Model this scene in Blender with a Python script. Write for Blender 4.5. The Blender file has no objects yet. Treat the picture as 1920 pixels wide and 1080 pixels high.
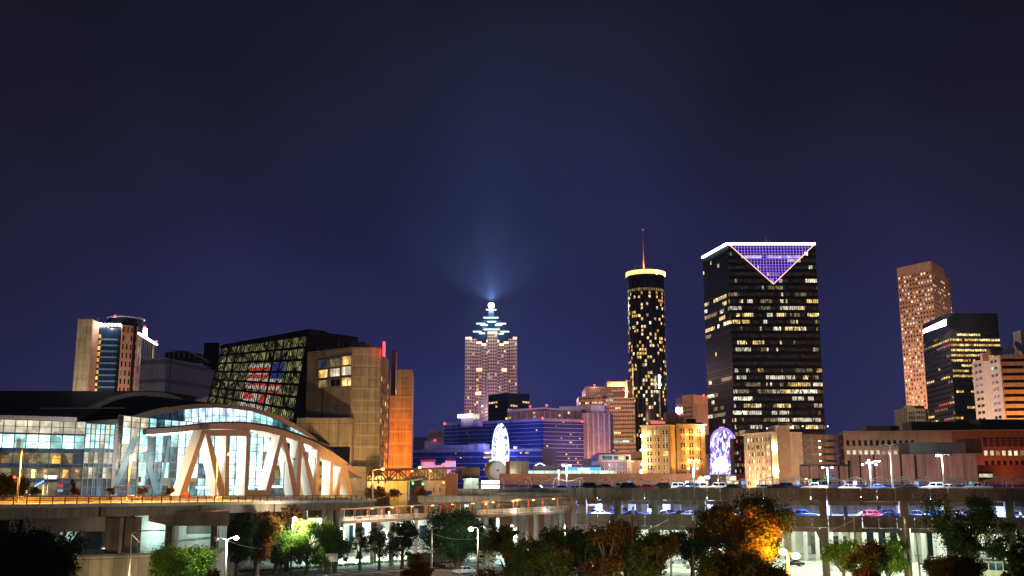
import bpy, bmesh, math, random
from mathutils import Vector
RN = random.Random(7)
sc = bpy.context.scene
# ---------------------------------------------------------------- camera
F, HC, TH = 1940.0, 18.5, math.atan(365 / 1940.0)
cd = bpy.data.cameras.new('camera'); cam = bpy.data.objects.new('camera', cd)
sc.collection.objects.link(cam); sc.camera = cam
cam.location = (0, 0, HC); cam.rotation_euler = (math.pi / 2 + TH, 0, 0)
cd.sensor_width = 36; cd.lens = 36 * F / 1920; cd.clip_start = 1; cd.clip_end = 30000
# ---------------------------------------------------------------- night sky
w = bpy.data.worlds.new("World"); sc.world = w; w.use_nodes = True
nt = w.node_tree; N = nt.nodes; L = nt.links
def nd(t, **k):
    n = N.new(t)
    for a, b in k.items(): setattr(n, a, b)
    return n
bg = N['Background']
tc = nd('ShaderNodeTexCoord'); sep = nd('ShaderNodeSeparateXYZ'); L.new(tc.outputs['Generated'], sep.inputs[0])
rp = nd('ShaderNodeValToRGB'); L.new(sep.outputs['Z'], rp.inputs[0])
cr = rp.color_ramp
cr.elements[0].position = 0.0; cr.elements[0].color = (.031, .036, .155, 1)
cr.elements[1].position = .5; cr.elements[1].color = (.0068, .0068, .0125, 1)
for p_, c_ in ((.10, (.0205, .025, .118, 1)), (.22, (.0165, .0175, .074, 1)), (.34, (.0125, .0130, .040, 1))):
    e_ = cr.elements.new(p_); e_.color = c_
ab = nd('ShaderNodeMath', operation='ABSOLUTE'); sh = nd('ShaderNodeMath', operation='SUBTRACT')
L.new(sep.outputs['X'], sh.inputs[0]); sh.inputs[1].default_value = .03; L.new(sh.outputs[0], ab.inputs[0])
r2 = nd('ShaderNodeValToRGB'); L.new(ab.outputs[0], r2.inputs[0])
r2.color_ramp.elements[0].color = (1, 1, 1, 1); r2.color_ramp.elements[0].position = .05
r2.color_ramp.elements[1].color = (.80, .66, .46, 1); r2.color_ramp.elements[1].position = .5
mx = nd('ShaderNodeMix', data_type='RGBA', blend_type='MULTIPLY'); mx.inputs[0].default_value = 1
L.new(rp.outputs[0], mx.inputs[6]); L.new(r2.outputs[0], mx.inputs[7])
no = nd('ShaderNodeTexNoise'); no.inputs['Scale'].default_value = 3.2; no.inputs['Detail'].default_value = 5
L.new(tc.outputs['Generated'], no.inputs['Vector'])
mr = nd('ShaderNodeMapRange'); mr.inputs[3].default_value = .62; mr.inputs[4].default_value = 1.22
mr.inputs[1].default_value = .3; mr.inputs[2].default_value = .7
L.new(no.outputs[0], mr.inputs[0]); L.new(mx.outputs[2], bg.inputs[0]); L.new(mr.outputs[0], bg.inputs[1])
moon = bpy.data.lights.new('moonlight', 'SUN'); moon.energy = .02; moon.angle = .17; moon.color = (.7, .75, 1)
mo = bpy.data.objects.new('moonlight', moon); sc.collection.objects.link(mo); mo.rotation_euler = (math.radians(50), 0, math.radians(-30))
vs = sc.view_settings
sc.display_settings.display_device = 'sRGB'; vs.view_transform = 'Standard'; vs.look = 'None'; vs.exposure = 0; vs.gamma = 1
cy = sc.cycles
cy.max_bounces = 5; cy.diffuse_bounces = 2; cy.glossy_bounces = 2; cy.transmission_bounces = 3; cy.transparent_max_bounces = 10
cy.volume_bounces = 0; cy.sample_clamp_indirect = 3; cy.caustics_reflective = False; cy.caustics_refractive = False
# ---------------------------------------------------------------- measuring helpers: a sight line of the photo met with a depth, height or wall
ct, st = math.cos(TH), math.sin(TH)
def ray(px, py):
    a, b = (px - 960) / F, (540 - py) / F
    return Vector((a, ct - b * st, st + b * ct))
def W(px, py, D):
    r = ray(px, py); k = D / r.y
    return Vector((r.x * k, D, HC + r.z * k))
def Gz(px, py, z):
    r = ray(px, py); k = (z - HC) / r.z
    return Vector((r.x * k, r.y * k, z))
class VP:
    """an upright wall plane through two points on the plan"""
    def __init__(s, A, B):
        s.A, s.B = Vector((A[0], A[1])), Vector((B[0], B[1]))
        s.d = (s.B - s.A).normalized(); s.n = Vector((s.d.y, -s.d.x)); s.L = (s.B - s.A).length
        s.n3 = Vector((s.n.x, s.n.y, 0)); s.d3 = Vector((s.d.x, s.d.y, 0))
    def p(s, px, py):
        r = ray(px, py); k = (s.A.x * s.n.x + s.A.y * s.n.y) / (r.x * s.n.x + r.y * s.n.y)
        return Vector((r.x * k, r.y * k, HC + r.z * k))
    def at(s, u, z, o=0):
        q = s.A + s.d * u + s.n * o
        return Vector((q.x, q.y, z))
    def u(s, px, py):
        q = s.p(px, py); return (Vector((q.x, q.y)) - s.A).dot(s.d)
def PX(pa, da, pb, db, py=905):
    return VP(W(pa, py, da).xy, W(pb, py, db).xy)
# ---------------------------------------------------------------- materials
def newmat(name):
    m = bpy.data.materials.new(name); m.use_nodes = True
    return m, m.node_tree, m.node_tree.nodes['Principled BSDF']
def mat(name, col, rough=.75, metal=0, var=.18, scale=.25, streak=.12, joints=None, spec=.3, bump=0):
    m, t, b = newmat(name)
    b.inputs['Roughness'].default_value = rough; b.inputs['Metallic'].default_value = metal
    b.inputs['Specular IOR Level'].default_value = spec
    tc = t.nodes.new('ShaderNodeTexCoord')
    n = t.nodes.new('ShaderNodeTexNoise'); n.inputs['Scale'].default_value = scale; n.inputs['Detail'].default_value = 6
    n.inputs['Roughness'].default_value = .65
    t.links.new(tc.outputs['Object'], n.inputs['Vector'])
    mp = t.nodes.new('ShaderNodeMapping'); mp.inputs['Scale'].default_value = (1.1, 1.1, .06)
    t.links.new(tc.outputs['Object'], mp.inputs['Vector'])
    n2 = t.nodes.new('ShaderNodeTexNoise'); n2.inputs['Scale'].default_value = .9; n2.inputs['Detail'].default_value = 4
    t.links.new(mp.outputs[0], n2.inputs['Vector'])
    r = t.nodes.new('ShaderNodeMapRange'); r.inputs[1].default_value = .3; r.inputs[2].default_value = .7
    r.inputs[3].default_value = 1 - var; r.inputs[4].default_value = 1 + var
    t.links.new(n.outputs[0], r.inputs[0])
    r2 = t.nodes.new('ShaderNodeMapRange'); r2.inputs[1].default_value = .3; r2.inputs[2].default_value = .7
    r2.inputs[3].default_value = 1 - streak; r2.inputs[4].default_value = 1 + streak
    t.links.new(n2.outputs[0], r2.inputs[0])
    mu = t.nodes.new('ShaderNodeMath'); mu.operation = 'MULTIPLY'
    t.links.new(r.outputs[0], mu.inputs[0]); t.links.new(r2.outputs[0], mu.inputs[1])
    v = mu.outputs[0]
    if joints:
        sp = t.nodes.new('ShaderNodeSeparateXYZ'); t.links.new(tc.outputs['Object'], sp.inputs[0])
        ad = t.nodes.new('ShaderNodeMath'); ad.operation = 'ADD'
        t.links.new(sp.outputs[0], ad.inputs[0]); t.links.new(sp.outputs[1], ad.inputs[1])
        cb = t.nodes.new('ShaderNodeCombineXYZ'); t.links.new(ad.outputs[0], cb.inputs[0]); t.links.new(sp.outputs[2], cb.inputs[1])
        bk = t.nodes.new('ShaderNodeTexBrick'); t.links.new(cb.outputs[0], bk.inputs['Vector'])
        bk.inputs['Scale'].default_value = 1; bk.inputs['Brick Width'].default_value = joints[0]; bk.inputs['Row Height'].default_value = joints[1]
        bk.inputs['Mortar Size'].default_value = joints[2] if len(joints) > 2 else .06; bk.offset = joints[3] if len(joints) > 3 else 0
        bk.inputs['Color1'].default_value = (.92, .92, .92, 1); bk.inputs['Color2'].default_value = (1.08, 1.08, 1.08, 1); bk.inputs['Mortar'].default_value = (.5, .5, .5, 1)
        m3 = t.nodes.new('ShaderNodeMath'); m3.operation = 'MULTIPLY'
        t.links.new(v, m3.inputs[0]); t.links.new(bk.outputs['Color'], m3.inputs[1]); v = m3.outputs[0]
    mixn = t.nodes.new('ShaderNodeVectorMath'); mixn.operation = 'SCALE'; mixn.inputs[0].default_value = col
    t.links.new(v, mixn.inputs['Scale']); t.links.new(mixn.outputs[0], b.inputs['Base Color'])
    if bump:
        bp = t.nodes.new('ShaderNodeBump'); bp.inputs['Strength'].default_value = bump; bp.inputs['Distance'].default_value = .05
        t.links.new(n.outputs[0], bp.inputs['Height']); t.links.new(bp.outputs[0], b.inputs['Normal'])
    return m
def em(name, col, s, sample=False):
    m, t, b = newmat(name)
    b.inputs['Base Color'].default_value = (.1, .1, .1, 1)
    b.inputs['Emission Color'].default_value = (*col, 1); b.inputs['Emission Strength'].default_value = s
    m.cycles.emission_sampling = 'FRONT' if sample else 'NONE'
    return m
def lit(name, col, s, sx=.8, sz=.5, lo=.25, hi=1.5):
    """a lit room behind a pane: uneven blocks of light, people-scale clutter, blinds"""
    m, t, b = newmat(name)
    b.inputs['Base Color'].default_value = (.02, .02, .02, 1); b.inputs['Roughness'].default_value = .3; b.inputs['Specular IOR Level'].default_value = .12
    g = t.nodes.new('ShaderNodeNewGeometry')
    mp = t.nodes.new('ShaderNodeMapping'); mp.inputs['Scale'].default_value = (sx, sx, sz); t.links.new(g.outputs['Position'], mp.inputs[0])
    vo = t.nodes.new('ShaderNodeTexVoronoi'); vo.distance = 'CHEBYCHEV'; vo.inputs['Scale'].default_value = 1; t.links.new(mp.outputs[0], vo.inputs['Vector'])
    sx_ = t.nodes.new('ShaderNodeSeparateColor'); t.links.new(vo.outputs['Color'], sx_.inputs[0])
    n = t.nodes.new('ShaderNodeTexNoise'); n.inputs['Scale'].default_value = .35; n.inputs['Detail'].default_value = 5; t.links.new(g.outputs['Position'], n.inputs['Vector'])
    r = t.nodes.new('ShaderNodeMapRange'); r.inputs[1].default_value = .32; r.inputs[2].default_value = .68; r.inputs[3].default_value = lo; r.inputs[4].default_value = hi
    t.links.new(n.outputs[0], r.inputs[0])
    r3 = t.nodes.new('ShaderNodeMapRange'); r3.inputs[3].default_value = lo; r3.inputs[4].default_value = hi; t.links.new(sx_.outputs[0], r3.inputs[0])
    mu = t.nodes.new('ShaderNodeMath'); mu.operation = 'MULTIPLY'; t.links.new(r.outputs[0], mu.inputs[0]); t.links.new(r3.outputs[0], mu.inputs[1])
    m2 = t.nodes.new('ShaderNodeMath'); m2.operation = 'MULTIPLY'; m2.inputs[1].default_value = s; t.links.new(mu.outputs[0], m2.inputs[0])
    b.inputs['Emission Color'].default_value = (*col, 1); t.links.new(m2.outputs[0], b.inputs['Emission Strength'])
    m.cycles.emission_sampling = 'NONE'
    return m
def glass(name, col, rough=.08, spec=.6):
    m, t, b = newmat(name); b.inputs['Base Color'].default_value = (*col, 1); b.inputs['Roughness'].default_value = rough
    b.inputs['Specular IOR Level'].default_value = spec
    return m
M = dict(
 conc=mat('concrete', (.25, .21, .16), bump=.3, var=.3, streak=.3), concd=mat('dark_concrete', (.16, .14, .12)), concw=mat('white_concrete', (.62, .62, .58), var=.1),
 panel=mat('parapet_concrete', (.23, .185, .135), joints=(4.2, 9, .05)), panelw=mat('wide_parapet_concrete', (.21, .165, .115), var=.2, streak=.25),
 tan=mat('tan_precast', (.40, .32, .22), joints=(3.2, 6.6, .10), var=.25, streak=.25), tan2=mat('tan_precast_low', (.40, .33, .22), joints=(2.6, 6, .08)),
 tanb=mat('tan_floor_band', (.50, .40, .27), var=.1), grey=mat('grey_precast', (.30, .28, .27), joints=(60, 8, .9)), brown=mat('brown_metal', (.16, .085, .05), rough=.5), rust=mat('red_brown_precast', (.29, .19, .145), joints=(6, 60, .08), streak=.3),
 brick=mat('brick', (.28, .13, .07), joints=(.6, .3, .03, .5)), cream=mat('cream_stucco', (.62, .55, .42)), pinkst=mat('pink_stone', (.50, .33, .25)),
 yellow=mat('yellow_brick', (.45, .33, .14)), white=mat('white_paint', (.75, .73, .70), var=.08), black=mat('black_metal', (.012, .012, .013), rough=.35),
 frame=mat('dark_frame', (.02, .02, .022), rough=.4), steel=mat('galvanised_steel', (.55, .55, .55), rough=.4, metal=.6, var=.1), pole=mat('pole_paint', (.55, .50, .42), rough=.5),
 roof=mat('dark_roof', (.012, .012, .012), rough=.6), mull=mat('aluminium_mullion', (.12, .12, .12), rough=.4, metal=.3), wpaint=mat('warm_white_paint', (.72, .68, .60), rough=.5, var=.05, streak=.04), salmon=mat('salmon_tone', (.50, .29, .20), rough=.5, var=.06, streak=.04),
 fascia=mat('pale_metal_fascia', (.55, .53, .52), rough=.45, joints=(.7, 50, .04)), faint=lit('faint_room', (1, .8, .5), .018), asphalt=mat('asphalt', (.085, .083, .08), var=.3, scale=.6, rough=.85), bluegl=glass('deep_blue_glass', (.018, .03, .13), .6, .12), tglass=glass('tower_glass', (.009, .009, .014), .5, .12), road=mat('road_surface', (.24, .22, .20), var=.25, scale=.5, rough=.8),
 ground=mat('bare_ground', (.06, .055, .045), var=.4, scale=.08), lawn=mat('rough_grass', (.05, .08, .03), var=.4, scale=.5), slab=mat('pale_floor', (.45, .45, .42), var=.2, scale=.2), paint=mat('road_paint', (.75, .75, .72), var=.15, scale=1),
 bluepaint=mat('blue_paint', (.05, .12, .5)), wall=mat('whitewashed_wall', (.62, .62, .57), var=.15, joints=(9, 30, .15)), glass=glass('dark_glass', (.008, .009, .014), .22, .4), bspan=mat('blue_spandrel', (.10, .20, .36), rough=.4), bglass=glass('blue_glass', (.012, .03, .07), .2, .5),
 brglass=glass('bronze_glass', (.03, .018, .012), .15), canopy=mat('blue_canopy', (.02, .05, .35), rough=.4), wood=mat('wooden_pole', (.16, .11, .06), rough=.9), rtile=mat('red_tile', (.30, .06, .07)), bark=mat('bark', (.07, .05, .035), rough=.95),
 tyre=mat('tyre', (.015, .015, .015), rough=.9), wrim=mat('wheel_metal', (.5, .5, .52), rough=.3, metal=.8), cglass=glass('car_glass', (.01, .012, .015), .05, .8), redm=mat('red_lens', (.35, .01, .01), rough=.3), lens=mat('clear_lens', (.6, .6, .6), rough=.2), lensd=mat('dull_lens', (.12, .12, .12), rough=.3), girder=mat('weathered_girder', (.115, .078, .052), var=.3, streak=.3),
 orange=mat('orange_plastic', (.7, .13, .02)), signw=mat('white_sign', (.75, .75, .72)), signb=mat('blue_sign', (.01, .05, .45), rough=.4), flagr=mat('flag_red', (.5, .02, .02)),
 pslab=mat('purple_grey_panel', (.34, .26, .32), joints=(3, 4.4, .12)), stone=mat('grey_brown_stone', (.26, .20, .15), joints=(4, 3, .05)), redbrk=mat('dark_red_brick', (.20, .075, .05)), green=mat('green_paint', (.05, .35, .2)))
E = dict(
 trefl=lit('letter_reflection_glow', (.35, .68, .72), .32, .3, .2, .7, 1.3),
 warm=lit('warm_room', (1, .66, .26), 1.5), yel=lit('yellow_room', (1, .62, .18), 1.15), whi=lit('white_room', (1, .88, .62), 1.6), cool=lit('cool_room', (.75, 1, .85), .9), dim=lit('dim_room', (1, .7, .35), .3),
 amber=lit('amber_room', (1, .45, .08), 1.3), red=lit('red_room', (1, .12, .08), .9), blu=lit('blue_room', (.15, .3, 1), .6), teal=lit('teal_hall', (.42, .86, .86), 1.15, .5, .35, .55, 1.5), tealw=lit('bright_hall', (.66, 1, .97), 1.6, .35, .3, .6, 1.35),
 crm=lit('cream_hall', (1, .92, .68), .75, .4, .3, .5, 1.4), dteal=lit('dim_teal_hall', (.08, .28, .36), .55, .5, .4, .2, 1.6), dblu=lit('dusky_blue_hall', (.03, .06, .12), .6, .4, .4, .3, 1.6), olive=lit('olive_hall', (.40, .34, .17), .5, .45, .3, .3, 1.5),
 wblue=lit('bright_blue_hall', (.62, .84, 1), 1.7, .5, .4, .45, 1.4), atr=lit('atrium_yellow', (.90, .86, .36), .05, .5, .3, .0, 3.2), led=em('white_led', (.85, .88, 1), 9), ledp=em('violet_led', (.20, .07, 1), 1.5), ledl=em('lavender_led', (.48, .30, 1), 1.0), ledg=em('ice_led', (.75, 1, .95), 4.5),
 rim=em('pink_crown_light', (1, .52, .36), 2.2), star=em('beacon', (1, .98, .85), 30), redl=em('red_beacon', (1, .03, .03), 6), neon=em('red_neon', (1, .03, .05), 5), halo=em('orange_crown_light', (1, .50, .16), 2.6), bulbo=em('sodium_bulb', (1, .50, .08), 14), wled=em('wheel_led', (.55, .62, 1), 3), bulbh=em('big_sodium_bulb', (1, .62, .2), 30), bulbw=em('mercury_bulb', (.9, 1, .97), 28), bulbb=em('blue_white_bulb', (.75, .85, 1), 24),
 screen=em('bright_screen', (1, .96, 1), 3.5), glow=em('floodlit_sign', (1, .93, .8), 14), gsig=em('green_signal', (.05, 1, .5), 10), redsig=em('red_signal', (1, .04, .02), 8), bsign=em('blue_lit_sign', (.05, .35, 1), 1.6), wsign=em('white_lit_sign', (.9, .97, 1), 2.5), gstrip=lit('pale_green_strip', (.72, 1, .72), 1.1, .4, .4, .7, 1.3))
M.update(E)
# ---------------------------------------------------------------- mesh and object helpers
col = sc.collection
def wl(o):
    v = Vector((0, 0, 0))
    while o is not None: v += o.location; o = o.parent
    return v
class MB:
    def __init__(s): s.v = []; s.f = []; s.m = []; s.cm = 0
    def add(s, vs, fs):
        o = len(s.v); s.v += [Vector(x) for x in vs]; s.f += [tuple(i + o for i in f) for f in fs]; s.m += [s.cm] * len(fs); return s
    def hexa(s, b, t): return s.add(list(b) + list(t), [(3, 2, 1, 0), (4, 5, 6, 7), (0, 1, 5, 4), (1, 2, 6, 5), (2, 3, 7, 6), (3, 0, 4, 7)])
    def box(s, c, d, rz=0):
        hx, hy, hz = d[0] / 2, d[1] / 2, d[2] / 2; c = Vector(c); cs, sn = math.cos(rz), math.sin(rz)
        q = lambda x, y, z: c + Vector((x * cs - y * sn, x * sn + y * cs, z))
        return s.hexa([q(-hx, -hy, -hz), q(hx, -hy, -hz), q(hx, hy, -hz), q(-hx, hy, -hz)], [q(-hx, -hy, hz), q(hx, -hy, hz), q(hx, hy, hz), q(-hx, hy, hz)])
    def wbox(s, P, u0, u1, z0, z1, o0, o1):
        """a box on a wall plane: along u, up z, from o0 to o1 in front of it"""
        return s.hexa([P.at(u0, z0, o1), P.at(u1, z0, o1), P.at(u1, z0, o0), P.at(u0, z0, o0)], [P.at(u0, z1, o1), P.at(u1, z1, o1), P.at(u1, z1, o0), P.at(u0, z1, o0)])
    def prism(s, pts, off):
        n = len(pts); off = Vector(off); a = [Vector(p) for p in pts]
        return s.add(a + [p + off for p in a], [tuple(range(n)), tuple(range(2 * n - 1, n - 1, -1))] + [(i, i + n, (i + 1) % n + n, (i + 1) % n) for i in range(n)])
    def foot(s, xy, z0, z1): return s.prism([(x, y, z0) for x, y in xy], (0, 0, z1 - z0))
    def band(s, top, bot, off):
        off = Vector(off)
        for i in range(len(top) - 1):
            a, b, c, d = top[i], top[i + 1], bot[i + 1], bot[i]
            s.add([d, c, b, a, d + off, c + off, b + off, a + off], [(0, 1, 2, 3), (7, 6, 5, 4), (3, 2, 6, 7), (1, 0, 4, 5)] + ([(0, 3, 7, 4)] if i == 0 else []) + ([(2, 1, 5, 6)] if i == len(top) - 2 else []))
        return s
    def bar(s, p, q, r, r2=None, n=6):
        p, q = Vector(p), Vector(q); r2 = r if r2 is None else r2; d = (q - p)
        if d.length < 1e-6: return s
        d.normalize(); a = d.orthogonal().normalized(); b = d.cross(a)
        k = [(math.cos(2 * math.pi * i / n), math.sin(2 * math.pi * i / n)) for i in range(n)]
        return s.add([p + (a * x + b * y) * r for x, y in k] + [q + (a * x + b * y) * r2 for x, y in k],
                     [(i, (i + 1) % n, (i + 1) % n + n, i + n) for i in range(n)] + [tuple(range(n - 1, -1, -1)), tuple(range(n, 2 * n))])
    def ball(s, c, r, n=8, sz=1):
        c = Vector(c); vs, fs = [], []; h = n // 2
        for j in range(h + 1):
            for i in range(n):
                t, f = math.pi * j / h, 2 * math.pi * i / n
                vs.append(c + Vector((math.sin(t) * math.cos(f), math.sin(t) * math.sin(f), math.cos(t) * sz)) * r)
        for j in range(h):
            for i in range(n): fs.append((j * n + i, (j + 1) * n + i, (j + 1) * n + (i + 1) % n, j * n + (i + 1) % n))
        return s.add(vs, fs)
    def build(s, name, m, parent=None, kind=None, smooth=False, label=None):
        o0 = wl(parent) if parent else Vector((0, 0, 0))
        me = bpy.data.meshes.new(name); me.from_pydata([v - o0 for v in s.v], [], s.f)
        ms = m if isinstance(m, (list, tuple)) else [m]
        for k in ms: me.materials.append(M[k] if isinstance(k, str) else k)
        if len(ms) > 1: me.polygons.foreach_set('material_index', s.m)
        if smooth: me.polygons.foreach_set('use_smooth', [True] * len(me.polygons))
        me.update(); o = bpy.data.objects.new(name, me); col.objects.link(o)
        if parent: o.parent = parent
        if kind: o['kind'] = kind
        if label: o['label'] = label
        return o
def thing(name, label, cat, loc=(0, 0, 0), group=None):
    o = bpy.data.objects.new(name, None); col.objects.link(o); o.location = loc; o.empty_display_size = .2
    o['label'] = label; o['category'] = cat
    if group: o['group'] = group
    return o
def tag(o, label, cat, group=None):
    o['label'] = label; o['category'] = cat
    if group: o['group'] = group
    return o
def struct(mb, name, m): return mb.build(name, m, kind='structure')
def light(root, p, power, c, kind='POINT', r=.25, to=None, ang=70, blend=.6, name='lamp_light', size=None):
    d = bpy.data.lights.new(name, kind); d.energy = power; d.color = c
    if kind == 'AREA': d.shape = 'RECTANGLE'; d.size, d.size_y = size
    else: d.shadow_soft_size = r
    if kind == 'SPOT': d.spot_size = math.radians(ang); d.spot_blend = blend
    o = bpy.data.objects.new(name, d); col.objects.link(o)
    if root: o.parent = root; o.location = Vector(p) - wl(root)
    else: o.location = p
    if to is not None: o.rotation_euler = (Vector(to) - Vector(p)).to_track_quat('-Z', 'Y').to_euler()
    return o
def dup(root, loc, rz=0, label=None, group=None, swap=None, s=None):
    r = root.copy(); col.objects.link(r); r.location = loc; r.rotation_euler = (0, 0, rz)
    if s: r.scale = (s, s, s)
    if label: r['label'] = label
    if group: r['group'] = group
    def rec(a, b):
        for c in a.children:
            k = c.copy(); col.objects.link(k); k.parent = b
            if swap and k.type == 'MESH':
                for sl in k.material_slots:
                    if sl.material and sl.material.name in swap: nm = swap[sl.material.name]; sl.link = 'OBJECT'; sl.material = nm
            rec(c, k)
    rec(root, r); return r
def text(s, P, u, z, h, m, parent, o=.1, name='lettering', w=None):
    c = bpy.data.curves.new(name, 'FONT'); c.body = s; c.size = h * 1.35; c.extrude = .04; c.align_x = 'CENTER'; c.align_y = 'CENTER'
    c.materials.append(M[m]); b = bpy.data.objects.new(name, c); col.objects.link(b); bpy.context.view_layer.update()
    me = bpy.data.meshes.new_from_object(b.evaluated_get(bpy.context.evaluated_depsgraph_get())); bpy.data.objects.remove(b); b = bpy.data.objects.new(name, me); col.objects.link(b)
    q = P.at(u, z, o); b.parent = parent; b.location = q - wl(parent); b.rotation_euler = (math.pi / 2, 0, math.atan2(P.d.y, P.d.x))
    return b
SOD, WHT, TEA, BLU, WRM = (1, .38, .05), (.92, 1, .97), (.62, 1, .86), (.55, .66, 1), (1, .72, .42)
# window panes are kept per building: the hundred largest become parts of their own, the rest one part
PANES = {}
def pane(root, P, u0, u1, z0, z1, m, o=.06):
    PANES.setdefault(root.name, (root, []))[1].append(((u1 - u0) * (z1 - z0), (P.at(u0, z0, o), P.at(u1, z0, o), P.at(u1, z1, o), P.at(u0, z1, o)), m, P.n3))
def flush():
    for root, l in PANES.values():
        l.sort(key=lambda a: -a[0])
        if len(l) > 100: keep = set(RN.sample(range(len(l)), 100)) if l[0][0] < l[-1][0] * 1.3 else set(range(100))
        else: keep = set(range(len(l)))
        rest = {}
        for i, (a, q, m, n) in enumerate(l):
            if i in keep: MB().prism(q, -n * .05).build('window', m, root)
            else: rest.setdefault(m, []).append((q, n))
        if rest:
            mb = MB()
            for k, m in enumerate(rest):
                mb.cm = k
                for q, n in rest[m]: mb.prism(q, -n * .05)
            mb.build('window_lights', list(rest), root, kind='stuff')
    PANES.clear()
def facade(root, P, z0, z1, nx, ny, wall, fw=.6, fh=.55, p=.3, mats=('warm',), e=.3, dark=None, rows=None, run=0, u0=0, u1=None, name='wall', seed=1, sill=.5):
    """piers and spandrels standing proud of the glass body, and a pane in each opening that is lit (or in each, with dark)"""
    rn = random.Random(seed); u1 = P.L if u1 is None else u1
    cw, ch = (u1 - u0) / nx, (z1 - z0) / ny; mb = MB()
    if wall:
        pw = cw * (1 - fw)
        if fw < .97:
            for i in range(nx + 1):
                a, b = u0 + i * cw - pw / 2, u0 + i * cw + pw / 2
                mb.wbox(P, max(a, u0), min(b, u1), z0, z1, 0, e)
        hh = ch * (1 - fh)
        for j in range(ny + 1):
            a, b = z0 + (j - 0) * ch - hh * sill, z0 + j * ch + hh * (1 - sill)
            mb.wbox(P, u0 + .003, u1 - .003, max(a, z0 + .003), min(b, z1 - .003), 0, e - .012)
        mb.build(name, wall, root)
    for j in range(ny):
        pr = rows[min(j, len(rows) - 1)] if rows else p
        on = rn.random() < pr; rm = rn.choice(mats)
        for i in range(nx):
            if run:
                if rn.random() < run: on = rn.random() < pr; rm = rn.choice(mats) if rn.random() < .6 else rm
                m = rm
            else: on = rn.random() < pr; m = rn.choice(mats)
            mm = m if on else dark
            if mm:
                zt = z1 - j * ch - ch * (1 - fh) * (1 - sill)
                # spandrel takes the lower share of each storey
                pane(root, P, u0 + i * cw + cw * (1 - fw) / 2, u0 + (i + 1) * cw - cw * (1 - fw) / 2, zt - ch * fh, zt, mm)
def quad(pL, pC, pR, D):
    """plan of a corner building from three roof corners seen at the same height"""
    c = W(pC[0], pC[1], D); z = c.z; l = Gz(pL[0], pL[1], z); r = Gz(pR[0], pR[1], z)
    return l.xy, c.xy, r.xy, (l + r - c).xy, z
def lamp_at(name, label, pt, z0, arms, colr, power, cat='street lamp', group='street lamps', poler=.11, bulb='bulbo', pm='pole', lit_arms=None, r=.22, hd=.9, down=0):
    """a post with arms that end in lamp heads; arms = offsets of the heads from the top of the post"""
    x, y, z = pt
    t = thing(name, label, cat, (x, y, z0), group)
    MB().bar((x, y, z0), (x, y, z), poler * 1.25, poler * .8, 8).build('post', pm, t, smooth=True)
    MB().bar((x, y, z0), (x, y, z0 + .5), poler * 2.2, poler * 2, 8).build('base', pm, t)
    for i, a in enumerate(arms):
        h = Vector((x, y, z)) + Vector(a); on = lit_arms is None or i in lit_arms
        if Vector(a).length > .3:
            k = Vector((x, y, z)).lerp(h, .5) + Vector((0, 0, .12 * Vector(a).length))
            MB().bar((x, y, z), k, .06, .05).bar(k, h, .05, .045).build('arm', pm, t)
        dr = Vector((a[0], a[1], 0)); dr = dr.normalized() if dr.length > .1 else Vector((1, 0, 0)); rz = math.atan2(dr.y, dr.x)
        MB().box(h + Vector((0, 0, .1)), (hd, .42, .16), rz).build('lamp_head', 'frame', t)
        MB().ball(h - Vector((0, 0, .06)), r, 8, .7).build('bulb', bulb if on else 'lensd', t, smooth=True)
        if on and down: light(t, h - Vector((0, 0, .45)), power, colr, 'SPOT', r=r, to=h - Vector((0, 0, 9)), ang=down, blend=.5)
        elif on: light(t, h - Vector((0, 0, .45)), power, colr, r=r)
    return t
# ================================================================ SETTING: ground, streets, yard
struct(MB().add([(-9000, -400, 0), (9000, -400, 0), (9000, 16000, 0), (-9000, 16000, 0)], [(0, 1, 2, 3)]), 'ground', 'ground')
def sheet(pts, z): 
    return MB().add([(p[0], p[1], z) for p in pts], [tuple(range(len(pts)))])
yard = [(-78, 214), (-20, 206), (150, 188), (160, 300), (-30, 300), (-62, 262)]
struct(sheet(yard, .004), 'yard_floor', 'slab')
lotb = [Gz(380, 1076, 0), Gz(600, 1062, 0), Gz(790, 1051, 0), Gz(1010, 1045, 0)]
struct(sheet([(-95, 100), (40, 100), (30, 190)] + [(p.x, p.y) for p in reversed(lotb)], .008), 'parking_lot', 'asphalt')
mb = MB()
def stripe(a, b, z=.013, wd=.18):
    A, B = Gz(a[0], a[1], z), Gz(b[0], b[1], z); d = (B - A).normalized(); n = Vector((-d.y, d.x, 0)) * wd
    mb.add([A - n, B - n, B + n, A + n], [(0, 1, 2, 3)])
for k in range(7): stripe((632 + k * 24, 1070.4 - k * 1.5), (674 + k * 26, 1076.6 - k * 1.7))
for k in range(5): stripe((560 + k * 32, 1080 - k * 2), (600 + k * 34, 1083 - k * 1.6))
stripe((655, 1077), (760, 1068)); stripe((700, 1074), (770, 1068)); stripe((560, 1079), (640, 1076.5))
for a in ((425, 1076), (455, 1074.6), (490, 1072.4), (525, 1070), (560, 1068), (626, 1061.2), (690, 1057.2), (725, 1057.5)): stripe(a, (a[0] + 34, a[1] - .3), wd=.35)
stripe((800, 1066), (900, 1077)); stripe((842, 1060), (930, 1068)); stripe((880, 1058), (985, 1066)); stripe((930, 1056), (1010, 1062))
struct(mb, 'parking_lines', 'paint')
mb = MB()
for x, y in ((632, 1065.5), (656, 1064.4), (693, 1062), (716, 1060.5), (752, 1058.6), (450, 1077.5), (590, 1066.8), (1150, 1078)):
    c = Gz(x, y, .014); mb.add([c + Vector((math.cos(i * .5236) * .95, math.sin(i * .5236) * 1.2, 0)) for i in range(12)], [tuple(range(12))])
struct(mb, 'parking_symbols', 'bluepaint')
vg = []
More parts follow.
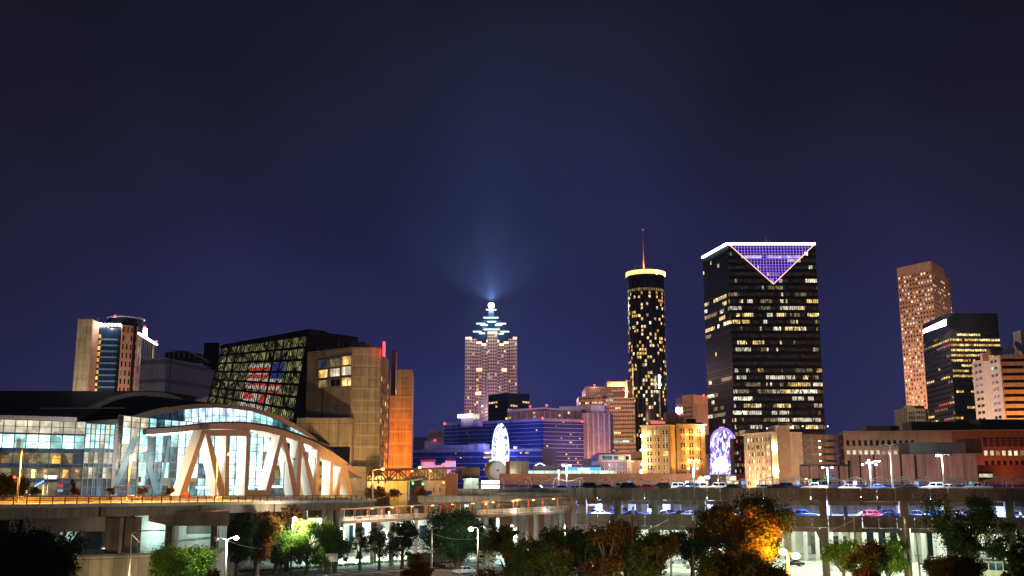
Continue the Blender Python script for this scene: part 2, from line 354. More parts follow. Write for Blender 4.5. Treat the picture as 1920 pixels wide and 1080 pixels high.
for k, (x, y) in enumerate(((600, 1063), (700, 1056), (790, 1052))): vg.append(Gz(x, y, .012))
# ---------------------------------------------------------------- viaduct street in front of the arena
V0, V1 = Vector((-74, 150)), Vector((-33.5, 262))
def VT(t, z=0, o=0):
    d = (V1 - V0).normalized(); n = Vector((d.y, -d.x)); q = V0 + (V1 - V0) * t + n * o
    return Vector((q.x, q.y, 15.4 - 1.05 * t + z))
ts = [-.55, 0, .25, .5, .75, 1.0]
back = [(-190, 110, 15.6), (-170, 190, 15.5), (-140, 232, 15.3), (-110, 268, 15.1), (-80, 310, 14.8), (-40, 352, 14.5)]
mb = MB().band([VT(t, 0) for t in ts], [VT(t, -.55) for t in ts], (-.5, .2, 0))
for i in range(len(ts) - 1): mb.add([VT(ts[i], .002, -.01), VT(ts[i + 1], .002, -.01), back[i + 1], back[i]], [(0, 1, 2, 3)])
mb.build('street', 'road', kind='structure')
via = thing('viaduct', 'long concrete viaduct carrying the street in front of the arched arena', 'viaduct', (-60, 190, 0))
seg = [-.55, 0.0, .19, .41, .62, .80, 1.0]
for i in range(len(seg) - 1):
    a, b = seg[i] + .002, seg[i + 1] - .002
    MB().band([VT(a, -.56, -.5), VT(b, -.56, -.5)], [VT(a, -2.15, -.5), VT(b, -2.15, -.5)], (-.6, .2, 0)).build('girder', 'girder', via)
for k in range(1, 5): MB().band([VT(t, -.6, -.6 - k * 4.2) for t in ts], [VT(t, -2.0, -.6 - k * 4.2) for t in ts], (-.7, .25, 0)).build('girder', 'concd', via)
def pier(px, D, z0, z1, wd, dp=1.6, m='girder'):
    x = W(px, 1000, D).x; MB().box((x, D + dp / 2, (z0 + z1) / 2), (wd, dp, z1 - z0)).build('column', m, via)
for px, D, wd in ((243, 184, 1.5), (254, 184, .8), (316, 190, 1.2), (401, 194, 1.1), (5, 168, 1.8), (83, 176, 1.4), (211, 180, 2.2), (615, 240, 1.5), (629, 243, 1.3), (700, 252, 1.3), (672, 262, 1.6)): pier(px, D, 0, 13.2 - (.6 if D < 200 else .9), wd)
P = PX(278, 188, 428, 192); MB().prism([P.p(278, 960), P.p(430, 958), P.p(430, 986), P.p(318, 986), P.p(278, 977)], -P.n3 * 2.2).build('pier_cap', 'girder', via)
P = PX(60, 172, 232, 182); MB().prism([P.p(45, 969), P.p(232, 966), P.p(232, 990), P.p(205, 996), P.p(40, 998)], -P.n3 * 2).build('pier_cap', 'concd', via)
for a, b in (((30, 980), (60, 1035)), ((100, 1035), (125, 995)), ((105, 1000), (140, 1030)), ((150, 996), (125, 1036)), ((100, 1028), (155, 1031))):
    Q = PX(0, 190, 250, 194); MB().bar(Q.p(*a), Q.p(*b), .35).build('brace', 'concd', via)
# lower road behind a retaining wall, and the lit service walls
P = PX(30, 172, 412, 186)
emb = [(P.at(-30, 0).x, P.at(-30, 0).y), (P.B.x, P.B.y), (W(478, 1000, 262).x, 262), (-150, 262), (-160, 172)]
struct(MB().foot(emb, 0, 6.0), 'lower_road', 'road')
rw = thing('retaining_wall', 'stained beige retaining wall below the dark lower road', 'wall', P.at(0, 0))
MB().wbox(P, -30, P.u(362, 1045), .0, 6.45, .02, .6).build('wall', 'tan2', rw)
MB().wbox(P, P.u(362, 1045) + .02, P.L, .0, 6.9, .02, .62).build('wall', 'conc', rw)
MB().wbox(P, -30, P.u(362, 1045), 6.46, 6.8, -.1, .75).build('coping', 'concd', rw)
sv = thing('service_building', 'whitewashed service building lit teal under the viaduct', 'building', W(330, 1030, 200))
P = PX(258, 198, 430, 203)
MB().wbox(P, 0, P.L, 6.0, 12.6, -.4, 0).build('wall', 'wall', sv)
MB().wbox(P, P.u(265, 1000), P.u(308, 1000), 6.0, P.p(280, 1012).z, .02, .1).build('door', 'white', sv)
MB().wbox(P, P.u(328, 1000), P.u(335, 1000), 6, 12.6, .02, 3.6).build('fin_wall', 'white', sv)
MB().wbox(P, P.u(350, 1000), P.u(396, 1000), P.p(370, 1001).z, P.p(370, 986).z, .02, .12).build('window', 'concd', sv)
MB().wbox(P, P.u(262, 1000), P.u(308, 1000), P.p(280, 996).z, P.p(280, 994).z, .02, .5).build('ledge', 'frame', sv)
MB().bar(P.p(327, 1014) + P.n3 * .3, P.p(396, 1007) + P.n3 * .3, .14).build('handrail', 'steel', sv)
light(sv, P.at(P.u(290, 1000), 9.6, 3), 900, TEA, r=.4); light(sv, P.at(P.u(372, 1000), 9.6, 3), 420, TEA, r=.4)
P = PX(100, 205, 240, 205)
sv2 = thing('loading_bay', 'dim teal-lit loading bay glimpsed through braces under the viaduct', 'building', P.at(3, 0))
MB().wbox(P, -4, P.L, 6.0, 13, -.4, 0).build('wall', 'wall', sv2)
MB().wbox(P, P.u(192, 1028), P.u(213, 1028), P.p(200, 1034).z, P.p(200, 1028).z, .05, .12).build('window', 'wsign', sv2)
light(sv2, P.at(P.u(128, 1010), 8.5, 2), 130, TEA, r=.4)
MB().wbox(P, P.u(148, 1010), P.u(192, 1010), 6, 13, .05, .8).build('added_shade_panel', 'concd', sv2); MB().wbox(P, P.u(95, 1010), P.u(112, 1010), 6, 13, .05, .8).build('added_shade_panel', 'concd', sv2)  # added dark panels darken the bay in place of shade
# railing along the near edge
ra = thing('bridge_railing', 'long dark four-rail metal railing along the near edge of the viaduct', 'railing', VT(.4))
n_ = int((1.0 + .2) * (V1 - V0).length / 2.55)
for k in range(n_ + 1):
    t = -.2 + k * 1.2 / n_; MB().box(VT(t, .55, -.2), (.16, .16, 1.1), .33).build('post', 'frame', ra)
for h in (.28, .55, .82, 1.1): MB().bar(VT(-.2, h, -.2), VT(1, h, -.2), .045 if h < 1 else .07).build('rail', 'frame', ra)
ba = thing('roadside_barrier', 'low concrete barrier along the far side of the viaduct street', 'barrier', W(200, 925, 206))
bp = [W(-60, 923, 190), W(0, 924.5, 196), W(160, 925, 214), W(330, 926.5, 236), W(470, 928, 256), W(660, 929.5, 292)]
for p_ in bp: p_.z = 15.95 - (p_.y - 190) * .0105
MB().band(bp, [p - Vector((0, 0, 1.1)) for p in bp], (-.3, .3, 0)).build('wall', 'cream', ba)
# ================================================================ ARENA
ar = thing('arena', 'wide low arena with swept arches, glass front and big letter-shaped truss', 'arena', W(350, 925, 280))
PL_ = PX(0, 231, 156, 241); PC_ = PX(156, 241, 216, 248); PB = PX(216, 249, 540, 330); PT = PX(335, 240, 690, 300); PA2 = PX(147, 245, 600, 345); PA1 = PX(144, 262, 365, 335)
Z3 = lambda l: [(x / 4.8, 720 + y / 4.8) for x, y in l]
Z4 = lambda l: [(320 + x / 4.8, 740 + y / 4.8) for x, y in l]
def bays(P, xs, rows, pyx=None, bar=.16, proud=.25, name='mullions'):
    """curtain wall: one pane for each cell of a measured grid with slim mullions standing in front"""
    us = [P.u(x, 860) for x in xs]; mb = MB()
    zt = [P.p((xs[0] + xs[-1]) / 2, r[0]).z for r in rows] + [P.p((xs[0] + xs[-1]) / 2, rows[-1][1]).z]
    for j, r in enumerate(rows):
        for i in range(len(us) - 1):
            m = r[2][i % len(r[2])]
            if m: pane(ar, P, us[i], us[i + 1], zt[j + 1] + .01, zt[j] - .01, m, .02)
    for u in us: mb.wbox(P, u - bar / 2, u + bar / 2, zt[-1], zt[0], .03, proud)
    for j, z in enumerate(zt): mb.wbox(P, us[0], us[-1], z - bar / 2, z + bar / 2, .03, proud - .02)
    for j, r in enumerate(rows):
        if len(r) > 3:
            for q in range(1, r[3]):
                z = zt[j] + (zt[j + 1] - zt[j]) * q / r[3]; mb.wbox(P, us[0], us[-1], z - .06, z + .06, .03, proud - .08)
    mb.build(name, 'mull', ar)
xs = [-22, 1, 23.3, 45.8, 68.7, 91.7, 114, 136.5, 156]
bays(PL_, xs, [(788, 812.5, ['crm'], 2), (812.5, 814.5, ['dblu']), (814.5, 841, ['tealw', 'tealw', 'teal', 'tealw', 'tealw', 'teal', 'tealw', 'teal'], 2), (841, 848.5, ['dblu']), (848.5, 869.5, ['olive', 'olive', 'olive', 'dim', 'olive', 'olive', 'olive', 'dblu'], 2),
    (869.5, 877, ['dblu']), (877, 897, ['olive', 'olive', 'dim', 'olive', 'olive', 'olive', 'olive', 'olive'], 2), (897, 904, ['dblu']), (904, 930, ['olive', 'olive', 'dblu', 'olive', 'olive', 'olive', 'dblu', 'olive'], 2)])
xc = [156, 166, 175, 184, 193, 202, 211]
bays(PC_, xc, [(795, 814.5, ['teal', 'crm', 'teal'], 2), (814.5, 841, ['tealw', 'teal', 'tealw', 'crm'], 2), (841, 848, ['dteal']), (848, 869, ['crm', 'olive', 'crm', 'olive', 'crm'], 2), (869, 876, ['dblu']), (876, 897, ['olive', 'crm', 'olive', 'dblu', 'crm'], 2), (897, 930, ['dblu', 'dblu', 'bglass', 'dteal'], 2)])
xb = [216, 225, 241, 258, 275, 289, 303, 317, 331, 345, 358, 372, 386, 400, 414, 428, 441, 454, 467, 480, 492, 504, 515, 525, 534]
bays(PB, xb, [(793, 812, ['black', 'crm', 'crm', 'crm', 'teal', 'dteal', 'teal', 'tealw', 'tealw', 'tealw', 'teal', 'tealw', 'wblue', 'tealw', 'tealw', 'tealw', 'tealw', 'crm', 'teal', 'tealw', 'tealw'], 2),
    (812, 841, ['black', 'tealw', 'crm', 'teal', 'dteal', 'teal', 'dteal', 'teal', 'tealw', 'tealw', 'wblue', 'teal', 'wblue', 'tealw', 'teal', 'tealw', 'tealw', 'teal', 'tealw', 'tealw', 'tealw'], 2),
    (841, 869, ['dim', 'crm', 'crm', 'teal', 'dteal', 'teal', 'dteal', 'dteal', 'tealw', 'tealw', 'teal', 'tealw', 'tealw', 'tealw', 'tealw', 'tealw', 'tealw', 'tealw', 'tealw', 'tealw'], 2),
    (869, 897, ['dim', 'olive', 'dim', 'teal', 'dteal', 'dteal', 'teal', 'dblu', 'tealw', 'tealw', 'tealw', 'dteal', 'tealw', 'tealw', 'tealw', 'tealw', 'crm', 'tealw', 'tealw', 'tealw'], 2),
    (897, 910, ['dteal', 'dblu', 'dteal', 'teal', 'dblu', 'dteal', 'dim', 'dteal', 'dblu', 'teal', 'dim', 'teal', 'tealw', 'teal', 'dteal', 'tealw', 'teal', 'tealw', 'tealw', 'tealw']),
    (910, 930, ['dteal', 'dblu', 'dteal', 'dteal', 'dteal', 'dteal', 'dblu', 'dteal', 'dteal', 'teal', 'dteal', 'teal', 'teal', 'dteal', 'teal', 'teal', 'tealw', 'teal', 'teal'], 2)])
def door(x0, x1, y0, y1, m, P=PL_, o=.1): pane(ar, P, P.u(x0, y1), P.u(x1, y1), P.p(x0, y1).z, P.p(x0, y0).z, m, o)
for a in ((97, 114, 853, 869, 'amber'), (-4, 7, 853, 869, 'amber'), (58, 67, 880, 897, 'warm'), (80, 90, 880, 897, 'warm'), (117, 127, 881, 897, 'amber'), (140, 147, 881, 897, 'amber'), (55, 57, 909, 928, 'warm'), (62, 64, 909, 928, 'warm'), (79, 81, 909, 928, 'warm'), (86, 88, 909, 928, 'warm'), (83, 106, 891.5, 898, 'screen'), (108, 118, 904, 909, 'orange'), (108, 118, 909, 914, 'wood'), (48, 51, 908, 925, 'crm'), (30, 38, 823, 841, 'olive'), (86, 89, 823, 841, 'warm')): door(*a)
for j, m in enumerate(('flagr', 'orange', 'bluepaint', 'cream')): MB().wbox(PL_, PL_.u(108, 910), PL_.u(118, 910), PL_.p(110, 908.5 + j * 4.6).z, PL_.p(110, 904 + j * 4.6).z, .3, .36).build('banner', m, ar)
# glowing strokes put in as the letters' reflection in the glass, white counter line
for q in ([(1180, 480), (1245, 480), (1060, 905), (1005, 905)], [(1265, 560), (1310, 600), (1425, 990), (1375, 990)], [(1500, 500), (1530, 500), (1440, 985), (1415, 985)]):
    MB().prism([PB.p(*a) + PB.n3 * .28 for a in Z3(q)], PB.n3 * .05).build('letter_reflection', 'trefl', ar)
MB().wbox(PB, PB.u(365, 912), PB.u(532, 912), PB.p(430, 915.5).z, PB.p(430, 911).z, .3, 1.2).build('awning', 'tealw', ar)
# body behind the glass, and the tan wall below the arch tip
MB().prism([PL_.at(-18, 14.3, -.3), PL_.at(PL_.L, 14.3, -.3), PC_.at(0, 14.3, -.3), PC_.at(PC_.L, 14.3, -.3), PB.at(.5, 14.3, -.8), PB.at(PB.L, 14.3, -.8), PB.at(PB.L + 4, 14.3, -40), PL_.at(-18, 14.3, -60)], (0, 0, PL_.p(80, 789).z - 14.3)).build('hall_body', 'concd', ar)
PW = PX(528, 334, 693, 352)
facade_w = MB().wbox(PW, 0, PW.L, 12, PW.p(600, 874).z, -8, 0).build('wall', 'tan2', ar)
for x0, x1 in ((577, 586), (599, 613), (622, 631), (634, 650)): MB().wbox(PW, PW.u(x0, 900), PW.u(x1, 900), PW.p(600, 920).z, PW.p(600, 891).z, .02, .12).build('window', 'brglass', ar)
# arches and roofs
def curve(P, pts): return [P.p(*q) for q in pts]
A1t = Z3([(692, 318), (745, 270), (800, 228), (900, 163), (1000, 122), (1100, 95), (1200, 78), (1300, 70), (1400, 71), (1500, 83), (1600, 116), (1700, 163), (1745, 187)]); A1b = Z3([(694, 345), (750, 300), (805, 265), (900, 208), (1000, 163), (1100, 128), (1200, 110), (1300, 102), (1400, 103), (1500, 116), (1600, 146), (1690, 186), (1735, 205)])
A2t = [(146.9, 791.5), (240.6, 784)] + Z3([(1250, 270), (1350, 238), (1500, 205)]) + Z4([(0, 112), (100, 95), (250, 82), (400, 80), (550, 88), (700, 105), (850, 145), (1000, 200), (1100, 250), (1200, 310), (1290, 375), (1322, 405)])
A2b = [(146.9, 800), (240.6, 793.4)] + Z3([(1255, 322), (1350, 290), (1500, 252)]) + Z4([(0, 160), (130, 135), (290, 120), (430, 118), (580, 128), (730, 148), (860, 188), (990, 238), (1085, 288), (1190, 345), (1285, 402), (1318, 428)])
A3t = Z3([(1318, 405), (1632, 385), (1750, 370), (1880, 357)]) + Z4([(250, 268), (400, 258), (550, 255), (700, 260), (850, 280), (1000, 315), (1150, 365), (1300, 425), (1450, 510), (1550, 580), (1650, 655), (1728, 716)])
A3b = Z3([(1318, 455), (1632, 432), (1750, 418), (1880, 405)]) + Z4([(255, 316), (400, 310), (550, 308), (700, 312), (845, 332), (985, 368), (1130, 412), (1270, 468), (1420, 548), (1520, 620), (1630, 700), (1728, 752)])
MB().band(curve(PA1, A1t), curve(PA1, A1b), -PA1.n3 * 1.2).build('arch', 'fascia', ar)
MB().band(curve(PA2, A2t[:2]), curve(PA2, A2b[:2]), -PA2.n3 * 1.2).build('eave', 'fascia', ar)
MB().band(curve(PA2, A2t[1:]), curve(PA2, A2b[1:]), -PA2.n3 * 1.2).build('arch', 'salmon', ar)
MB().band(curve(PT, A3t[:2]), curve(PT, A3b[:2]), -PT.n3 * 1.2).build('eave', 'fascia', ar)
MB().band(curve(PT, A3t[1:]), curve(PT, A3b[1:]), -PT.n3 * 4.5).build('arch', 'salmon', ar)
E1 = [(-30, 777), (0, 778), (70, 780.2), (143.8, 782.5)]; E2 = [(-30, 783), (0, 784), (70, 786.5), (143.8, 790)]
PE = PX(0, 229, 150, 240)
MB().band(curve(PE, E1), curve(PE, E2), -PE.n3 * 1.5).build('eave', 'fascia', ar)
def loft(a, b, m, name, th=.25): 
    mb = MB()
    for i in range(len(a) - 1): mb.hexa([a[i], a[i + 1], b[i + 1], b[i]], [x + Vector((0, 0, th)) for x in (a[i], a[i + 1], b[i + 1], b[i])])
    return mb.build(name, m, ar)
ridge = [W(x, 734.5, 300 + 20 * k) for k, x in enumerate((-60, 60, 180, 300))]
loft([q - PE.n3 * .4 + Vector((0, 0, -.3)) for q in curve(PE, E1)], ridge, 'roof', 'roof')
loft([q + Vector((0, 0, -.35)) - PA1.n3 * .5 for q in curve(PA1, A1t)], [W(x, y, 345 + k) for k, (x, y) in enumerate([(200 + i * 14, 735.5 + max(0, i - 8) * 2.5) for i in range(13)])], 'roof', 'roof')
def shift(P, pts, d, dz=-.3): return [P.p(*q) - P.n3 * d + Vector((0, 0, dz)) for q in pts]
loft(shift(PA2, A2t[1:15], .6), [PA1.p(*q) + Vector((0, 0, -.5)) - PA1.n3 * .5 for q in [A1b[0]] * 1 + A1b[:13]], 'roof', 'roof')
loft(shift(PA2, A2t[14:], .6), [q + Vector((3, 9, -1)) for q in shift(PA2, A2t[14:], .6)], 'roof', 'roof')
loft(shift(PT, A3b, 1, .02), [PB.p(*q) + PB.n3 * 1.2 for q in [(a[0] * .97 + 12 if a[0] < 560 else a[0] * .8 + 106, a[1] + 4) for a in A3b]], 'white', 'soffit')
loft(shift(PT, A3t, .9), [PA2.p(a[0], a[1] - 1.5) + PA2.n3 * .3 for a in A3t[:-3]] + [PA2.p(600, 838), PA2.p(610, 846), PA2.p(620, 856)], 'roof', 'roof')
def ycur(pts, x):
    for (a, b), (c, d) in zip(pts, pts[1:]):
        if a <= x <= c: return b + (d - b) * (x - a) / (c - a)
    return pts[-1][1]
cx = [224, 241, 258, 275, 290, 304, 318, 332, 345, 358, 371, 384, 397, 410, 423, 436, 449, 462, 475, 487, 499, 511, 522, 533, 543, 552, 560, 575, 592]
cmb = MB(); PG = VP(PA2.at(0, 0, -.6).xy, PA2.at(PA2.L, 0, -.6).xy)
for i in range(len(cx) - 1):
    x0, x1 = cx[i], cx[i + 1]; m = 'dblu' if x0 < 345 else ('wblue' if x0 < 470 else ('teal' if x0 % 2 else 'bglass') if x0 < 510 else 'dteal')
    if x0 > 540: m = 'teal'
    q = [PG.p(x0, max(ycur(A3t, x0), 792 if x0 < 275 else 0) + 3), PG.p(x1, max(ycur(A3t, x1), 792 if x0 < 275 else 0) + 3), PG.p(x1, ycur(A2b, x1) - 2), PG.p(x0, ycur(A2b, x0) - 2)]
    MB().prism(q, -PG.n3 * .1).build('window', m, ar)
    if x0 < 550: cmb.bar(q[0] + PG.n3 * .15, q[3] + PG.n3 * .15, .11, n=4)
    if x0 < 545: cmb.bar((q[0] + q[3]) / 2 + PG.n3 * .15, (q[1] + q[2]) / 2 + PG.n3 * .15, .08, n=4)
cmb.build('mullions', 'frame', ar)
MB().bar(PE.p(-20, 750.5) + Vector((0, 25, 0)), PE.p(160, 750.5) + Vector((0, 25, 0)), .12).build('roof_rail', 'fascia', ar)
# the letter-shaped truss
LT = [[(283, 316), (335, 316), (305, 375), (122, 905), (62, 905)], [(320, 318), (362, 330), (362, 380), (482, 838), (478, 905), (448, 905), (318, 380)], [(500, 360), (531, 360), (527, 905), (478, 905), (487, 842)], [(335, 314), (712, 314), (712, 372), (352, 372)], [(682, 360), (712, 360), (694, 905), (662, 905)], [(694, 858), (852, 858), (868, 905), (690, 905)],
      [(985, 362), (1032, 370), (1003, 422), (885, 905), (837, 905)], [(1005, 372), (1035, 375), (1140, 850), (1140, 905), (1110, 905)], [(1150, 405), (1186, 420), (1160, 905), (1132, 905)], [(1165, 435), (1192, 425), (1303, 835), (1303, 905), (1278, 905)], [(1322, 480), (1345, 495), (1325, 905), (1298, 905)], [(1322, 470), (1560, 615), (1560, 665), (1330, 550)], [(1440, 590), (1464, 605), (1458, 905), (1430, 905)], [(1535, 625), (1572, 640), (1555, 690), (1512, 905), (1472, 905)], [(1552, 630), (1588, 640), (1642, 905), (1606, 905), (1548, 690)]]
for k, q in enumerate(LT):
    pts = [PT.p(*a) + PT.n3 * (.02 * (k % 5)) for a in Z4(q)]
    for p_ in pts:
        if p_.z < 16.6: p_.z = 14.3
    lm = MB().prism(pts, -PT.n3 * 2.9); lm.m = [1] * len(lm.f); lm.m[0] = 0; lm.build('letter_stroke', ['salmon', 'wpaint'], ar)  # salmon front faces carry the sodium light in their colour
for x, y in ((372, 860), (420, 850), (500, 862), (560, 880), (610, 893)):
    q = PT.p(x, y) - PT.n3 * 8; light(ar, (q.x, q.y, 24), 6500, (.95, 1, .95), r=.8, name='hall_light')
q = W(300, 850, 205); light(ar, q, 60000, (1, .55, .1), 'SPOT', r=.4, to=PT.p(345, 890), ang=30, blend=.9, name='floodlight'); q = W(700, 879, 262); light(ar, q, 42000, (1, .66, .2), 'SPOT', r=.4, to=PT.p(640, 890), ang=52, blend=1, name='floodlight')  # added spots strengthen the street lamps' gold on the letters
q = PT.p(350, 900) + Vector((-12, -6, 0)); light(ar, (q.x, q.y, 19), 7000, (1, .95, .85), r=.5, name='hall_light')
for x, y in ((75, 845), (200, 850), (270, 850)):
    q = PL_.p(x, y) + PL_.n3 * 9; light(ar, (q.x, q.y, 22), 250, WHT, r=.5, name='hall_light')
# ================================================================ PARKING DECK
dk = thing('parking_deck', 'long two-level concrete parking deck packed with cars', 'parking deck', W(1500, 1070, 215))
DP = PX(1080, 229, 1930, 204, 940)
UD = lambda px: DP.u(px, 950)
ZT, ZTB, ZB1, ZM, ZMB, ZB2, FT, FM = 17.42, 14.85, 14.0, 11.95, 9.6, 8.7, 16.7, 11.15
UE = UD(2080)
x = 1080.0; pe = [x]
while x < 2060: x += 21 + (x - 1080) * .021 + RN.uniform(-2, 2); pe.append(x)
for a, b in zip(pe, pe[1:]):
    m = RN.choice(('panel', 'panelw', 'panelw'))
    MB().wbox(DP, UD(a) + .05, UD(b) - .05, ZTB, ZT, 0, .22).build('parapet_panel', m, dk)
    MB().wbox(DP, UD(a) + .05, UD(b) - .05, ZMB + (.0), ZM, 0, .22).build('parapet_panel', m, dk)
MB().wbox(DP, 0, UE, FT - .5, FT, -52, -.02).build('slab', 'slab', dk)
MB().wbox(DP, 0, UE, FM - .5, FM, -52, -.02).build('slab', 'slab', dk)
cols = [1092, 1158, 1227, 1315, 1420, 1543, 1695, 1778, 1893, 2040]
for i in range(len(cols) - 1):
    a, b = UD(cols[i]) + 1.0, UD(cols[i + 1]) - 1.0
    MB().wbox(DP, a, b, ZB1, ZTB - .05, -.9, -.15).build('beam', 'conc', dk)
    MB().wbox(DP, a, b, ZB2, ZMB - .05, -.9, -.15).build('beam', 'conc', dk)
for c in cols:
    for r, o in enumerate((-.1, -14, -28)):
        u = UD(c) + r * .6; mm = 'conc' if r == 0 else 'concw'
        MB().wbox(DP, u - .75, u + .75, 0, ZMB - .06, o - 1.5, o - .06).build('column', mm, dk)
        MB().prism([DP.at(u - .75, ZMB - .4, o), DP.at(u - 1.7, ZMB - .4, o), DP.at(u - 1.5, ZB2 - .3, o), DP.at(u - .75, ZB2 - 2, o)], -DP.n3 * 1.45).build('corbel', mm, dk)
        MB().wbox(DP, u - .75, u + .75, FM, FT - .5, o - 1.6, o - .07).build('column', mm, dk)
    MB().wbox(DP, UD(c) - .62, UD(c) + .62, ZB1 - .2, ZTB - .02, -.3, .06).build('beam_end', 'conc', dk)
for c in range(len(cols) - 1):
    for k in (1, 2): 
        u = UD(cols[c]) + (UD(cols[c + 1]) - UD(cols[c])) * k / 3; MB().wbox(DP, u - .3, u + .3, FT - 1.3, FT - .5, -50, -1.2).build('joist', 'concw', dk)
MB().wbox(DP, -1, UE, 0, 10.6, -52.5, -52).build('back_wall', 'wall', dk); MB().wbox(DP, -1, UE, FM, FT - .5, -46, -45.6).build('back_wall', 'conc', dk)
bm2 = MB()
for px in range(1090, 1930, 26):
    if RN.random() < .75:
        u = UD(px) + RN.uniform(-1, 1); a = RN.uniform(1.2, 2.4)
        MB().wbox(DP, u - a, u + a, RN.choice((0, 1.2, 3)), RN.uniform(5.5, 8.5), -51.95, -51.8).build('bay_door', RN.choice(('bglass', 'glass', 'conc', 'grey', 'tan2')), dk)
    u = UD(px) + 5; MB().wbox(DP, u - .5, u + .5, 0, 10.6, -44, -43).build('column', 'concw', dk)
for k, px in enumerate((1695, 1543, 1440)):
    u = UD(px) + .1; zc = 4.4
    MB().wbox(DP, u - .7, u + .7, zc - 1.4, zc + 1.4, -.058, -.03).build('number_panel', 'signw', dk)
    text('F', DP, u, zc + .75, 1.1, 'flagr', dk, 0); text('15', DP, u, zc - .65, .8, 'flagr', dk, 0)
for u in [UD(p) for p in (1190, 1380, 1590, 1660, 1800)]:
    MB().wbox(DP, u - .4, u + .4, FM, FM + 3.4, -24, -23.3).build('stair_door', 'bglass', dk); MB().wbox(DP, u + 1, u + 4.5, FM + .9, FM + 1.1, -30, -29.8).build('guard_rail', M['yellow'], dk)
for px in range(1110, 1960, 105):
    u = UD(px)
    for o in (-3, -12, -32):
        MB().wbox(DP, u - 1.2, u + 1.2, FT - 1.52, FT - 1.42, o - .2, o + .2).build('ceiling_light', 'bulbb', dk)
        light(dk, DP.at(u, FT - 1.6, o), 2100, (.46, .54, 1), 'AREA', size=(4, 2), to=DP.at(u, 0, o), name='ceiling_lamp')
    for o in (-6, -24, -42):
        MB().wbox(DP, u - .9, u + .9, FM - .62, FM - .52, o - .3, o + .3).build('ceiling_light', 'bulbw', dk)
        light(dk, DP.at(u, FM - .7, o), 1700, (.84, 1, .74), 'AREA', size=(4, 4), to=DP.at(u, 0, o), name='ceiling_lamp')
# bright floodlight under the top slab, and the pale one below it
for px, py, b, c, z, pw in ((1648, 933, 'bulbb', BLU, 0, 500), (1664.5, 981, 'bulbw', WHT, 0, 500)):
    q = DP.p(px, py) - DP.n3 * 1.6
    MB().ball(q, .3, 8).build('floodlight', b, dk); light(dk, q - DP.n3 * .8 - Vector((0, 0, .6)), pw * 2.5, c, r=.3)
# ---------------------------------------------------------------- ramps joining the deck to the street
rm = thing('access_ramp', 'plain concrete access ramp sweeping from the street to the deck top', 'ramp', W(960, 925, 235))
RP = PX(858, 262, 1092, 229, 925)
MB().prism([RP.p(858, 916.5), RP.p(1092, 914), RP.p(1092, 936), RP.p(1060, 928), RP.p(960, 933), RP.p(905, 931), RP.p(858, 929)], -RP.n3 * .5).build('parapet', 'conc', rm)
MB().prism([RP.at(0, 16.2, -.52), RP.at(RP.L, 16.4, -.52), RP.at(RP.L, 16.4, -22), RP.at(0, 16.2, -22)], (0, 0, -.6)).build('slab', 'conc', rm)
MB().prism([RP.p(885, 917.5) + RP.n3 * .02, RP.p(895, 917.5) + RP.n3 * .02, RP.p(895, 928) + RP.n3 * .02, RP.p(885, 928) + RP.n3 * .02], RP.n3 * .05).build('joint_panel', 'concd', rm)
r2_ = thing('lower_ramp', 'lower grey concrete ramp wall between the railing and the covered walkway', 'ramp', W(880, 940, 262))
R2 = PX(784, 268, 1080, 236, 935)
MB().prism([R2.p(784, 929.5), R2.p(915, 929), R2.p(990, 933), R2.p(1080, 931), R2.p(1080, 945), R2.p(1000, 943), R2.p(920, 941), R2.p(784, 941)], -R2.n3 * .5).build('parapet', 'conc', r2_)
MB().prism([R2.at(0, 13.8, -.52), R2.at(R2.L, 13.8, -.52), R2.at(R2.L, 13.8, -16), R2.at(0, 13.8, -16)], (0, 0, -.5)).build('slab', 'concd', r2_)
for px in (800, 845, 905, 965, 1020, 1060):
    for o in (-3, -12): MB().wbox(R2, R2.u(px, 960) - .7, R2.u(px, 960) + .7, 0, 13.3, o - 1.2, o).build('column', 'conc', r2_)
# white-green walls and columns of the yard behind the trees
yb = thing('yard_wall', 'long pale wall with dark bay openings behind the trees of the yard', 'wall', W(800, 1030, 296))
YP = PX(560, 296, 1130, 296)
MB().wbox(YP, 0, YP.L, 0, 8.8, -.5, 0).build('wall', 'wall', yb)
for x0, x1, y0, y1 in ((590, 603, 985, 1010), (655, 662, 985, 1020), (672, 684, 985, 1004), (786, 800, 985, 1010), (812, 818, 990, 1012), (1010, 1030, 985, 1000), (1045, 1062, 985, 1002), (1100, 1118, 1000, 1015), (940, 952, 988, 1010)):
    MB().wbox(YP, YP.u(x0, 1000), YP.u(x1, 1000), YP.p(800, y1).z, YP.p(800, y0).z, .02, .12).build('bay_opening', RN.choice(('bglass', 'glass', 'conc')), yb)
for px in range(580, 1130, 34): MB().wbox(YP, YP.u(px, 1000) - .5, YP.u(px, 1000) + .5, 0, 11.5, 6, 7).build('column', 'concw', yb)
for px in (600, 680, 760, 850, 945, 1020, 1085):
    u = YP.u(px, 1000); MB().wbox(YP, u - .4, u + .4, 7.2, 7.6, .02, .5).build('wall_fill', 'bulbw', yb); light(yb, YP.at(u, 6.8, 3.2), 1900, (.72, 1, .86), r=.4)  # added lights that whiten the yard wall
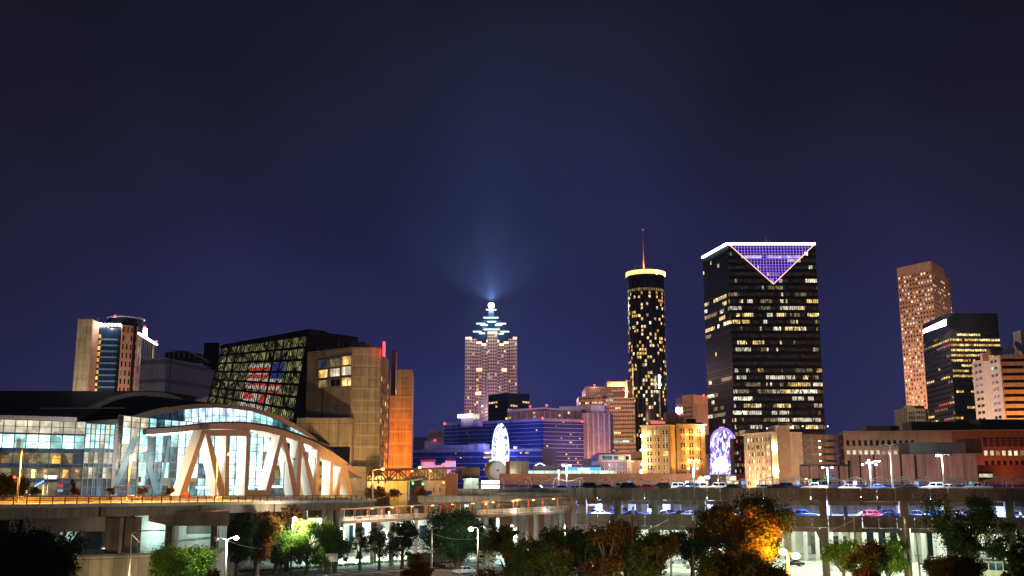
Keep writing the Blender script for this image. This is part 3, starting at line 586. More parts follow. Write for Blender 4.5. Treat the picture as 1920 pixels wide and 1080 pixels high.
# ---------------------------------------------------------------- covered walkway
wk = thing('covered_walkway', 'long sloping covered footbridge with mesh railing lit orange inside', 'footbridge', W(880, 960, 225))
WP = PX(655, 236, 1060, 215, 960)
def wy(x, a, b): return a + (b - a) * (x - 690) / (1060 - 690)
def WQ(x, ya, yb, o=0): return WP.p(x, wy(x, ya, yb)) + WP.n3 * o
for nm, m, ya, yb, yc, yd, o, dp in (('roof', 'brown', 951, 931.5, 953.6, 934.2, .5, 4.2), ('floor_beam', 'brown', 974.5, 957.5, 980, 962, 0, .4)):
    MB().prism([WQ(640, ya, yb, o), WQ(1060, ya, yb, o), WQ(1060, yc, yd, o), WQ(640, yc, yd, o)], -WP.n3 * dp).build(nm, m, wk)
MB().prism([WQ(640, 975, 958, -.42), WQ(1060, 975, 958, -.42), WQ(1060, 975, 958, -3.4), WQ(640, 975, 958, -3.4)], (0, 0, -.3)).build('floor', 'conc', wk)
k = 0; x = 665.0
while x < 1058:
    MB().bar(WQ(x, 952, 933, .05), WQ(x, 979, 961, .05), .12, n=4).build('post', 'brown', wk)
    MB().bar(WQ(x + 9, 952, 933, -3.3), WQ(x + 9, 979, 961, -3.3), .12, n=4).build('post', 'orange', wk)
    x += 27.7; k += 1
mb = MB(); mb2 = MB()
for o, y0 in ((.02, 0), (-3.35, 0)):
    mb.bar(WQ(640, 967.5, 948.8, o), WQ(1058, 967.5, 948.8, o), .05, n=4); mb.bar(WQ(640, 974, 957, o), WQ(1058, 974, 957, o), .05, n=4); mb.bar(WQ(640, 971, 953, o), WQ(1058, 971, 953, o), .035, n=4)
    x = 645
    while x < 1058: mb.bar(WQ(x, 967.5, 948.8, o), WQ(x, 974, 957, o), .035, n=4); x += 2.2
mb.build('mesh_railing', 'cream', wk)
for px in (728, 860, 905, 1000, 1048): MB().bar(WQ(px, 981, 963, -1.6), Vector((WQ(px, 981, 963, -1.6).x, WQ(px, 981, 963, -1.6).y, 0)), .55, n=10).build('column', 'conc', wk)
x = 690
while x < 1050:
    light(wk, WQ(x, 954.5, 935.5, -1.7), 300, (1, .42, .12), r=.15); MB().box(WQ(x, 953.9, 934.6, -1.7), (.5, .2, .1)).build('ceiling_light', 'bulbo', wk); x += 38
for px, py in ((913, 945), (971, 938)): 
    q = WP.p(px, py) + WP.n3 * .5; MB().ball(q, .16, 8).build('wall_lamp', 'bulbo', wk); light(wk, q + WP.n3 * .5, 420, SOD)
for px, py in ((964, 959), (1023, 956), (731, 961)):
    q = WP.p(px, py) + WP.n3 * .35; MB().ball(q, .14, 8).build('wall_lamp', 'bulbw', wk); light(wk, q + WP.n3 * .4, 160, WHT)
# ================================================================ SKYLINE
def shell(root, xy, z0, z1, m, name='body'): return MB().foot(xy, z0, z1).build(name, m, root)
def facade_fill(root, P, u, z, o, power, c, tz, ang=75, uo=0, name='floodlight'):  # added spot standing in for the city glow on a facade
    return light(root, P.at(u + uo, z, o), power, c, 'SPOT', r=.6, to=P.at(u, tz, 0), ang=ang, blend=.8, name=name)
def beacon(root, p, r=.7): MB().ball(p, r, 8).build('beacon', 'redl', root)
def inset(l, c, r, k):
    return [tuple(q) for q in (l, c, r, k)]
def Pp(a, b, o=0):
    v = VP(a, b); return VP(v.at(0, 0, o).xy, v.at(v.L, 0, o).xy)
# --- hotel with the tan blank wall, far side of the arena roof
ht = thing('hotel_tower', 'tan and blue-glass hotel tower with white lamps under its roof rim', 'hotel', W(190, 735, 520))
P = PX(145, 520, 253, 524, 700); zt = P.p(146, 597.8).z
TP = lambda x: P.u(x, 600)
MB().wbox(P, P.u(146.2, 600), P.u(174, 600), 0, zt, -26, 0).build('wall', M['tan'], ht)
MB().prism([P.at(TP(174) + .01, 0, -.01), P.at(TP(180), 0, -7), P.at(TP(180), 0, -26), P.at(TP(174) + .01, 0, -26)], (0, 0, zt - .5)).build('side_wall', 'pinkst', ht)
G = VP(P.at(TP(179.5), 0, -7).xy, P.at(TP(222.5), 0, -7).xy); zg = G.p(200, 615).z
MB().wbox(G, 0, G.L, 0, zg, -18, 0).build('glazing', 'bglass', ht)
for j in range(16):
    z = zg - 5.6 - j * 3.07
    MB().wbox(G, 1.6, G.L - .4, z - .75, z + .1, .02, .4).build('spandrel', 'bspan', ht)
    if j < 11: pane(ht, G, .3, 1.5, z + .3, z + 2.2, 'amber', .1)
for q in (.33, .66): MB().wbox(G, G.L * q - .1, G.L * q + .1, 0, zg, .03, .3).build('mullion', 'frame', ht)
for i in range(6): MB().ball(G.at(1.4 + i * G.L / 6.2, zg + 1.6, 1), .75, 8).build('roof_lamp', 'star', ht)
light(ht, G.at(G.L / 2, zg + 1, 5), 2500, (1, .9, .8), r=1); light(ht, G.at(G.L / 2, 40, 40), 22000, (.6, .8, 1), r=1, name='floodlight')  # second light is added fill for the blue glass
MB().wbox(G, 0, G.L + 2, zg + .1, zt - 1, -9, -6).build('parapet', 'tan2', ht)
c_ = W(219, 604, 534); MB().bar((c_.x, 546, zt - 4), (c_.x, 546, W(219, 600, 546).z), 9.3, n=28).build('crown_drum', 'bglass', ht); MB().bar((c_.x, 546, W(219, 600, 546).z + .01), (c_.x, 546, W(219, 597.5, 546).z), 9.8, n=28).build('crown_roof', 'fascia', ht)
beacon(ht, (c_.x + 2, 526, W(219, 597, 530).z + .5))
S1 = PX(222.6, 527, 253, 534, 700); z1 = S1.p(240, 603).z
MB().wbox(S1, 0, S1.L, 0, z1, -16, -.02).build('glazing', 'glass', ht)
facade(ht, S1, 0, z1 - 2, 4, 22, 'salmon', .42, .62, p=.08, mats=('dim', 'dteal'), seed=5)
MB().wbox(S1, S1.L * .70, S1.L * .86, 0, z1 + 2, -2, .6).build('lift_shaft', 'black', ht)
S2 = VP(S1.B, Gz(293, 647, S1.p(253, 625).z).xy); z2 = S1.p(253, 625).z
MB().wbox(S2, 0.02, S2.L, 0, z2, -14, -.02).build('glazing', 'glass', ht)
facade(ht, S2, 0, z2 - 15, 6, 12, 'salmon', .5, .55, p=.06, mats=('dim',), seed=6)
facade(ht, S2, z2 - 15, z2 - .5, 9, 1, 'mull', .86, .97, p=.15, mats=('dim', 'crm'), seed=8)
MB().wbox(S2, 0, S2.L, z2, z2 + .7, -.5, .8).build('light_strip', 'led', ht); beacon(ht, S2.at(S2.L, z2 + 2, 0)); beacon(ht, S2.at(S2.L * .52, z2 + 7, -2)); MB().wbox(S2, S2.L * .5, S2.L * .56, z2 + .7, z2 + 6, -3, -1).build('mast', 'star', ht)
facade_fill(ht, P, TP(160), 16, 60, 190000, (1, .78, .45), 60, 70); facade_fill(ht, S1, S1.L * .6, 18, 46, 90000, (1, .42, .16), 55, 80)
# --- grey and brown banded block beside the hotel
gb = thing('broadcast_block', 'windowless grey banded block with steel frames on its roof', 'building', W(320, 750, 432))
C0, C1, C2 = W(264, 670, 436), W(312.5, 670.5, 430), W(408, 679.5, 470); zt = C1.z
shell(gb, [C0.xy, C1.xy, C2.xy, (C2.x - 10, 500), (C0.x, 500)], 0, zt, 'grey')
for a, b in ((1480, 1890),): 
    Q = PX(308, 440, 388, 452); mb = MB()
    for x in (309, 317, 326, 335, 345, 355, 365, 378): mb.bar(Q.p(x, 672), Q.p(x, 656 + (abs(x - 335) * .12)), .22, n=4)
    mb.bar(Q.p(309, 658), Q.p(350, 655.5), .2, n=4).bar(Q.p(350, 655.5), Q.p(390, 678), .25, n=4); mb.build('roof_frame', 'steel', gb)
    MB().prism([Q.p(308, 674), Q.p(388, 676), Q.p(378, 664), Q.p(345, 657.5), Q.p(308, 661)], (0, 12, 0)).build('roof_plant', 'black', gb)
MB().box(W(402, 670, 470) , (7, 10, 12)).build('roof_plant', 'black', gb)
Q = VP(C0.xy, C1.xy); facade_fill(gb, Q, Q.L * .5, 24, 50, 22000, (.9, .8, 1), 60); Q = VP(C1.xy, C2.xy); facade_fill(gb, Q, Q.L * .5, 25, 45, 26000, (1, .7, .3), 50)
# --- slanted glass atrium
at_ = thing('glass_atrium', 'dark leaning glass atrium with lit trusses and a striped flag hung inside', 'building', W(470, 780, 410))
P = PX(416, 437, 577, 400, 650)
def AT(s, t, o=0):   # s across, t up the leaning wall
    a = Vector((388 + (549.5 - 388) * s, 756 + (792 - 756) * s)); b = Vector((416 + (577 - 416) * s, 652 + (627.5 - 652) * s))
    q = a.lerp(b, t); return P.p(q.x, q.y) + P.n3 * o
MB().prism([AT(0, 0, -1.2), AT(1, 0, -1.2), AT(1, 1, -1.2), AT(0, 1, -1.2)], -P.n3 * 3).build('back_screen', 'atr', at_)
MB().prism([AT(0, -.25, -4.3), AT(1, -.25, -4.3), AT(1, 1, -4.3), AT(0, 1, -4.3)], -P.n3 * 26).build('body', 'black', at_)
MB().prism([AT(0, -.35, -.3), AT(1.0, -.35, -.3), AT(1, .02, -.3), AT(0, .02, -.3)], -P.n3 * 3).build('base_wall', 'black', at_)
mb = MB(); nr = 7
for j in range(nr + 1):
    t = j / nr; mb.prism([AT(0, t - .015, .4), AT(1, t - .015, .4), AT(1, t + .015, .4), AT(0, t + .015, .4)], -P.n3 * 1)
for i in range(12):
    s = i / 11; mb.prism([AT(s - .0025, 0, .1), AT(s + .0025, 0, .1), AT(s + .0025, 1, .1), AT(s - .0025, 1, .1)], -P.n3 * .4)
for i in range(47):
    s = i / 46; mb.bar(AT(s, 0, .1), AT(s, 1, .1), .15, n=4)
for j in range(nr):
    for i in range(0, 11): mb.bar(AT(i / 11, (j + (i % 2)) / nr, -.1), AT((i + 1) / 11, (j + 1 - (i % 2)) / nr, -.1), .2, n=4)
mb.build('truss_frame', 'black', at_)
MB().prism([AT(-.01, 1.0, .6), AT(1.02, 1.0, .6), AT(1.02, 1.06, .6), AT(-.01, 1.05, .6)], -P.n3 * 9).build('roof_edge', 'black', at_)
MB().prism([AT(1.0, -.35, .5), AT(1.0, 1.05, .5), AT(1.005, 1.05, .5), AT(1.14, -.35, .5)], -P.n3 * 26).build('side_wall', 'black', at_)
fl = em('flag_red_lit', (1, .10, .06), .55); fw = em('flag_white_lit', (1, .93, .78), .5); fb = em('flag_blue_lit', (.05, .08, .35), .5)  # emission puts the indoor light into the flag and wall colours
M.update(fl=fl, fw=fw, fb=fb)
for k in range(7): MB().prism([AT(.36, .33 + k * .05, -1), AT(.60 if k > 2 else .76, .33 + k * .05 + .012, -1), AT(.60 if k > 2 else .76, .38 + k * .05 + .010, -1), AT(.36, .38 + k * .05 - .002, -1)], -P.n3 * .1).build('flag_stripe', 'fl' if k % 2 else 'fw', at_)
MB().prism([AT(.605, .48, -1), AT(.76, .49, -1), AT(.76, .70, -1), AT(.605, .69, -1)], -P.n3 * .1).build('flag_canton', 'fb', at_)
for x0, x1, t0, t1 in ((.37, .78, .26, .30), (.37, .47, .17, .21), (.36, .40, .18, .28), (.55, .62, .10, .28), (.40, .45, .22, .24)): MB().prism([AT(x0, t0, -.95), AT(x1, t0 + .03, -.95), AT(x1, t1 + .03, -.95), AT(x0, t1, -.95)], -P.n3 * .1).build('red_logo', 'fl', at_)
MB().prism([AT(.33, .04, -1.05), AT(.66, .04, -1.05), AT(.66, .28, -1.05), AT(.33, .28, -1.05)], -P.n3 * .1).build('lit_white_wall', 'fw', at_)
# --- tan precast tower with the red sign
tt = thing('tan_office_block', 'tan concrete office block with nine square windows and a red roof sign', 'office block', W(660, 870, 365))
A = W(577, 659, 372); C = W(661, 648.5, 358); B_ = W(714, 648.5, 360); D_ = W(729.5, 668, 400); zt = W(661, 648.5, 358).z
FA, FB, FC = VP(A.xy, C.xy), VP(C.xy, B_.xy), VP(B_.xy, D_.xy)
shell(tt, [A.xy, C.xy, B_.xy, D_.xy, (A.x, 405)], 0, zt - .4, 'tan')
xs_, rows_ = ((599, 616), (620.3, 639), (642.6, 660)), (((676.5, 690), (674, 688), (669, 685)), ((694.5, 709), (692, 706.5), (688, 704)), ((714, 727.5), (712, 725), (709, 724)))
mk = [['dblu', 'olive', 'yel'], ['yel', 'crm', 'crm'], ['dim', 'black', 'warm']]
for j in range(3):
    for i in range(3):
        x0, x1 = xs_[i]; y0, y1 = rows_[j][i]; u0, u1, z0, z1 = FA.u(x0, y0), FA.u(x1, y0), FA.p(x0, y1).z, FA.p(x0, y0).z
        pane(tt, FA, u0, u1, z0, z1, mk[j][i], .03); mb = MB()
        for a, b, c, d in ((u0 - .3, u0, z0 - .3, z1 + .3), (u1, u1 + .3, z0 - .3, z1 + .3), (u0, u1, z1, z1 + .3), (u0, u1, z0 - .3, z0)): mb.wbox(FA, a, b, c, d, 0, .5)
        mb.wbox(FA, (u0 + u1) / 2 - .06, (u0 + u1) / 2 + .06, z0, z1, .04, .12); mb.build('window_frame', 'tan2', tt)
MB().wbox(FC, .02, FC.L, 0, zt - 9, .0, .01).build('side_glazing', 'brglass', tt)
facade(tt, FC, 8, zt - 9, 4, 13, 'tan', .5, .5, p=.55, mats=('yel', 'amber', 'warm', 'dim'), seed=11)
for j in range(12):
    for Q in (FA, FB):
        z = zt - 2.6 - j * 4.0
        if Q is FB or j in (0, 5, 6, 7, 8, 9, 10, 11): MB().wbox(Q, .02, Q.L - .02, z - .55, z, .0, .07).build('floor_band', 'tanb', tt)
LB = PX(556, 352, 660, 352, 800); MB().wbox(LB, LB.u(556, 800), LB.u(660.5, 800), 0, LB.p(600, 783.5).z, -5, 0).build('lower_block', 'tan', tt)
MB().wbox(LB, LB.u(586, 800), LB.u(586.6, 800), LB.p(600, 830).z, LB.p(600, 805).z, .01, .1).build('joint', 'black', tt)
MB().wbox(LB, LB.u(612, 850), LB.u(656, 850), LB.p(600, 870).z, LB.p(600, 838).z, .02, .2).build('dark_window', 'glass', tt)
q = B_ + Vector((.6, -.5, 0)); zs0, zs1 = W(719, 668, 360).z, W(719, 641, 360).z
MB().box((q.x + .55, q.y + .5, (zs0 + zs1) / 2), (.5, 2.6, zs1 - zs0)).build('red_sign', 'neon', tt); light(tt, (q.x + 2, q.y - 1, (zs0 + zs1) / 2), 900, (1, .05, .05), r=1)
MB().box((B_.x + 3.2, B_.y + 14, zt - 8), (1.6, 4, 16)).build('dark_shaft', 'black', tt); mb = MB()
for x, y in ((596, 650), (610, 652), (635, 640), (643, 646), (676, 642), (704, 645)): q = W(x, 655, 372); mb.bar(q - Vector((0, 0, 3)), (q.x, q.y, W(x, y, 372).z), .09, n=4)
mb.build('aerials', 'steel', tt)
MB().box(W(672, 648, 378), (6, 4, 2.6)).build('roof_plant', 'grey', tt); MB().ball(W(690, 647.5, 368), 1.6, 10, .6).build('roof_dish', 'concw', tt)
facade_fill(tt, FB, FB.L * .4, 16, 40, 40000, (1, .64, .30), 45, 85); facade_fill(tt, FA, FA.L * .4, 22, 40, 13000, (1, .65, .3), 58, 70); facade_fill(tt, FC, FC.L * .4, 15, 22, 16000, SOD, 40, 90); light(tt, LB.at(LB.L * .6, 18, 22), 2500, (1, .66, .3), r=.5)
# --- orange-lit block
ob = thing('orange_lit_block', 'plain precast block glowing deep orange, right of the tan office block', 'building', W(752, 870, 402))
A, B_, D_ = W(732, 693, 402), W(773.5, 693, 402), W(776.5, 705, 440); zt = A.z
shell(ob, [A.xy, B_.xy, D_.xy, (A.x, 440)], 0, zt, 'tan'); Q = VP(A.xy, B_.xy)
for j in range(9): MB().wbox(Q, .02, Q.L - .02, zt - 6.6 - j * 4.4, zt - 6 - j * 4.4, .0, .07).build('floor_band', 'tanb', ob)
facade_fill(ob, Q, Q.L * .5, 14, 30, 140000, (1, .22, .02), 22, 95); facade_fill(ob, VP(B_.xy, D_.xy), 20, 15, 30, 50000, (1, .30, .05), 40, 90)
# --- distant stepped tower with lit crown
pk = thing('stepped_tower', 'tall stepped tower with ice-white lit tiers and a beacon on top', 'skyscraper', W(920, 780, 1400))
D0 = 1400; z_ = lambda y: W(920, y, D0).z
def xx(px, y): return W(px, y, D0).x
bay = [(871.5, 884, 634, 6), (884, 893.5, 634, 9), (892.5, 903, 643, 3), (902, 913, 647, 0.5), (911.5, 914.5, 641, -2), (914, 932.5, 626, -5), (932, 936, 641, -2), (934.5, 945, 647, .5), (944, 953.5, 643, 3), (953, 962, 634, 9), (961.5, 969.5, 634, 6)]
for k, (x0, x1, yt, dy) in enumerate(bay):
    a, b = xx(x0, 700), xx(x1, 700); Q = VP((a, D0 + dy), (b, D0 + dy)); zt = z_(yt)
    MB().foot([(a, D0 + dy), (b, D0 + dy), (b, D0 + 45), (a, D0 + 45)], 0, zt).build('bay', 'bglass', pk)
    facade(pk, Q, z_(800), zt, max(1, round((x1 - x0) / 4.5)), 26 if k != 5 else 28, 'pinkst', .66, .6, p=.055, mats=('warm', 'whi', 'cool', 'yel'), e=1.2, seed=20 + k)
    if k not in (1, 9): MB().wbox(Q, .2, Q.L - .2, zt - 1, zt + 2.2, -1, 2).build('crown_light', 'rim', pk)
for x0, x1, y in ((893, 904, 693.5), (941, 950, 694), (891, 902, 738)):
    Q = VP((xx(x0, y), D0 - 1), (xx(x1, y), D0 - 1)); mb = MB()
    for a in (.15, .5, .85): mb.wbox(Q, Q.L * a - 1, Q.L * a + 1, z_(y + 3), z_(y - 3), .3, 1.2)
    mb.wbox(Q, 0, Q.L, z_(y - 2.2), z_(y - 3.2), .3, 1.1); mb.build('crown_light', 'rim', pk)
for x0, x1, y0, y1, dy in ((887, 954, 660, 619.5, 12), (893, 948, 622, 604, 16), (900, 941, 606, 597, 14), (907, 934, 600, 592.5, 18), (911.5, 929.5, 594, 577, 20), (914.5, 926, 578, 571, 22)):
    a, b = xx(x0, y1), xx(x1, y1); MB().foot([(a, D0 + dy + 6), (a + (b - a) * .2, D0 + dy), (a + (b - a) * .8, D0 + dy), (b, D0 + dy + 6), (b, D0 + 46), (a, D0 + 46)], z_(y0), z_(y1)).build('tier', 'bglass', pk)
for x0, x1, y, dy in ((886.5, 902, 619.5, 10), (938.5, 954.5, 619.5, 10), (898, 909, 623.5, 7), (935, 944.5, 624, 7), (907, 936.5, 616.5, 5), (892.5, 909, 604, 12), (931, 948.5, 604, 12), (901, 914, 607.5, 9), (928, 941, 607.5, 9), (914, 929.5, 600.8, 10), (906, 934, 592.3, 14), (911, 929.8, 576.8, 16)):
    a, b = xx(x0, y), xx(x1, y); MB().foot([(a, D0 + dy), (b, D0 + dy), (b, D0 + dy + 3), (a, D0 + dy + 3)], z_(y + .45), z_(y - .6)).build('tier_light', 'ledg', pk)
MB().bar((xx(920.4, 571), D0 + 30, z_(571)), (xx(920.4, 566), D0 + 30, z_(564)), 3.2, 1, 8).build('spire', 'ledg', pk); MB().ball((xx(920.4, 567), D0 + 24, z_(567.5)), 4.2, 10).build('beacon_lamp', 'star', pk)
light(pk, (xx(920, 560), D0 - 8, z_(566)), 160000, (.75, .95, 1), r=3); light(pk, (xx(920.4, 565), D0 + 20, z_(561)), 1.6e7, (.32, .55, 1), 'SPOT', r=3, to=(xx(920.4, 565), D0 + 10, 5000), ang=40, blend=1, name='searchlight'); light(pk, (xx(920.4, 563), D0 + 20, z_(559)), 5e6, (.35, .58, 1), 'SPOT', r=3, to=(xx(920.4, 565), D0 + 10, 5000), ang=165, blend=.6, name='searchlight')
for x in (895, 945): light(pk, (xx(x, 610), D0 - 26, z_(600)), 60000, (.8, 1, .95), r=2)
light(pk, (xx(920, 650), D0 - 120, z_(760)), 520000, (.75, .45, .65), r=3, name='floodlight')  # added fill in place of city glow on the tower
# --- dark blue box in front of it
db = thing('dark_blue_block', 'plain dark blue office box in front of the stepped tower', 'office block', W(950, 780, 1000))
A, C, B_ = W(915.5, 740, 1010), W(952, 736.5, 985), W(993, 738.5, 1000); zt = C.z
shell(db, [A.xy, C.xy, B_.xy, (B_.x, 1050), (A.x, 1050)], 0, zt, 'bglass')
for Q, s, n in ((VP(A.xy, C.xy), 31, 8), (VP(C.xy, B_.xy), 32, 9)): facade(db, Q, z_(900) * .7, zt - 6, n, 20, 'frame', .8, .45, p=.09, mats=('warm', 'whi', 'cool'), seed=s, run=.4)
# --- long banded building behind the wheel
bd = thing('banded_office_building', 'long dark blue office building ringed by thin pale bands', 'office building', W(960, 880, 720))
A, C, B_ = W(833, 795, 760), W(1018, 786, 700), W(1094, 791.5, 715); zt = C.z
FA, FB = VP(A.xy, C.xy), VP(C.xy, B_.xy)
shell(bd, [A.xy, C.xy, B_.xy, (B_.x, 790), (A.x, 800)], 0, zt - .1, 'bluegl')
nb = 13; sp = (C.z - W(1018, 885, 700).z) / nb
for j in range(nb + 1):
    z = zt - j * sp; h = 1.3 if j == 0 else .38
    for Q in (FA, FB): MB().wbox(Q, -.3, Q.L + .3, z - h, z + (.6 if j == 0 else 0), -.1, .5).build('pale_band', 'pslab', bd)
rn = random.Random(3)
for Q in (FA, FB):
    for k in range(20 if Q is FB else 12): 
        u = rn.uniform(2, Q.L - 3); j = rn.randrange(nb); pane(bd, Q, u, u + rn.uniform(.6, 1.4), zt - (j + .75) * sp, zt - (j + .45) * sp, rn.choice(('warm', 'whi', 'yel', 'dim')), .05)
LW = PX(772, 690, 1018, 660, 850); zl = LW.p(900, 843.5).z
MB().wbox(LW, LW.u(772, 850), LW.u(1017, 850), 0, zl, -30, 0).build('lower_wing', 'bluegl', bd)
for j in range(6): MB().wbox(LW, LW.u(772, 850) - .2, LW.u(1017, 850) + .2, zl - j * 4.2 - (1.3 if j == 0 else .45), zl - j * 4.2 + (.3 if not j else 0), .01, .5).build('pale_band', 'pslab', bd)
for x0, x1, y0, y1 in ((907, 924, 847, 851), (907, 924, 855, 859), (916, 925, 862, 866), (910, 914, 871, 875), (907, 913, 878.5, 882.5), (854, 856, 849, 851), (863, 865, 857, 859), (881, 883, 856, 858), (975, 978, 848, 850), (985, 992, 848, 850)): pane(bd, LW, LW.u(x0, y0), LW.u(x1, y0), LW.p(x0, y1).z, LW.p(x0, y0).z, 'warm', .1)
for a, b, c, d, m in ((806, 866, 834, 842, 'pslab'), (868, 898, 831, 842, 'grey'), (955, 962, 836, 843, 'pslab'), (783, 800, 842, 845, 'grey')):
    Q = LW; MB().wbox(Q, Q.u(a, d), Q.u(b, d), zl - .5, Q.p(a, c).z, -20, -8).build('roof_plant', m, bd)
RF = PX(858, 735, 910, 720, 790)
MB().wbox(RF, RF.u(861, 785), RF.u(892, 785), zt - 3, RF.p(870, 783).z, -8, -2).build('roof_plant', 'pslab', bd)
MB().wbox(RF, RF.u(859.5, 780), RF.u(886.5, 780), RF.p(870, 783).z, RF.p(870, 777).z, 0, .6).build('sign_box', 'led', bd); text('SPORTS TOWER', RF, RF.u(873, 780), RF.p(873, 780).z, 1.3, 'signb', bd, .62)
MB().wbox(RF, RF.u(888, 780), RF.u(899, 780), RF.p(890, 786).z, RF.p(890, 776.5).z, 0, .5).build('panel', 'crm', bd)
for x, y, D in ((833.5, 794, 758), (1017, 784, 699), (1091.5, 790, 713)): beacon(bd, W(x, y, D), .8)
facade_fill(bd, FB, FB.L * .5, 22, 40, 60000, (1, .55, .35), 30, 110); light(bd, FA.at(FA.L * .3, 24, 60), 60000, (.3, .4, 1), r=2, name='floodlight')  # both lights are added fill for the banded fronts
lw = thing('low_round_block', 'low purple-grey block with a round drum left of the banded building', 'building', W(805, 830, 800))
Q = PX(770, 800, 840, 800, 830)
MB().wbox(Q, Q.u(770, 830), Q.u(833, 830), 0, Q.p(800, 826).z, -20, 0).build('wall', 'pslab', lw); MB().wbox(Q, Q.u(775, 822), Q.u(796, 822), 0, Q.p(800, 819.5).z, -20, .1).build('glazing', 'bglass', lw)
c_ = Q.p(818, 820); MB().bar((c_.x, 812, 0), (c_.x, 812, Q.p(818, 820).z), 8.5, n=24).build('drum', 'pslab', lw); MB().wbox(Q, Q.u(799, 805), Q.u(832, 805), 0, Q.p(818, 803).z, -34, -24).build('penthouse', 'tan2', lw); beacon(lw, W(815.5, 826, 799), .7); light(lw, (c_.x - 4, 775, Q.p(818, 812).z), 5000, (.9, .5, .7), r=1)
# --- finned purple-brown building with the long roof terrace
fn = thing('finned_building', 'purple-brown panelled building with tall pale fins beside the banded offices', 'building', W(1110, 870, 730))
P = PX(1090, 726, 1143.5, 722, 800); zt = P.p(1110, 774).z
MB().wbox(P, 0, P.L, 0, zt, -24, 0).build('wall', 'pslab', fn)
for x in (1102.5, 1113, 1123, 1134, 1143): MB().wbox(P, P.u(x, 800) - .45, P.u(x, 800) + .45, 0, zt - .4, .02, 1).build('fin', 'fascia', fn)
MB().wbox(P, P.u(1107.5, 765), P.u(1133, 765), zt, P.p(1110, 759.5).z, -10, -2).build('roof_plant', 'concw', fn)
T = PX(940, 752, 1108, 735, 780)
MB().wbox(T, T.u(950, 770), T.u(1092, 770), T.p(1000, 790).z - 6, T.p(1000, 770).z, -14, -1).build('terrace', 'rust', fn)
MB().prism([T.p(951, 768), T.p(1018, 764), T.p(1090, 768.5), T.p(1090, 771.5), T.p(1018, 767), T.p(951, 773)], -T.n3 * 12).build('roof_slab', 'fascia', fn)
MB().wbox(T, T.u(1047, 765), T.u(1108, 765), T.p(1050, 768).z, T.p(1050, 761.5).z, -12, -3).build('roof_plant', 'concw', fn)
for x in range(955, 1092, 11): MB().wbox(T, T.u(x, 770) - .25, T.u(x, 770) + .25, T.p(1000, 790).z, T.p(1000, 772).z, -.9, 0).build('column', 'fascia', fn)
for x, y in ((954, 781), (999, 772), (1047, 777), (1001, 780), (948, 783), (1065, 772)): pane(fn, T, T.u(x, y), T.u(x + 4, y), T.p(x, y + 4).z, T.p(x, y).z, 'warm', .05)
for x, y in ((994, 762), (1025, 760)): beacon(fn, W(x, y, 745), .8)
light(fn, P.at(P.L * .75, 26, 14), 15000, (1, .38, .2), r=1, name='floodlight'); light(fn, P.at(P.L * .3, 45, 30), 14000, (1, .5, .6), r=1, name='floodlight'); light(fn, T.at(T.L * .5, 75, 40), 26000, (.85, .5, .9), r=1, name='floodlight')  # added fill lights in place of street glow
# --- brown office slab, and the cream block behind it
bo = thing('brown_office_slab', 'stepped brown office slab with thin window bands left of the round tower', 'office building', W(1150, 850, 860))
A, C, B_ = W(1085, 744, 880), W(1143, 742, 860), W(1190, 746, 856)
z1, z2 = W(1105, 724.5, 872).z, W(1160, 746, 858).z
shell(bo, [A.xy, (W(1130, 742, 868)).xy, (W(1130, 742, 868).x, 910), (A.x, 910)], 0, A.z, 'brglass', 'low_body')
shell(bo, [W(1098, 730, 874).xy, W(1172, 730, 876).xy, (W(1172, 730, 876).x, 920), (W(1098, 730, 874).x, 920)], A.z + .02, z1, 'brglass', 'top_body')
shell(bo, [W(1130, 742, 866).xy, C.xy, B_.xy, (B_.x, 905), (W(1130, 742, 866).x + .1, 905)], 0, z2, 'brglass', 'tall_body')
for a, b, zt, nx, ny, s in ((A.xy, W(1130, 742, 868).xy, A.z, 11, 24, 41), (W(1098, 730, 874).xy, W(1172, 730, 876).xy, z1, 20, 6, 42), (C.xy, B_.xy, z2, 14, 26, 43), (W(1130, 742, 866).xy, C.xy, z2, 4, 26, 44)):
    Q = VP(a, b); b0 = 0 if ny > 10 else A.z; facade(bo, Q, b0, zt, nx, ny, 'pinkst', .7, .42, p=.07, mats=('warm', 'yel', 'cool'), e=.5, rows=[.05, .5 if ny == 24 else .12, .10, .04, .1, .05] + [.07] * 30, run=.4, seed=s)
for x, y, D in ((1114.5, 722.5, 870), (1168, 731, 870)): beacon(bo, W(x, y, D), .9)
Q = VP(C.xy, B_.xy); facade_fill(bo, Q, Q.L * .5, 30, 60, 130000, (1, .55, .25), 70, 90); Q = VP(W(1098, 730, 874).xy, W(1172, 730, 876).xy); light(bo, Q.at(Q.L * .4, z1 + 5, 45), 35000, (1, .6, .5), r=2, name='floodlight')  # added spot and fill brighten the brown fronts
pane(bo, VP(C.xy, B_.xy), 0.5, 17, W(1160, 829.5, 858).z, W(1160, 826, 858).z, 'cool', 1)
cb_ = thing('cream_block', 'flat-topped cream block with uplights behind the brown office slab', 'building', W(1160, 750, 930))
P = PX(1138, 930, 1187, 930, 730); zt = P.p(1150, 715.5).z
MB().wbox(P, P.u(1138.5, 720), P.u(1176, 720), 0, zt, -25, 0).build('wall', 'cream', cb_); MB().wbox(P, P.u(1176, 720) + .02, P.u(1186, 720), 0, zt, -25, -1).build('dark_bay', 'brglass', cb_)
for x in (1152, 1161, 1177): light(cb_, P.at(P.u(x, 727), P.p(x, 733).z, 5), 9000, (1, .6, .25), r=.5, name='uplight')
for k in range(6): pane(cb_, P, P.u(1177, 720) + .3, P.u(1182, 720), zt - 24 - k * 4, zt - 22 - k * 4, 'yel', -.9)
for x, y in ((1140, 717), (1141, 727), (1175, 714.5)): beacon(cb_, W(x, y, 928), .9)
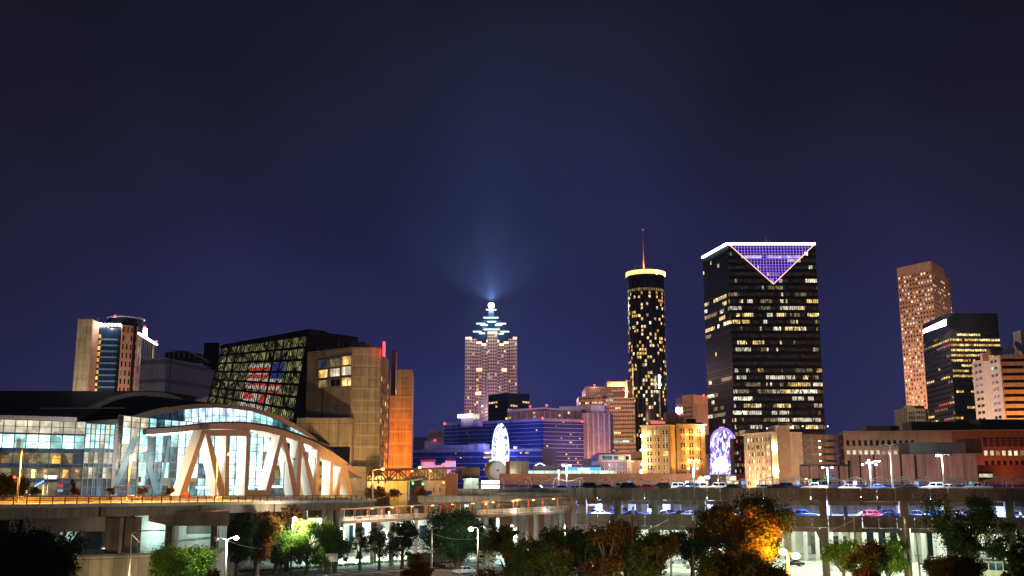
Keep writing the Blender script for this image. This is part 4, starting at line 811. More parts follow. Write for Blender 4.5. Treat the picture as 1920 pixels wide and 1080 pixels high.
# --- round tower
rt = thing('round_hotel_tower', 'slim dark round tower with a glowing orange rim and a mast', 'skyscraper', W(1217, 855, 1100))
R0 = (W(1250, 560, 1100).x - W(1181, 560, 1100).x) / 2; rc = Vector((W(1215.5, 560, 1100).x, 1100 + R0)); zt = W(1214, 517, 1100).z
MB().bar((rc.x, rc.y, 0), (rc.x, rc.y, zt), R0, n=48).build('shaft', 'glass', rt)
rn = random.Random(9); mb = MB(); na = 44
for k in range(na):
    a = 2 * math.pi * k / na; e = Vector((math.cos(a), math.sin(a))); q = rc + e * (R0 + .15)
    mb.box((q.x, q.y, zt / 2), (.9, .5, zt), a + math.pi / 2) if k % 2 == 0 else None
mb.build('mullions', 'frame', rt); nf = 58; fh = zt / nf
for j in range(2, nf - 3):
    for k in range(na):
        a0, a1 = 2 * math.pi * (k + .15) / na, 2 * math.pi * (k + .85) / na; am = (a0 + a1) / 2
        if math.sin(am) > .05: continue
        pr = (.27 if j > 26 else .17) * (1.5 if k % 3 == 0 else .8)
        if j == nf - 4: pr = .8
        if rn.random() < pr:
            Q = VP(rc + Vector((math.cos(a0), math.sin(a0))) * (R0 + .2), rc + Vector((math.cos(a1), math.sin(a1))) * (R0 + .2))
            pane(rt, Q, 0, Q.L, j * fh + .7, j * fh + fh - .5, rn.choice(('warm', 'yel', 'yel', 'amber', 'whi', 'warm')) if j != nf - 4 else 'dim', .15)
Z = lambda y: W(1214, y, 1100).z
MB().bar((rc.x, rc.y, zt + .01), (rc.x, rc.y, Z(510)), R0 + 1.2, R0 + 1.2, 48).build('crown_base', 'frame', rt)
MB().bar((rc.x, rc.y, Z(513) + .0), (rc.x, rc.y, Z(505)), R0 + 1.6, R0 + 1.6, 48).build('crown_ring', 'halo', rt)
MB().bar((rc.x, rc.y, Z(505) + .01), (rc.x, rc.y, Z(503)), R0 + .5, n=48).build('roof', 'frame', rt)
a0 = -1.15; Q = VP(rc + Vector((math.cos(a0), math.sin(a0))) * (R0 + 1.9), rc + Vector((math.cos(-.25), math.sin(-.25))) * (R0 + 1.9)); MB().wbox(Q, 0, Q.L, Z(513), Z(506), 0, .4).build('lit_sign', 'star', rt)
MB().bar((rc.x - 1.5, rc.y, Z(503)), (rc.x - 1.5, rc.y, Z(424)), 1.0, .35, 6).build('mast', 'salmon', rt); MB().ball((rc.x - 1.5, rc.y, Z(422.5)), 1.0, 8).build('mast_lamp', 'ledp', rt); MB().bar((rc.x - 12, rc.y - 8, Z(503)), (rc.x - 12, rc.y - 8, Z(492)), .4, n=4).build('aerial', 'steel', rt)
light(rt, (rc.x - 4, rc.y - 8, Z(498)), 30000, (1, .5, .2), r=1)
q = W(1236, 714, 1098); MB().bar(q + Vector((0, -1, -8)), q + Vector((0, -1, 6)), .9, .7, 8).build('lift_lamp', 'star', rt); MB().bar(q + Vector((0, 0, -70)), q + Vector((0, 0, -8)), .5, .5, 6).build('lift_track', 'dim', rt)
q = W(1186.3, 700, 1104); MB().bar(q + Vector((0, 0, -34)), q + Vector((0, 0, 10)), .6, n=6).build('edge_light', 'yel', rt)
light(rt, (rc.x - 12, rc.y - R0 - 50, 90), 60000, (1, .5, .3), r=3, name='floodlight')  # added fill lifts the dark shaft
# --- small pink block beside the black tower
pb = thing('pink_block', 'small pink office block between the round tower and the black tower', 'office building', W(1305, 800, 900))
A, C, B_ = W(1280, 741, 905), W(1298, 740, 895), W(1330, 744, 912); zt = C.z
shell(pb, [A.xy, C.xy, B_.xy, (B_.x, 945), (A.x, 945)], 0, zt, 'brglass')
for Q, n, s in ((VP(A.xy, C.xy), 6, 51), (VP(C.xy, B_.xy), 10, 52)):
    facade(pb, Q, 0, zt - 9, n, 22, 'pinkst', .6, .45, p=.06, mats=('yel', 'warm'), seed=s); MB().wbox(Q, 0, Q.L, zt - 9, zt + .1, 0, .5).build('top_wall', 'pinkst', pb)
MB().wbox(PX(1301, 880, 1327, 880, 760), .2, 12, 0, W(1310, 757, 880).z, -8, 0).build('front_slab', 'pinkst', pb); beacon(pb, W(1319.5, 741.5, 905), .9)
Q = VP(C.xy, B_.xy); facade_fill(pb, Q, Q.L * .4, 40, 50, 160000, (1, .45, .3), 95, 70)
# --- black tower with violet triangle
bt = thing('black_tower', 'broad black tower with a violet lit triangle at its top', 'skyscraper', W(1430, 810, 700))
l, c, r, k, zt = quad((1317.5, 483), (1364, 457), (1528, 457), 700)
FA, FB = VP(l, c), VP(c, r)
shell(bt, [l, c, r, k], 0, zt, 'tglass')
sp = (zt - W(1440, 810, 700).z) / 27.2; nf = int(zt / sp)
rowp = [0, .2, .06, .15, .1, .2, .2, .35, .5, .6, .5, .42, .3, .1, .25, .18, .06, .06, .35, .38, .4, .85, .25, .35, .3, .42, .3, .2] + [.3] * 30
facade(bt, FB, zt - nf * sp, zt, 46, nf, 'black', .84, .52, mats=('whi', 'warm', 'crm', 'dim', 'yel', 'crm', 'olive'), dark='faint', e=.25, rows=rowp, run=.33, seed=61)
facade(bt, FA, zt - nf * sp, zt, 26, nf, None, .8, .52, mats=('whi', 'warm', 'crm', 'dim'), rows=[0, .05, .25, .15, 0, 0, 0, .8, .2, .8, .3, .8, .5, 0, 0, .1, 0, .35, .1, .3, .1, .5, .05, .15, .5, .05] + [.1] * 30, run=.3, seed=62)
mb = MB()
for j in range(nf): mb.wbox(FA, 0, FA.L, zt - j * sp - .18, zt - j * sp, .02, .3)
mb.build('floor_lines', M['mull'], bt)
mb = MB()
for kx in range(4):
    for jz in range(5):
        w_ = FB.L / 4; h_ = sp * 5; u = kx * w_; z = zt - 6 * sp - jz * h_
        mb.prism([FB.at(u, z, .3), FB.at(u + .7, z, .3), FB.at(u + w_ / 2 + .35, z - h_, .3), FB.at(u + w_ / 2 - .35, z - h_, .3)], -FB.n3 * .1); mb.prism([FB.at(u + w_ - .7, z, .31), FB.at(u + w_, z, .31), FB.at(u + w_ / 2 + .35, z - h_, .31), FB.at(u + w_ / 2 - .35, z - h_, .31)], -FB.n3 * .1)
mb.build('braces', 'black', bt)
t0, t1, tb = FB.u(1367, 458), FB.u(1526, 458), FB.p(1450, 533); ub = (Vector(tb.xy) - FB.A).dot(FB.d); zb = tb.z; zz = zt - .9
mv, mh = MB(), MB()
for i in range(1, 28):
    u = t0 + (t1 - t0) * i / 28; f = (u - t0) / (ub - t0) if u < ub else (t1 - u) / (t1 - ub)
    mv.wbox(FB, u - .16, u + .16, zz + (zb - zz) * f, zz, .4, .6)
for j in range(1, 14):
    f = j / 14; a, b = t0 + (ub - t0) * f, t1 + (ub - t1) * f; z = zz + (zb - zz) * f; mh.wbox(FB, a, b, z - .22, z + .12, .42, .58)
mv.build('violet_bars', 'ledl', bt); mh.build('violet_bars', 'ledp', bt)
e_ = MB()
for a, b in (((t0, zz), (ub, zb)), ((t1, zz), (ub, zb))): e_.bar(FB.at(a[0], a[1], .7), FB.at(b[0], b[1], .7), .28, n=4)
e_.build('triangle_edge', 'rim', bt); MB().wbox(FB, t0 - 1, t1 + .8, zt - .9, zt + .5, .02, 1).build('roof_light', 'led', bt); MB().wbox(FA, 0, FA.L - .05, zt - .7, zt + .7, .02, 1).build('roof_light', 'led', bt)
for u in (.50, .51, .55): MB().bar(FB.at(FB.L * u, zt, -14), FB.at(FB.L * u - .6, zt + 8.5, -14), .2, .1, 4).build('aerial', 'steel', bt)
pane(bt, FB, t0 + 8, t0 + 22, zt - 2.2 * sp + .2, zt - 1.75 * sp, 'crm', .35); pane(bt, FB, t0 + 26, t1 - 8, zt - 2.2 * sp + .2, zt - 1.75 * sp, 'crm', .35)
light(bt, FB.at(FB.L * .3, 30, 40), 30000, (1, .4, .2), r=2, name='floodlight')  # added fill low before the front face
# the wheel's reflection in its lower glass, put in as glowing specks
m, t, b = newmat('reflected_specks'); g = t.nodes.new('ShaderNodeTexCoord'); mp = t.nodes.new('ShaderNodeMapping'); mp.inputs['Scale'].default_value = (.5, .5, .42); t.links.new(g.outputs['Object'], mp.inputs[0])
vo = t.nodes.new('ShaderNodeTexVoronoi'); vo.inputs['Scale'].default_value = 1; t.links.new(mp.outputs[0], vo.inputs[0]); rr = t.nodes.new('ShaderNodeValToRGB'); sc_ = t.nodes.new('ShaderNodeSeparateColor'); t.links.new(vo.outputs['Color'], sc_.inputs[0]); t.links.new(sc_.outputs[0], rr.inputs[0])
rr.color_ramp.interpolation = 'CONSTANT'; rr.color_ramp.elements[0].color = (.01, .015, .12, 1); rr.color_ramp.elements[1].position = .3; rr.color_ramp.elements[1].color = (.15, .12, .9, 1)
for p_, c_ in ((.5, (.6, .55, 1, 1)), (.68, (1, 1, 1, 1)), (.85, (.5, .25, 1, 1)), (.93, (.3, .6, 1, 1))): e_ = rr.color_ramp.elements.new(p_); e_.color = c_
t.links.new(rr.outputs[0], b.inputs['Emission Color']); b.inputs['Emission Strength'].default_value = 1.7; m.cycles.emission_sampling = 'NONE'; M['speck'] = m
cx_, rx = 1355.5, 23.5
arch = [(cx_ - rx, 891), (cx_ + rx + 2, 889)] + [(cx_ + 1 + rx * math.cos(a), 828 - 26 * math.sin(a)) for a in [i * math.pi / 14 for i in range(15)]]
MB().prism([FA.p(*q) + FA.n3 * .5 for q in arch], -FA.n3 * .3).build('wheel_reflection', 'speck', bt)
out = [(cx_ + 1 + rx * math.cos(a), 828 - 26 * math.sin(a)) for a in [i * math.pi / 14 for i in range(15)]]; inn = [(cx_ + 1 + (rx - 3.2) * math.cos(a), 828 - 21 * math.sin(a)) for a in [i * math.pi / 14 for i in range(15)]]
MB().band([FA.p(*q) + FA.n3 * .7 for q in out], [FA.p(*q) + FA.n3 * .7 for q in inn], -FA.n3 * .15).build('reflection_rim', 'ledl', bt)
MB().prism([FA.p(*q) + FA.n3 * .75 for q in ((1340, 884), (1339, 870), (1346, 860), (1358, 856), (1364, 862), (1366, 880), (1364, 884))], -FA.n3 * .15).build('reflection_core', 'led', bt)  # brightest part of the reflected wheel, made to glow
# --- pink stone tower at the right
ps = thing('pink_stone_tower', 'tall pink stone tower with square windows behind the black office block', 'skyscraper', W(1720, 780, 1000))
l, c, r, k, zt = quad((1682, 503.5), (1745.5, 489.5), (1768, 498.5), 1000)
r = Vector(W(1768.5, 498.5, 1040).xy); k = l + (r - c); FA, FB = VP(l, c), VP(c, r)
shell(ps, [l, c, r, k], 0, zt, 'brglass'); fz = (zt - W(1700, 745, 1000).z) / 31
r_ = [0, 0, .55, .2, .6, .25, .5, .35, .6, .4, .6, .35, .3, .65, .4, .6, .25, .5, .45, .6, .3, .5, .6, .55, .4, .6, .5, .6, .35, .6] + [.5] * 30
nf = int(zt / fz)
facade(ps, FA, zt - nf * fz, zt - 2 * fz, 12, nf - 2, 'pinkst', .5, .5, mats=('whi', 'warm', 'yel', 'crm'), rows=r_[2:], seed=71); facade(ps, FB, zt - nf * fz, zt - 3 * fz, 11, nf - 3, 'pinkst', .62, .4, p=.1, mats=('whi', 'warm', 'crm'), rows=[.6, .1, .5, .4] + [.06] * 60, seed=72)
for Q in (FA, FB): MB().wbox(Q, 0, Q.L, zt - (2 if Q is FA else 3) * fz + .3, zt + .2, 0, .6).build('top_wall', 'pinkst', ps)
r3 = Vector(W(1780.5, 530, 1060).xy); Q = VP(r, r3); MB().foot([r, r3, (r3.x, 1100), (r.x, 1100)], 0, W(1770, 519, 1045).z).build('shoulder', 'brglass', ps); facade(ps, Q, 0, W(1770, 519, 1045).z, 4, 48, 'pinkst', .5, .45, p=.1, mats=('whi', 'crm'), seed=73)
facade_fill(ps, FA, FA.L * .5, 40, 110, 1300000, (1, .55, .36), 130, 85); facade_fill(ps, FB, FB.L * .5, 60, 90, 620000, (1, .5, .32), 120, 90)
# --- black office block with the dazzling sign
bb = thing('black_office_block', 'black office block with a dazzling white sign at its upper corner', 'office building', W(1800, 780, 760))
l, c, r = W(1729.5, 622, 790), W(1777, 586.5, 750), W(1870, 586.5, 752); zt = c.z
l, c, r = Vector(Gz(1729, 609, zt).xy), c.xy, r.xy; FA, FB = VP(l, c), VP(c, r)
shell(bb, [l, c, r, r + (l - c)], 0, zt, 'glass'); fz = (zt - W(1790, 785, 750).z) / 20
nf = int(zt / fz)
facade(bb, FB, zt - nf * fz, zt - 3.7 * fz, 21, nf - 3, 'black', .9, .42, mats=('yel', 'amber', 'yel', 'warm'), e=.3, rows=[.35, .85, .85, .95, .9, .6, .4, .5, .7, .25, .2, .3, .25, .3, .2, .3, .7, .3, .95] + [.2] * 30, run=.2, seed=81)
facade(bb, FA, zt - nf * fz, zt - 3.7 * fz, 12, nf - 3, 'black', .85, .42, mats=('yel', 'dim', 'warm', 'dim', 'red'), e=.3, rows=[.6, .7, .5, .1, .15, .2, .3, .25, .7, .2, .3, .2, .25, .3, .3, .4, .5, .3, .3] + [.2] * 30, run=.4, seed=82)
sg = PX(1731, 752, 1774, 738, 610); MB().prism([sg.p(1731, 618), sg.p(1731, 624.5), sg.p(1773, 610), sg.p(1773, 598.5)], -sg.n3 * .6).build('bright_sign', 'glow', bb)
light(bb, sg.p(1752, 612) + Vector((-3, -13, 0)), 130000, (1, .72, .45), r=1.5)
# --- white and orange block, dishes on the roof
wo = thing('white_and_orange_block', 'pale office block with paired windows, orange bands round its corner and roof dishes', 'office building', W(1870, 780, 600))
l, c, r, k, zt = quad((1823, 678.5), (1875, 665.5), (1945, 664.5), 600)
FA, FB = VP(l, c), VP(c, r)
shell(wo, [l, c, r, k], 0, zt, M['tan2'])
MB().wbox(FA, 0, FA.L, 0, zt, 0, .3).build('pale_wall', 'white', wo)
fz = (zt - W(1850, 787, 600).z) / 9.2
for j in range(10):
    for a, b in ((.085, .19), (.23, .335), (.67, .76), (.80, .89)): 
        z = zt - fz * (.95 + j); pane(wo, FA, FA.L * a, FA.L * b, z, z + fz * .42, 'cool' if (j, a) == (1, .67) else 'glass', .32)
    z = zt - fz * (.55 + j)
    MB().wbox(FB, .8, FB.L, z - fz * .42, z, .01, .06).build('window_band', 'glass', wo); MB().wbox(FB, .4, FB.L, z + .02, z + fz * .56, .01, .35).build('orange_band', 'cream', wo)
pane(wo, FB, FB.L * .62, FB.L * .69, zt - fz * 1.95, zt - fz * 1.6, 'whi', .1)
facade_fill(wo, FA, FA.L * .5, 30, 60, 200000, (1, .58, .34), 55, 90); facade_fill(wo, FB, FB.L * .35, 14, 32, 420000, (1, .30, .05), 28, 105)
for x, y, rr_ in ((1907, 651, 3.4), (1893, 656, 3), (1884, 659, 2.2)):
    q = W(x, y, 608); MB().bar(q, q + Vector((.6, -1.1, .5)), .5, rr_, 16).build('dish', 'concw', wo); MB().bar((q.x, q.y, zt - .2), q, .25, n=6).build('dish_mast', 'steel', wo)
MB().box(W(1865, 660, 610), (8, 4, 4)).build('roof_plant', 'grey', wo); MB().box(W(1920, 645, 640), (8, 10, 16)).build('penthouse', 'cream', wo); MB().box(W(1846, 670, 606), (3.6, 3, 5)).build('roof_plant', 'white', wo)
# --- small ornate tower
oc = thing('ornate_turret_building', 'small cream ornate tower peeping out below the pink stone tower', 'building', W(1720, 800, 820))
P = PX(1702.5, 820, 1741, 824, 790); z1 = P.p(1715, 766).z
MB().wbox(P, 0, P.L, 0, z1, -18, 0).build('wall', 'cream', oc); MB().prism([P.at(-.4, z1, .5), P.at(P.L * .42, z1, .5), P.at(P.L * .2, P.p(1710, 759).z, .5)], -P.n3 * 8).build('gable', 'cream', oc); MB().wbox(P, P.L * .3, P.L, z1, P.p(1720, 760).z, -12, -4).build('roof', 'roof', oc)
for i in range(3): MB().wbox(P, 1.2 + i * 1.9, 2.2 + i * 1.9, z1 - 11, z1 - 3, .02, .3).build('arched_window', 'brglass', oc)
for j in range(4):
    MB().wbox(P, -.3, P.L + .3, z1 - 4 * j - 1.4, z1 - 4 * j - .8, .01, .5).build('cornice', 'white', oc)
    for i in range(4): MB().wbox(P, 8 + i * 2, 9 + i * 2, z1 - 4 * j - 4, z1 - 4 * j - 2, .02, .2).build('window', 'brglass', oc)
light(oc, P.at(P.L * .5, 45, 22), 14000, (1, .55, .3), r=1, name='floodlight')  # added fill brightens the cream front
# ================================================================ MIDDLE DISTANCE
def pbox(root, name, m, px0, px1, y0, y1, D, depth=8, zlow=None, py=None):
    a, b = W(px0, py or y1, D), W(px1, py or y1, D); z1 = W((px0 + px1) / 2, y0, D).z; z0 = W((px0 + px1) / 2, y1, D).z if zlow is None else zlow
    return MB().foot([(a.x, D), (b.x, D), (b.x, D + depth), (a.x, D + depth)], z0, z1).build(name, m, root)
def win_pairs(root, P, cols, y0, dy, h, n, mats, rn, frame='white', slope=0, double=True):
    for j in range(n):
        for i, (a, b) in enumerate(cols):
            ya = y0 + j * dy + slope * i; u0, u1, z1, z0 = P.u(a, 840), P.u(b, 840), P.p((a + b) / 2, ya).z, P.p((a + b) / 2, ya + h).z
            pane(root, P, u0, u1, z0, z1, mats(rn, i, j), .03); mb = MB(); f = .12
            for c in ((u0 - f, u0, z0 - f, z1 + f), (u1, u1 + f, z0 - f, z1 + f), (u0, u1, z1, z1 + f), (u0, u1, z0 - f * 2, z0)): mb.wbox(P, *c, .0, .22)
            if double: mb.wbox(P, (u0 + u1) / 2 - .25, (u0 + u1) / 2 + .25, z0, z1, .04, .2)
            mb.wbox(P, u0, u1, (z0 + z1) / 2 - .06, (z0 + z1) / 2 + .06, .05, .12); mb.build('window_frame', frame, root)
# --- old yellow brick hotel in two wings
yh = thing('brick_hotel', 'old yellow-lit brick hotel in two wings with white windows', 'hotel', W(1260, 885, 545))
PA = PX(1204, 548, 1256, 540, 840); zt = PA.p(1230, 799.5).z
MB().wbox(PA, 0, PA.L, 0, zt, -22, 0).build('wall', 'yellow', yh); MB().wbox(PA, -.8, PA.L + .4, zt, zt + .7, -22, .8).build('cornice', 'cream', yh)
for u in (0, PA.L * .5, PA.L - .6): MB().wbox(PA, u, u + .5, 0, zt - .1, .01, .35).build('pilaster', 'yellow', yh)
mf = lambda rn, i, j: rn.choice(('glass', 'glass', 'glass', 'brglass', 'dblu', 'dim')) if (i, j) not in ((0, 0), (1, 0), (2, 3)) else 'warm'
win_pairs(yh, PA, ((1213.5, 1222.5), (1228, 1237), (1243.5, 1252.3)), 806.5, 13.2, 8.2, 7, mf, random.Random(4))
PBm = PX(1256.5, 556, 1268.5, 556, 840); MB().wbox(PBm, 0, PBm.L, 0, PBm.p(1260, 790).z, -16, 0).build('link_wall', 'yellow', yh)
PBw = PX(1269, 546, 1323, 548, 840); zb_ = PBw.p(1300, 797.5).z
MB().wbox(PBw, 0, PBw.L, 0, zb_, -22, 0).build('wall', 'tan2', yh); MB().wbox(PBw, -.4, PBw.L + .8, zb_, zb_ + .7, -22, .8).build('cornice', 'cream', yh)
mg = lambda rn, i, j: rn.choice(('glass', 'glass', 'brglass', 'dim')) if (i, j) != (0, 4) else 'amber'
win_pairs(yh, PBw, ((1277, 1284.5), (1292.5, 1300), (1308, 1313.5)), 804.5, 13.2, 8, 7, mg, random.Random(5), 'tan2')
pbox(yh, 'penthouse', 'yellow', 1249, 1271, 773.5, 800, 552, 8); pbox(yh, 'penthouse', 'yellow', 1269.5, 1283.5, 781.5, 798, 552, 8)
pbox(yh, 'roof_plant', 'black', 1287, 1305, 785, 797, 556, 6); pbox(yh, 'roof_plant', 'black', 1305, 1318, 792, 797, 556, 6)
pbox(yh, 'roof_bar', 'rtile', 1218, 1248, 790, 799, 546, 6); pbox(yh, 'roof_bar_light', em('pink_bar', (1, .12, .12), 1.6), 1220, 1247, 790.5, 794, 545.5, .3); pbox(yh, 'roof_bar_cover', 'cream', 1217, 1249, 787.5, 790, 545, 7)
for x, y, P_ in ((1205, 818, PA), (1206, 844, PA), (1206.5, 870, PA), (1287, 814.5, PBw), (1304.5, 814.5, PBw), (1288.5, 841.5, PBw), (1305.5, 841.5, PBw), (1290, 867, PBw), (1307, 867, PBw), (1317, 804, PBw)):
    q = P_.p(x, y) + P_.n3 * 1.2; big = P_ is PA or x == 1317
    MB().ball(q, .75 if big else .45, 8).build('wall_lamp', 'bulbo' if not big else 'star', yh); light(yh, q + P_.n3 * .9, 3800 if big else 1700, (1, .72, .38) if big else SOD, r=.6)
facade_fill(yh, PA, PA.L * .5, 24, 26, 26000, (1, .62, .22), 36, 100); facade_fill(yh, PBm, 2, 24, 20, 9000, (1, .55, .2), 40, 80)
# --- white four-storey building with flags
wb = thing('white_low_building', 'low white and pink building with a glazed attic and three flags', 'building', W(1155, 888, 530))
P = PX(1126, 530, 1184, 533, 875); MB().wbox(P, -2, P.L, 0, P.p(1150, 865).z, -14, 0).build('wall', 'salmon', wb); MB().wbox(P, P.u(1122, 860), P.u(1182, 860), P.p(1150, 865).z + .01, P.p(1150, 852.5).z, -14, .5).build('attic', 'white', wb); MB().wbox(P, P.u(1128, 850), P.u(1160, 850), P.p(1150, 852.4).z, P.p(1150, 849).z, -12, -2).build('penthouse', 'white', wb)
for a, b, m in ((1129, 1147, 'dteal'), (1150.5, 1158, 'dteal'), (1160.5, 1169, 'warm'), (1172.5, 1179, 'brglass')): pane(wb, P, P.u(a, 858), P.u(b, 858), P.p(1150, 862).z, P.p(1150, 855).z, m, .55)
MB().wbox(P, P.u(1122, 866) - .4, P.u(1187, 866), P.p(1150, 866).z, P.p(1150, 864).z, .02, 1.2).build('cornice', 'white', wb)
win_pairs(wb, P, [(1129.5 + i * 10.8, 1136.5 + i * 10.8) for i in range(5)], 869, 8.2, 5, 3, lambda rn, i, j: rn.choice(('dblu', 'bglass', 'dteal', 'glass')), random.Random(6), 'white')
for x, m in ((1151, 'flagr'), (1157, 'white'), (1163, 'bluepaint')):
    q = P.p(x, 851) - P.n3 * 3; h = P.p(x, 842).z; MB().bar(q, (q.x, q.y, h), .09, .05, 6).build('flagpole', 'steel', wb); MB().box((q.x - .75, q.y, h - .6), (1.4, .06, .9), .2).build('flag', m, wb)
light(wb, P.at(P.L * .5, 27, 12), 5200, (1, .75, .85), r=1, name='floodlight');  # added fill for the white front, without a fixture
rb = thing('red_annex', 'small red-lit annex between the white low building and the brick hotel', 'building', W(1194, 880, 555)); pbox(rb, 'wall', 'rust', 1184.5, 1203.5, 863, 890, 555, 10, 0); pbox(rb, 'upper_wall', 'brown', 1184, 1203.5, 846, 862.8, 562, 8); light(rb, W(1194, 868, 545), 1500, (1, .35, .15)); MB().box(W(1202.5, 885, 530), (1.4, .5, 2.4)).build('sign_box', 'wsign', rb)
# --- dark brick block below the black tower, pale slab
dbk = thing('dark_brick_block', 'narrow dark brick block squeezed beside the arched wheel reflection', 'building', W(1388, 885, 600)); P = PX(1376, 600, 1398, 600, 850)
MB().wbox(P, 0, P.L, 0, P.p(1385, 822).z, -10, -.02).build('glazing', 'glass', dbk); facade(dbk, P, 0, P.p(1385, 822).z, 5, 13, 'redbrk', .55, .5, p=.4, mats=('dim', 'crm', 'dteal', 'red'), rows=[.5, .1, .5, .1, .8, .3, .3, .5], seed=91)
wsb = thing('pale_slab', 'pale slab wall standing between the brick hotel and the wheel reflection', 'building', W(1326, 880, 580)); pbox(wsb, 'wall', 'white', 1323, 1329.5, 851, 890, 580, 8, 0); pbox(wsb, 'upper_block', 'pslab', 1322.5, 1331, 816, 850.8, 584, 8); light(wsb, W(1326, 875, 568), 1200, (1, .6, .8))
# --- cream block with fire escapes, and its car park
be = thing('cream_block_with_fire_escapes', 'cream seven-storey block with fire escapes up its bright stair bay', 'building', W(1430, 900, 470))
l, c = W(1394.5, 819.5, 492), W(1446, 809.5, 470); P = VP(l.xy, c.xy); zt = P.p(1420, 814).z
MB().wbox(P, 0, P.L, 0, zt, -16, 0).build('wall', 'cream', be); MB().wbox(P, -.6, P.L + .3, zt, zt + .6, -16, .9).build('cornice', 'white', be)
us = [P.L * (.1 + i * .18) for i in range(5)]
for j in range(7):
    for i, u in enumerate(us):
        z = zt - 3.5 - j * 3.25
        for q in range(3): pane(be, P, u + q * .85, u + q * .85 + .62, z, z + 1.7, RN.choice(('warm', 'crm', 'dim', 'brglass', 'whi', 'glass')), .05)
        MB().wbox(P, u - .2, u + 2.6, z - .35, z - .1, 0, .3).build('window_sill', 'cream', be); 
for i in range(6): MB().wbox(P, P.L * (.06 + i * .18) - .35, P.L * (.06 + i * .18) + .1, 0, zt - .8, .01, .3).build('pilaster', 'cream', be)
Q = PX(1446, 471, 1461, 471, 860); MB().wbox(Q, .02, Q.L, 0, Q.p(1450, 811).z, -12, -2.2).build('stair_bay', 'cream', be); TW = PX(1458.5, 468, 1483, 468, 860); MB().wbox(TW, 0, TW.L, 0, TW.p(1470, 800).z, -14, 0).build('tower', 'cream', be); MB().wbox(TW, -.8, TW.L + .3, TW.p(1470, 800).z, TW.p(1470, 798).z, -14, .8).build('cornice', 'white', be); pbox(be, 'roof_plant', 'grey', 1463, 1485, 793.5, 798, 474, 5)
mb = MB()
for j in range(7):
    z = TW.p(1455, 815).z - j * 3.2; mb.bar(Q.at(.6, z, -1.6), Q.at(Q.L - .4, z - 1.5, -1.6), .09, n=4).bar(Q.at(Q.L - .4, z - 1.5, -1.6), Q.at(.6, z - 3, -1.6), .09, n=4).bar(Q.at(.3, z, -1.5), Q.at(Q.L, z, -1.5), .09, n=4)
mb.bar(Q.at(Q.L * .75, 0, -1.5), Q.at(Q.L * .75, Q.p(1450, 811).z, -1.5), .16, n=4); mb.build('fire_escape', 'brown', be)
pbox(be, 'roof_pavilion', 'white', 1391, 1422, 806.5, 812, 490, 6)
light(be, Q.at(Q.L * .4, 34, 2.2), 2400, (1, .85, .45)); light(be, Q.at(Q.L * .4, 24, 2.2), 2400, (1, .85, .45)); facade_fill(be, P, P.L * .45, 15, 18, 42000, (1, .58, .26), 24, 110); facade_fill(be, TW, TW.L * .5, 16, 30, 16000, (1, .5, .25), 32, 90)
gp = thing('car_park', 'six-storey brown car park with glowing green slots', 'car park', W(1530, 890, 480)); P = PX(1483, 474, 1583, 486, 860); zt = P.p(1530, 814.5).z
MB().wbox(P, .03, P.L, 0, zt - 1.5, -18, -7).build('core', 'conc', gp); ys = (824, 836.5, 849.5, 862, 874.5, 887, 900)
zs = [zt] + [v for y in ys for v in (P.p(1530, y - .3).z, P.p(1530, y + 4).z)][:-1]
for j in range(0, len(zs) - 1, 2):
    MB().wbox(P, .02, P.L, zs[j + 1], zs[j], -.4, 0).build('parapet', 'rust', gp)
    if j: MB().wbox(P, .02, P.L, zs[j + 1] + .2, zs[j + 1] + .5, -7, -.4).build('slab', 'concw', gp)
MB().wbox(P, .03, P.L, zs[-1] - 14, zs[-1] - .01, -.4, 0).build('parapet', 'rust', gp)
for i in (0, 1): MB().wbox(P, i * (P.L - 1.2), i * (P.L - 1.2) + 1.2, 0, zt, -1.5, .03).build('pier', 'rust', gp)
for j in range(6):
    z = P.p(1530, ys[j] + .3).z
    for u in (P.L * .28, P.L * .62): MB().wbox(P, u - .3, u + .3, z - .5, z - .3, -3, -2.6).build('ceiling_lamp', 'bulbw', gp); light(gp, P.at(u, z - .7, -2.8), 420, (.75, 1, .62), r=.3)
facade_fill(gp, P, P.L * .4, 15, 40, 26000, (1, .45, .25), 36, 90)
for x, y in ((1441, 803), (1508, 799), (1535, 801), (1555, 799)): lamp_at('roof_lamp', 'thin roof-deck lamp post standing above the brown car park', W(x, y, 495), zt - 2, [(-.8, 0, 0), (.8, 0, 0)], BLU, 100, 'lamp post', 'lamps on the car park roof', .12, 'bulbb', 'frame', lit_arms=(0,), r=.25)
# --- courthouse range
ch = thing('stone_courthouse', 'long stone building with a row of dark windows above a row of lit ones', 'building', W(1750, 860, 470))
P = PX(1583, 478, 1940, 462, 840); zt = P.p(1700, 809.8).z; us_ = P.u(1786, 830)
MB().wbox(P, 0, us_, 0, zt, -20, 0).build('wall', 'stone', ch); MB().wbox(P, us_ + .02, P.L, 0, zt - .1, -20, -.6).build('wall', 'redbrk', ch); MB().wbox(P, 0, P.L, zt + .01, zt + .6, -20, .25).build('coping', 'stone', ch)
for i in range(12):
    x = 1587 + i * 11; u = P.u(x, 830); pane(ch, P, u, u + 1.3, P.p(x, 835).z, P.p(x, 825.5).z, 'glass', .04); pane(ch, P, u, u + 1.35, P.p(x, 852).z, P.p(x, 844.5).z, 'crm' if i < 11 else 'glass', .04); pane(ch, P, u, u + 1.3, P.p(x, 872).z, P.p(x, 863).z, 'glass', .04)
    for y0 in (836.2, 853): MB().wbox(P, u - .2, u + 1.5, P.p(x, y0 + .9).z, P.p(x, y0).z, .0, .25).build('window_sill', 'stone', ch)
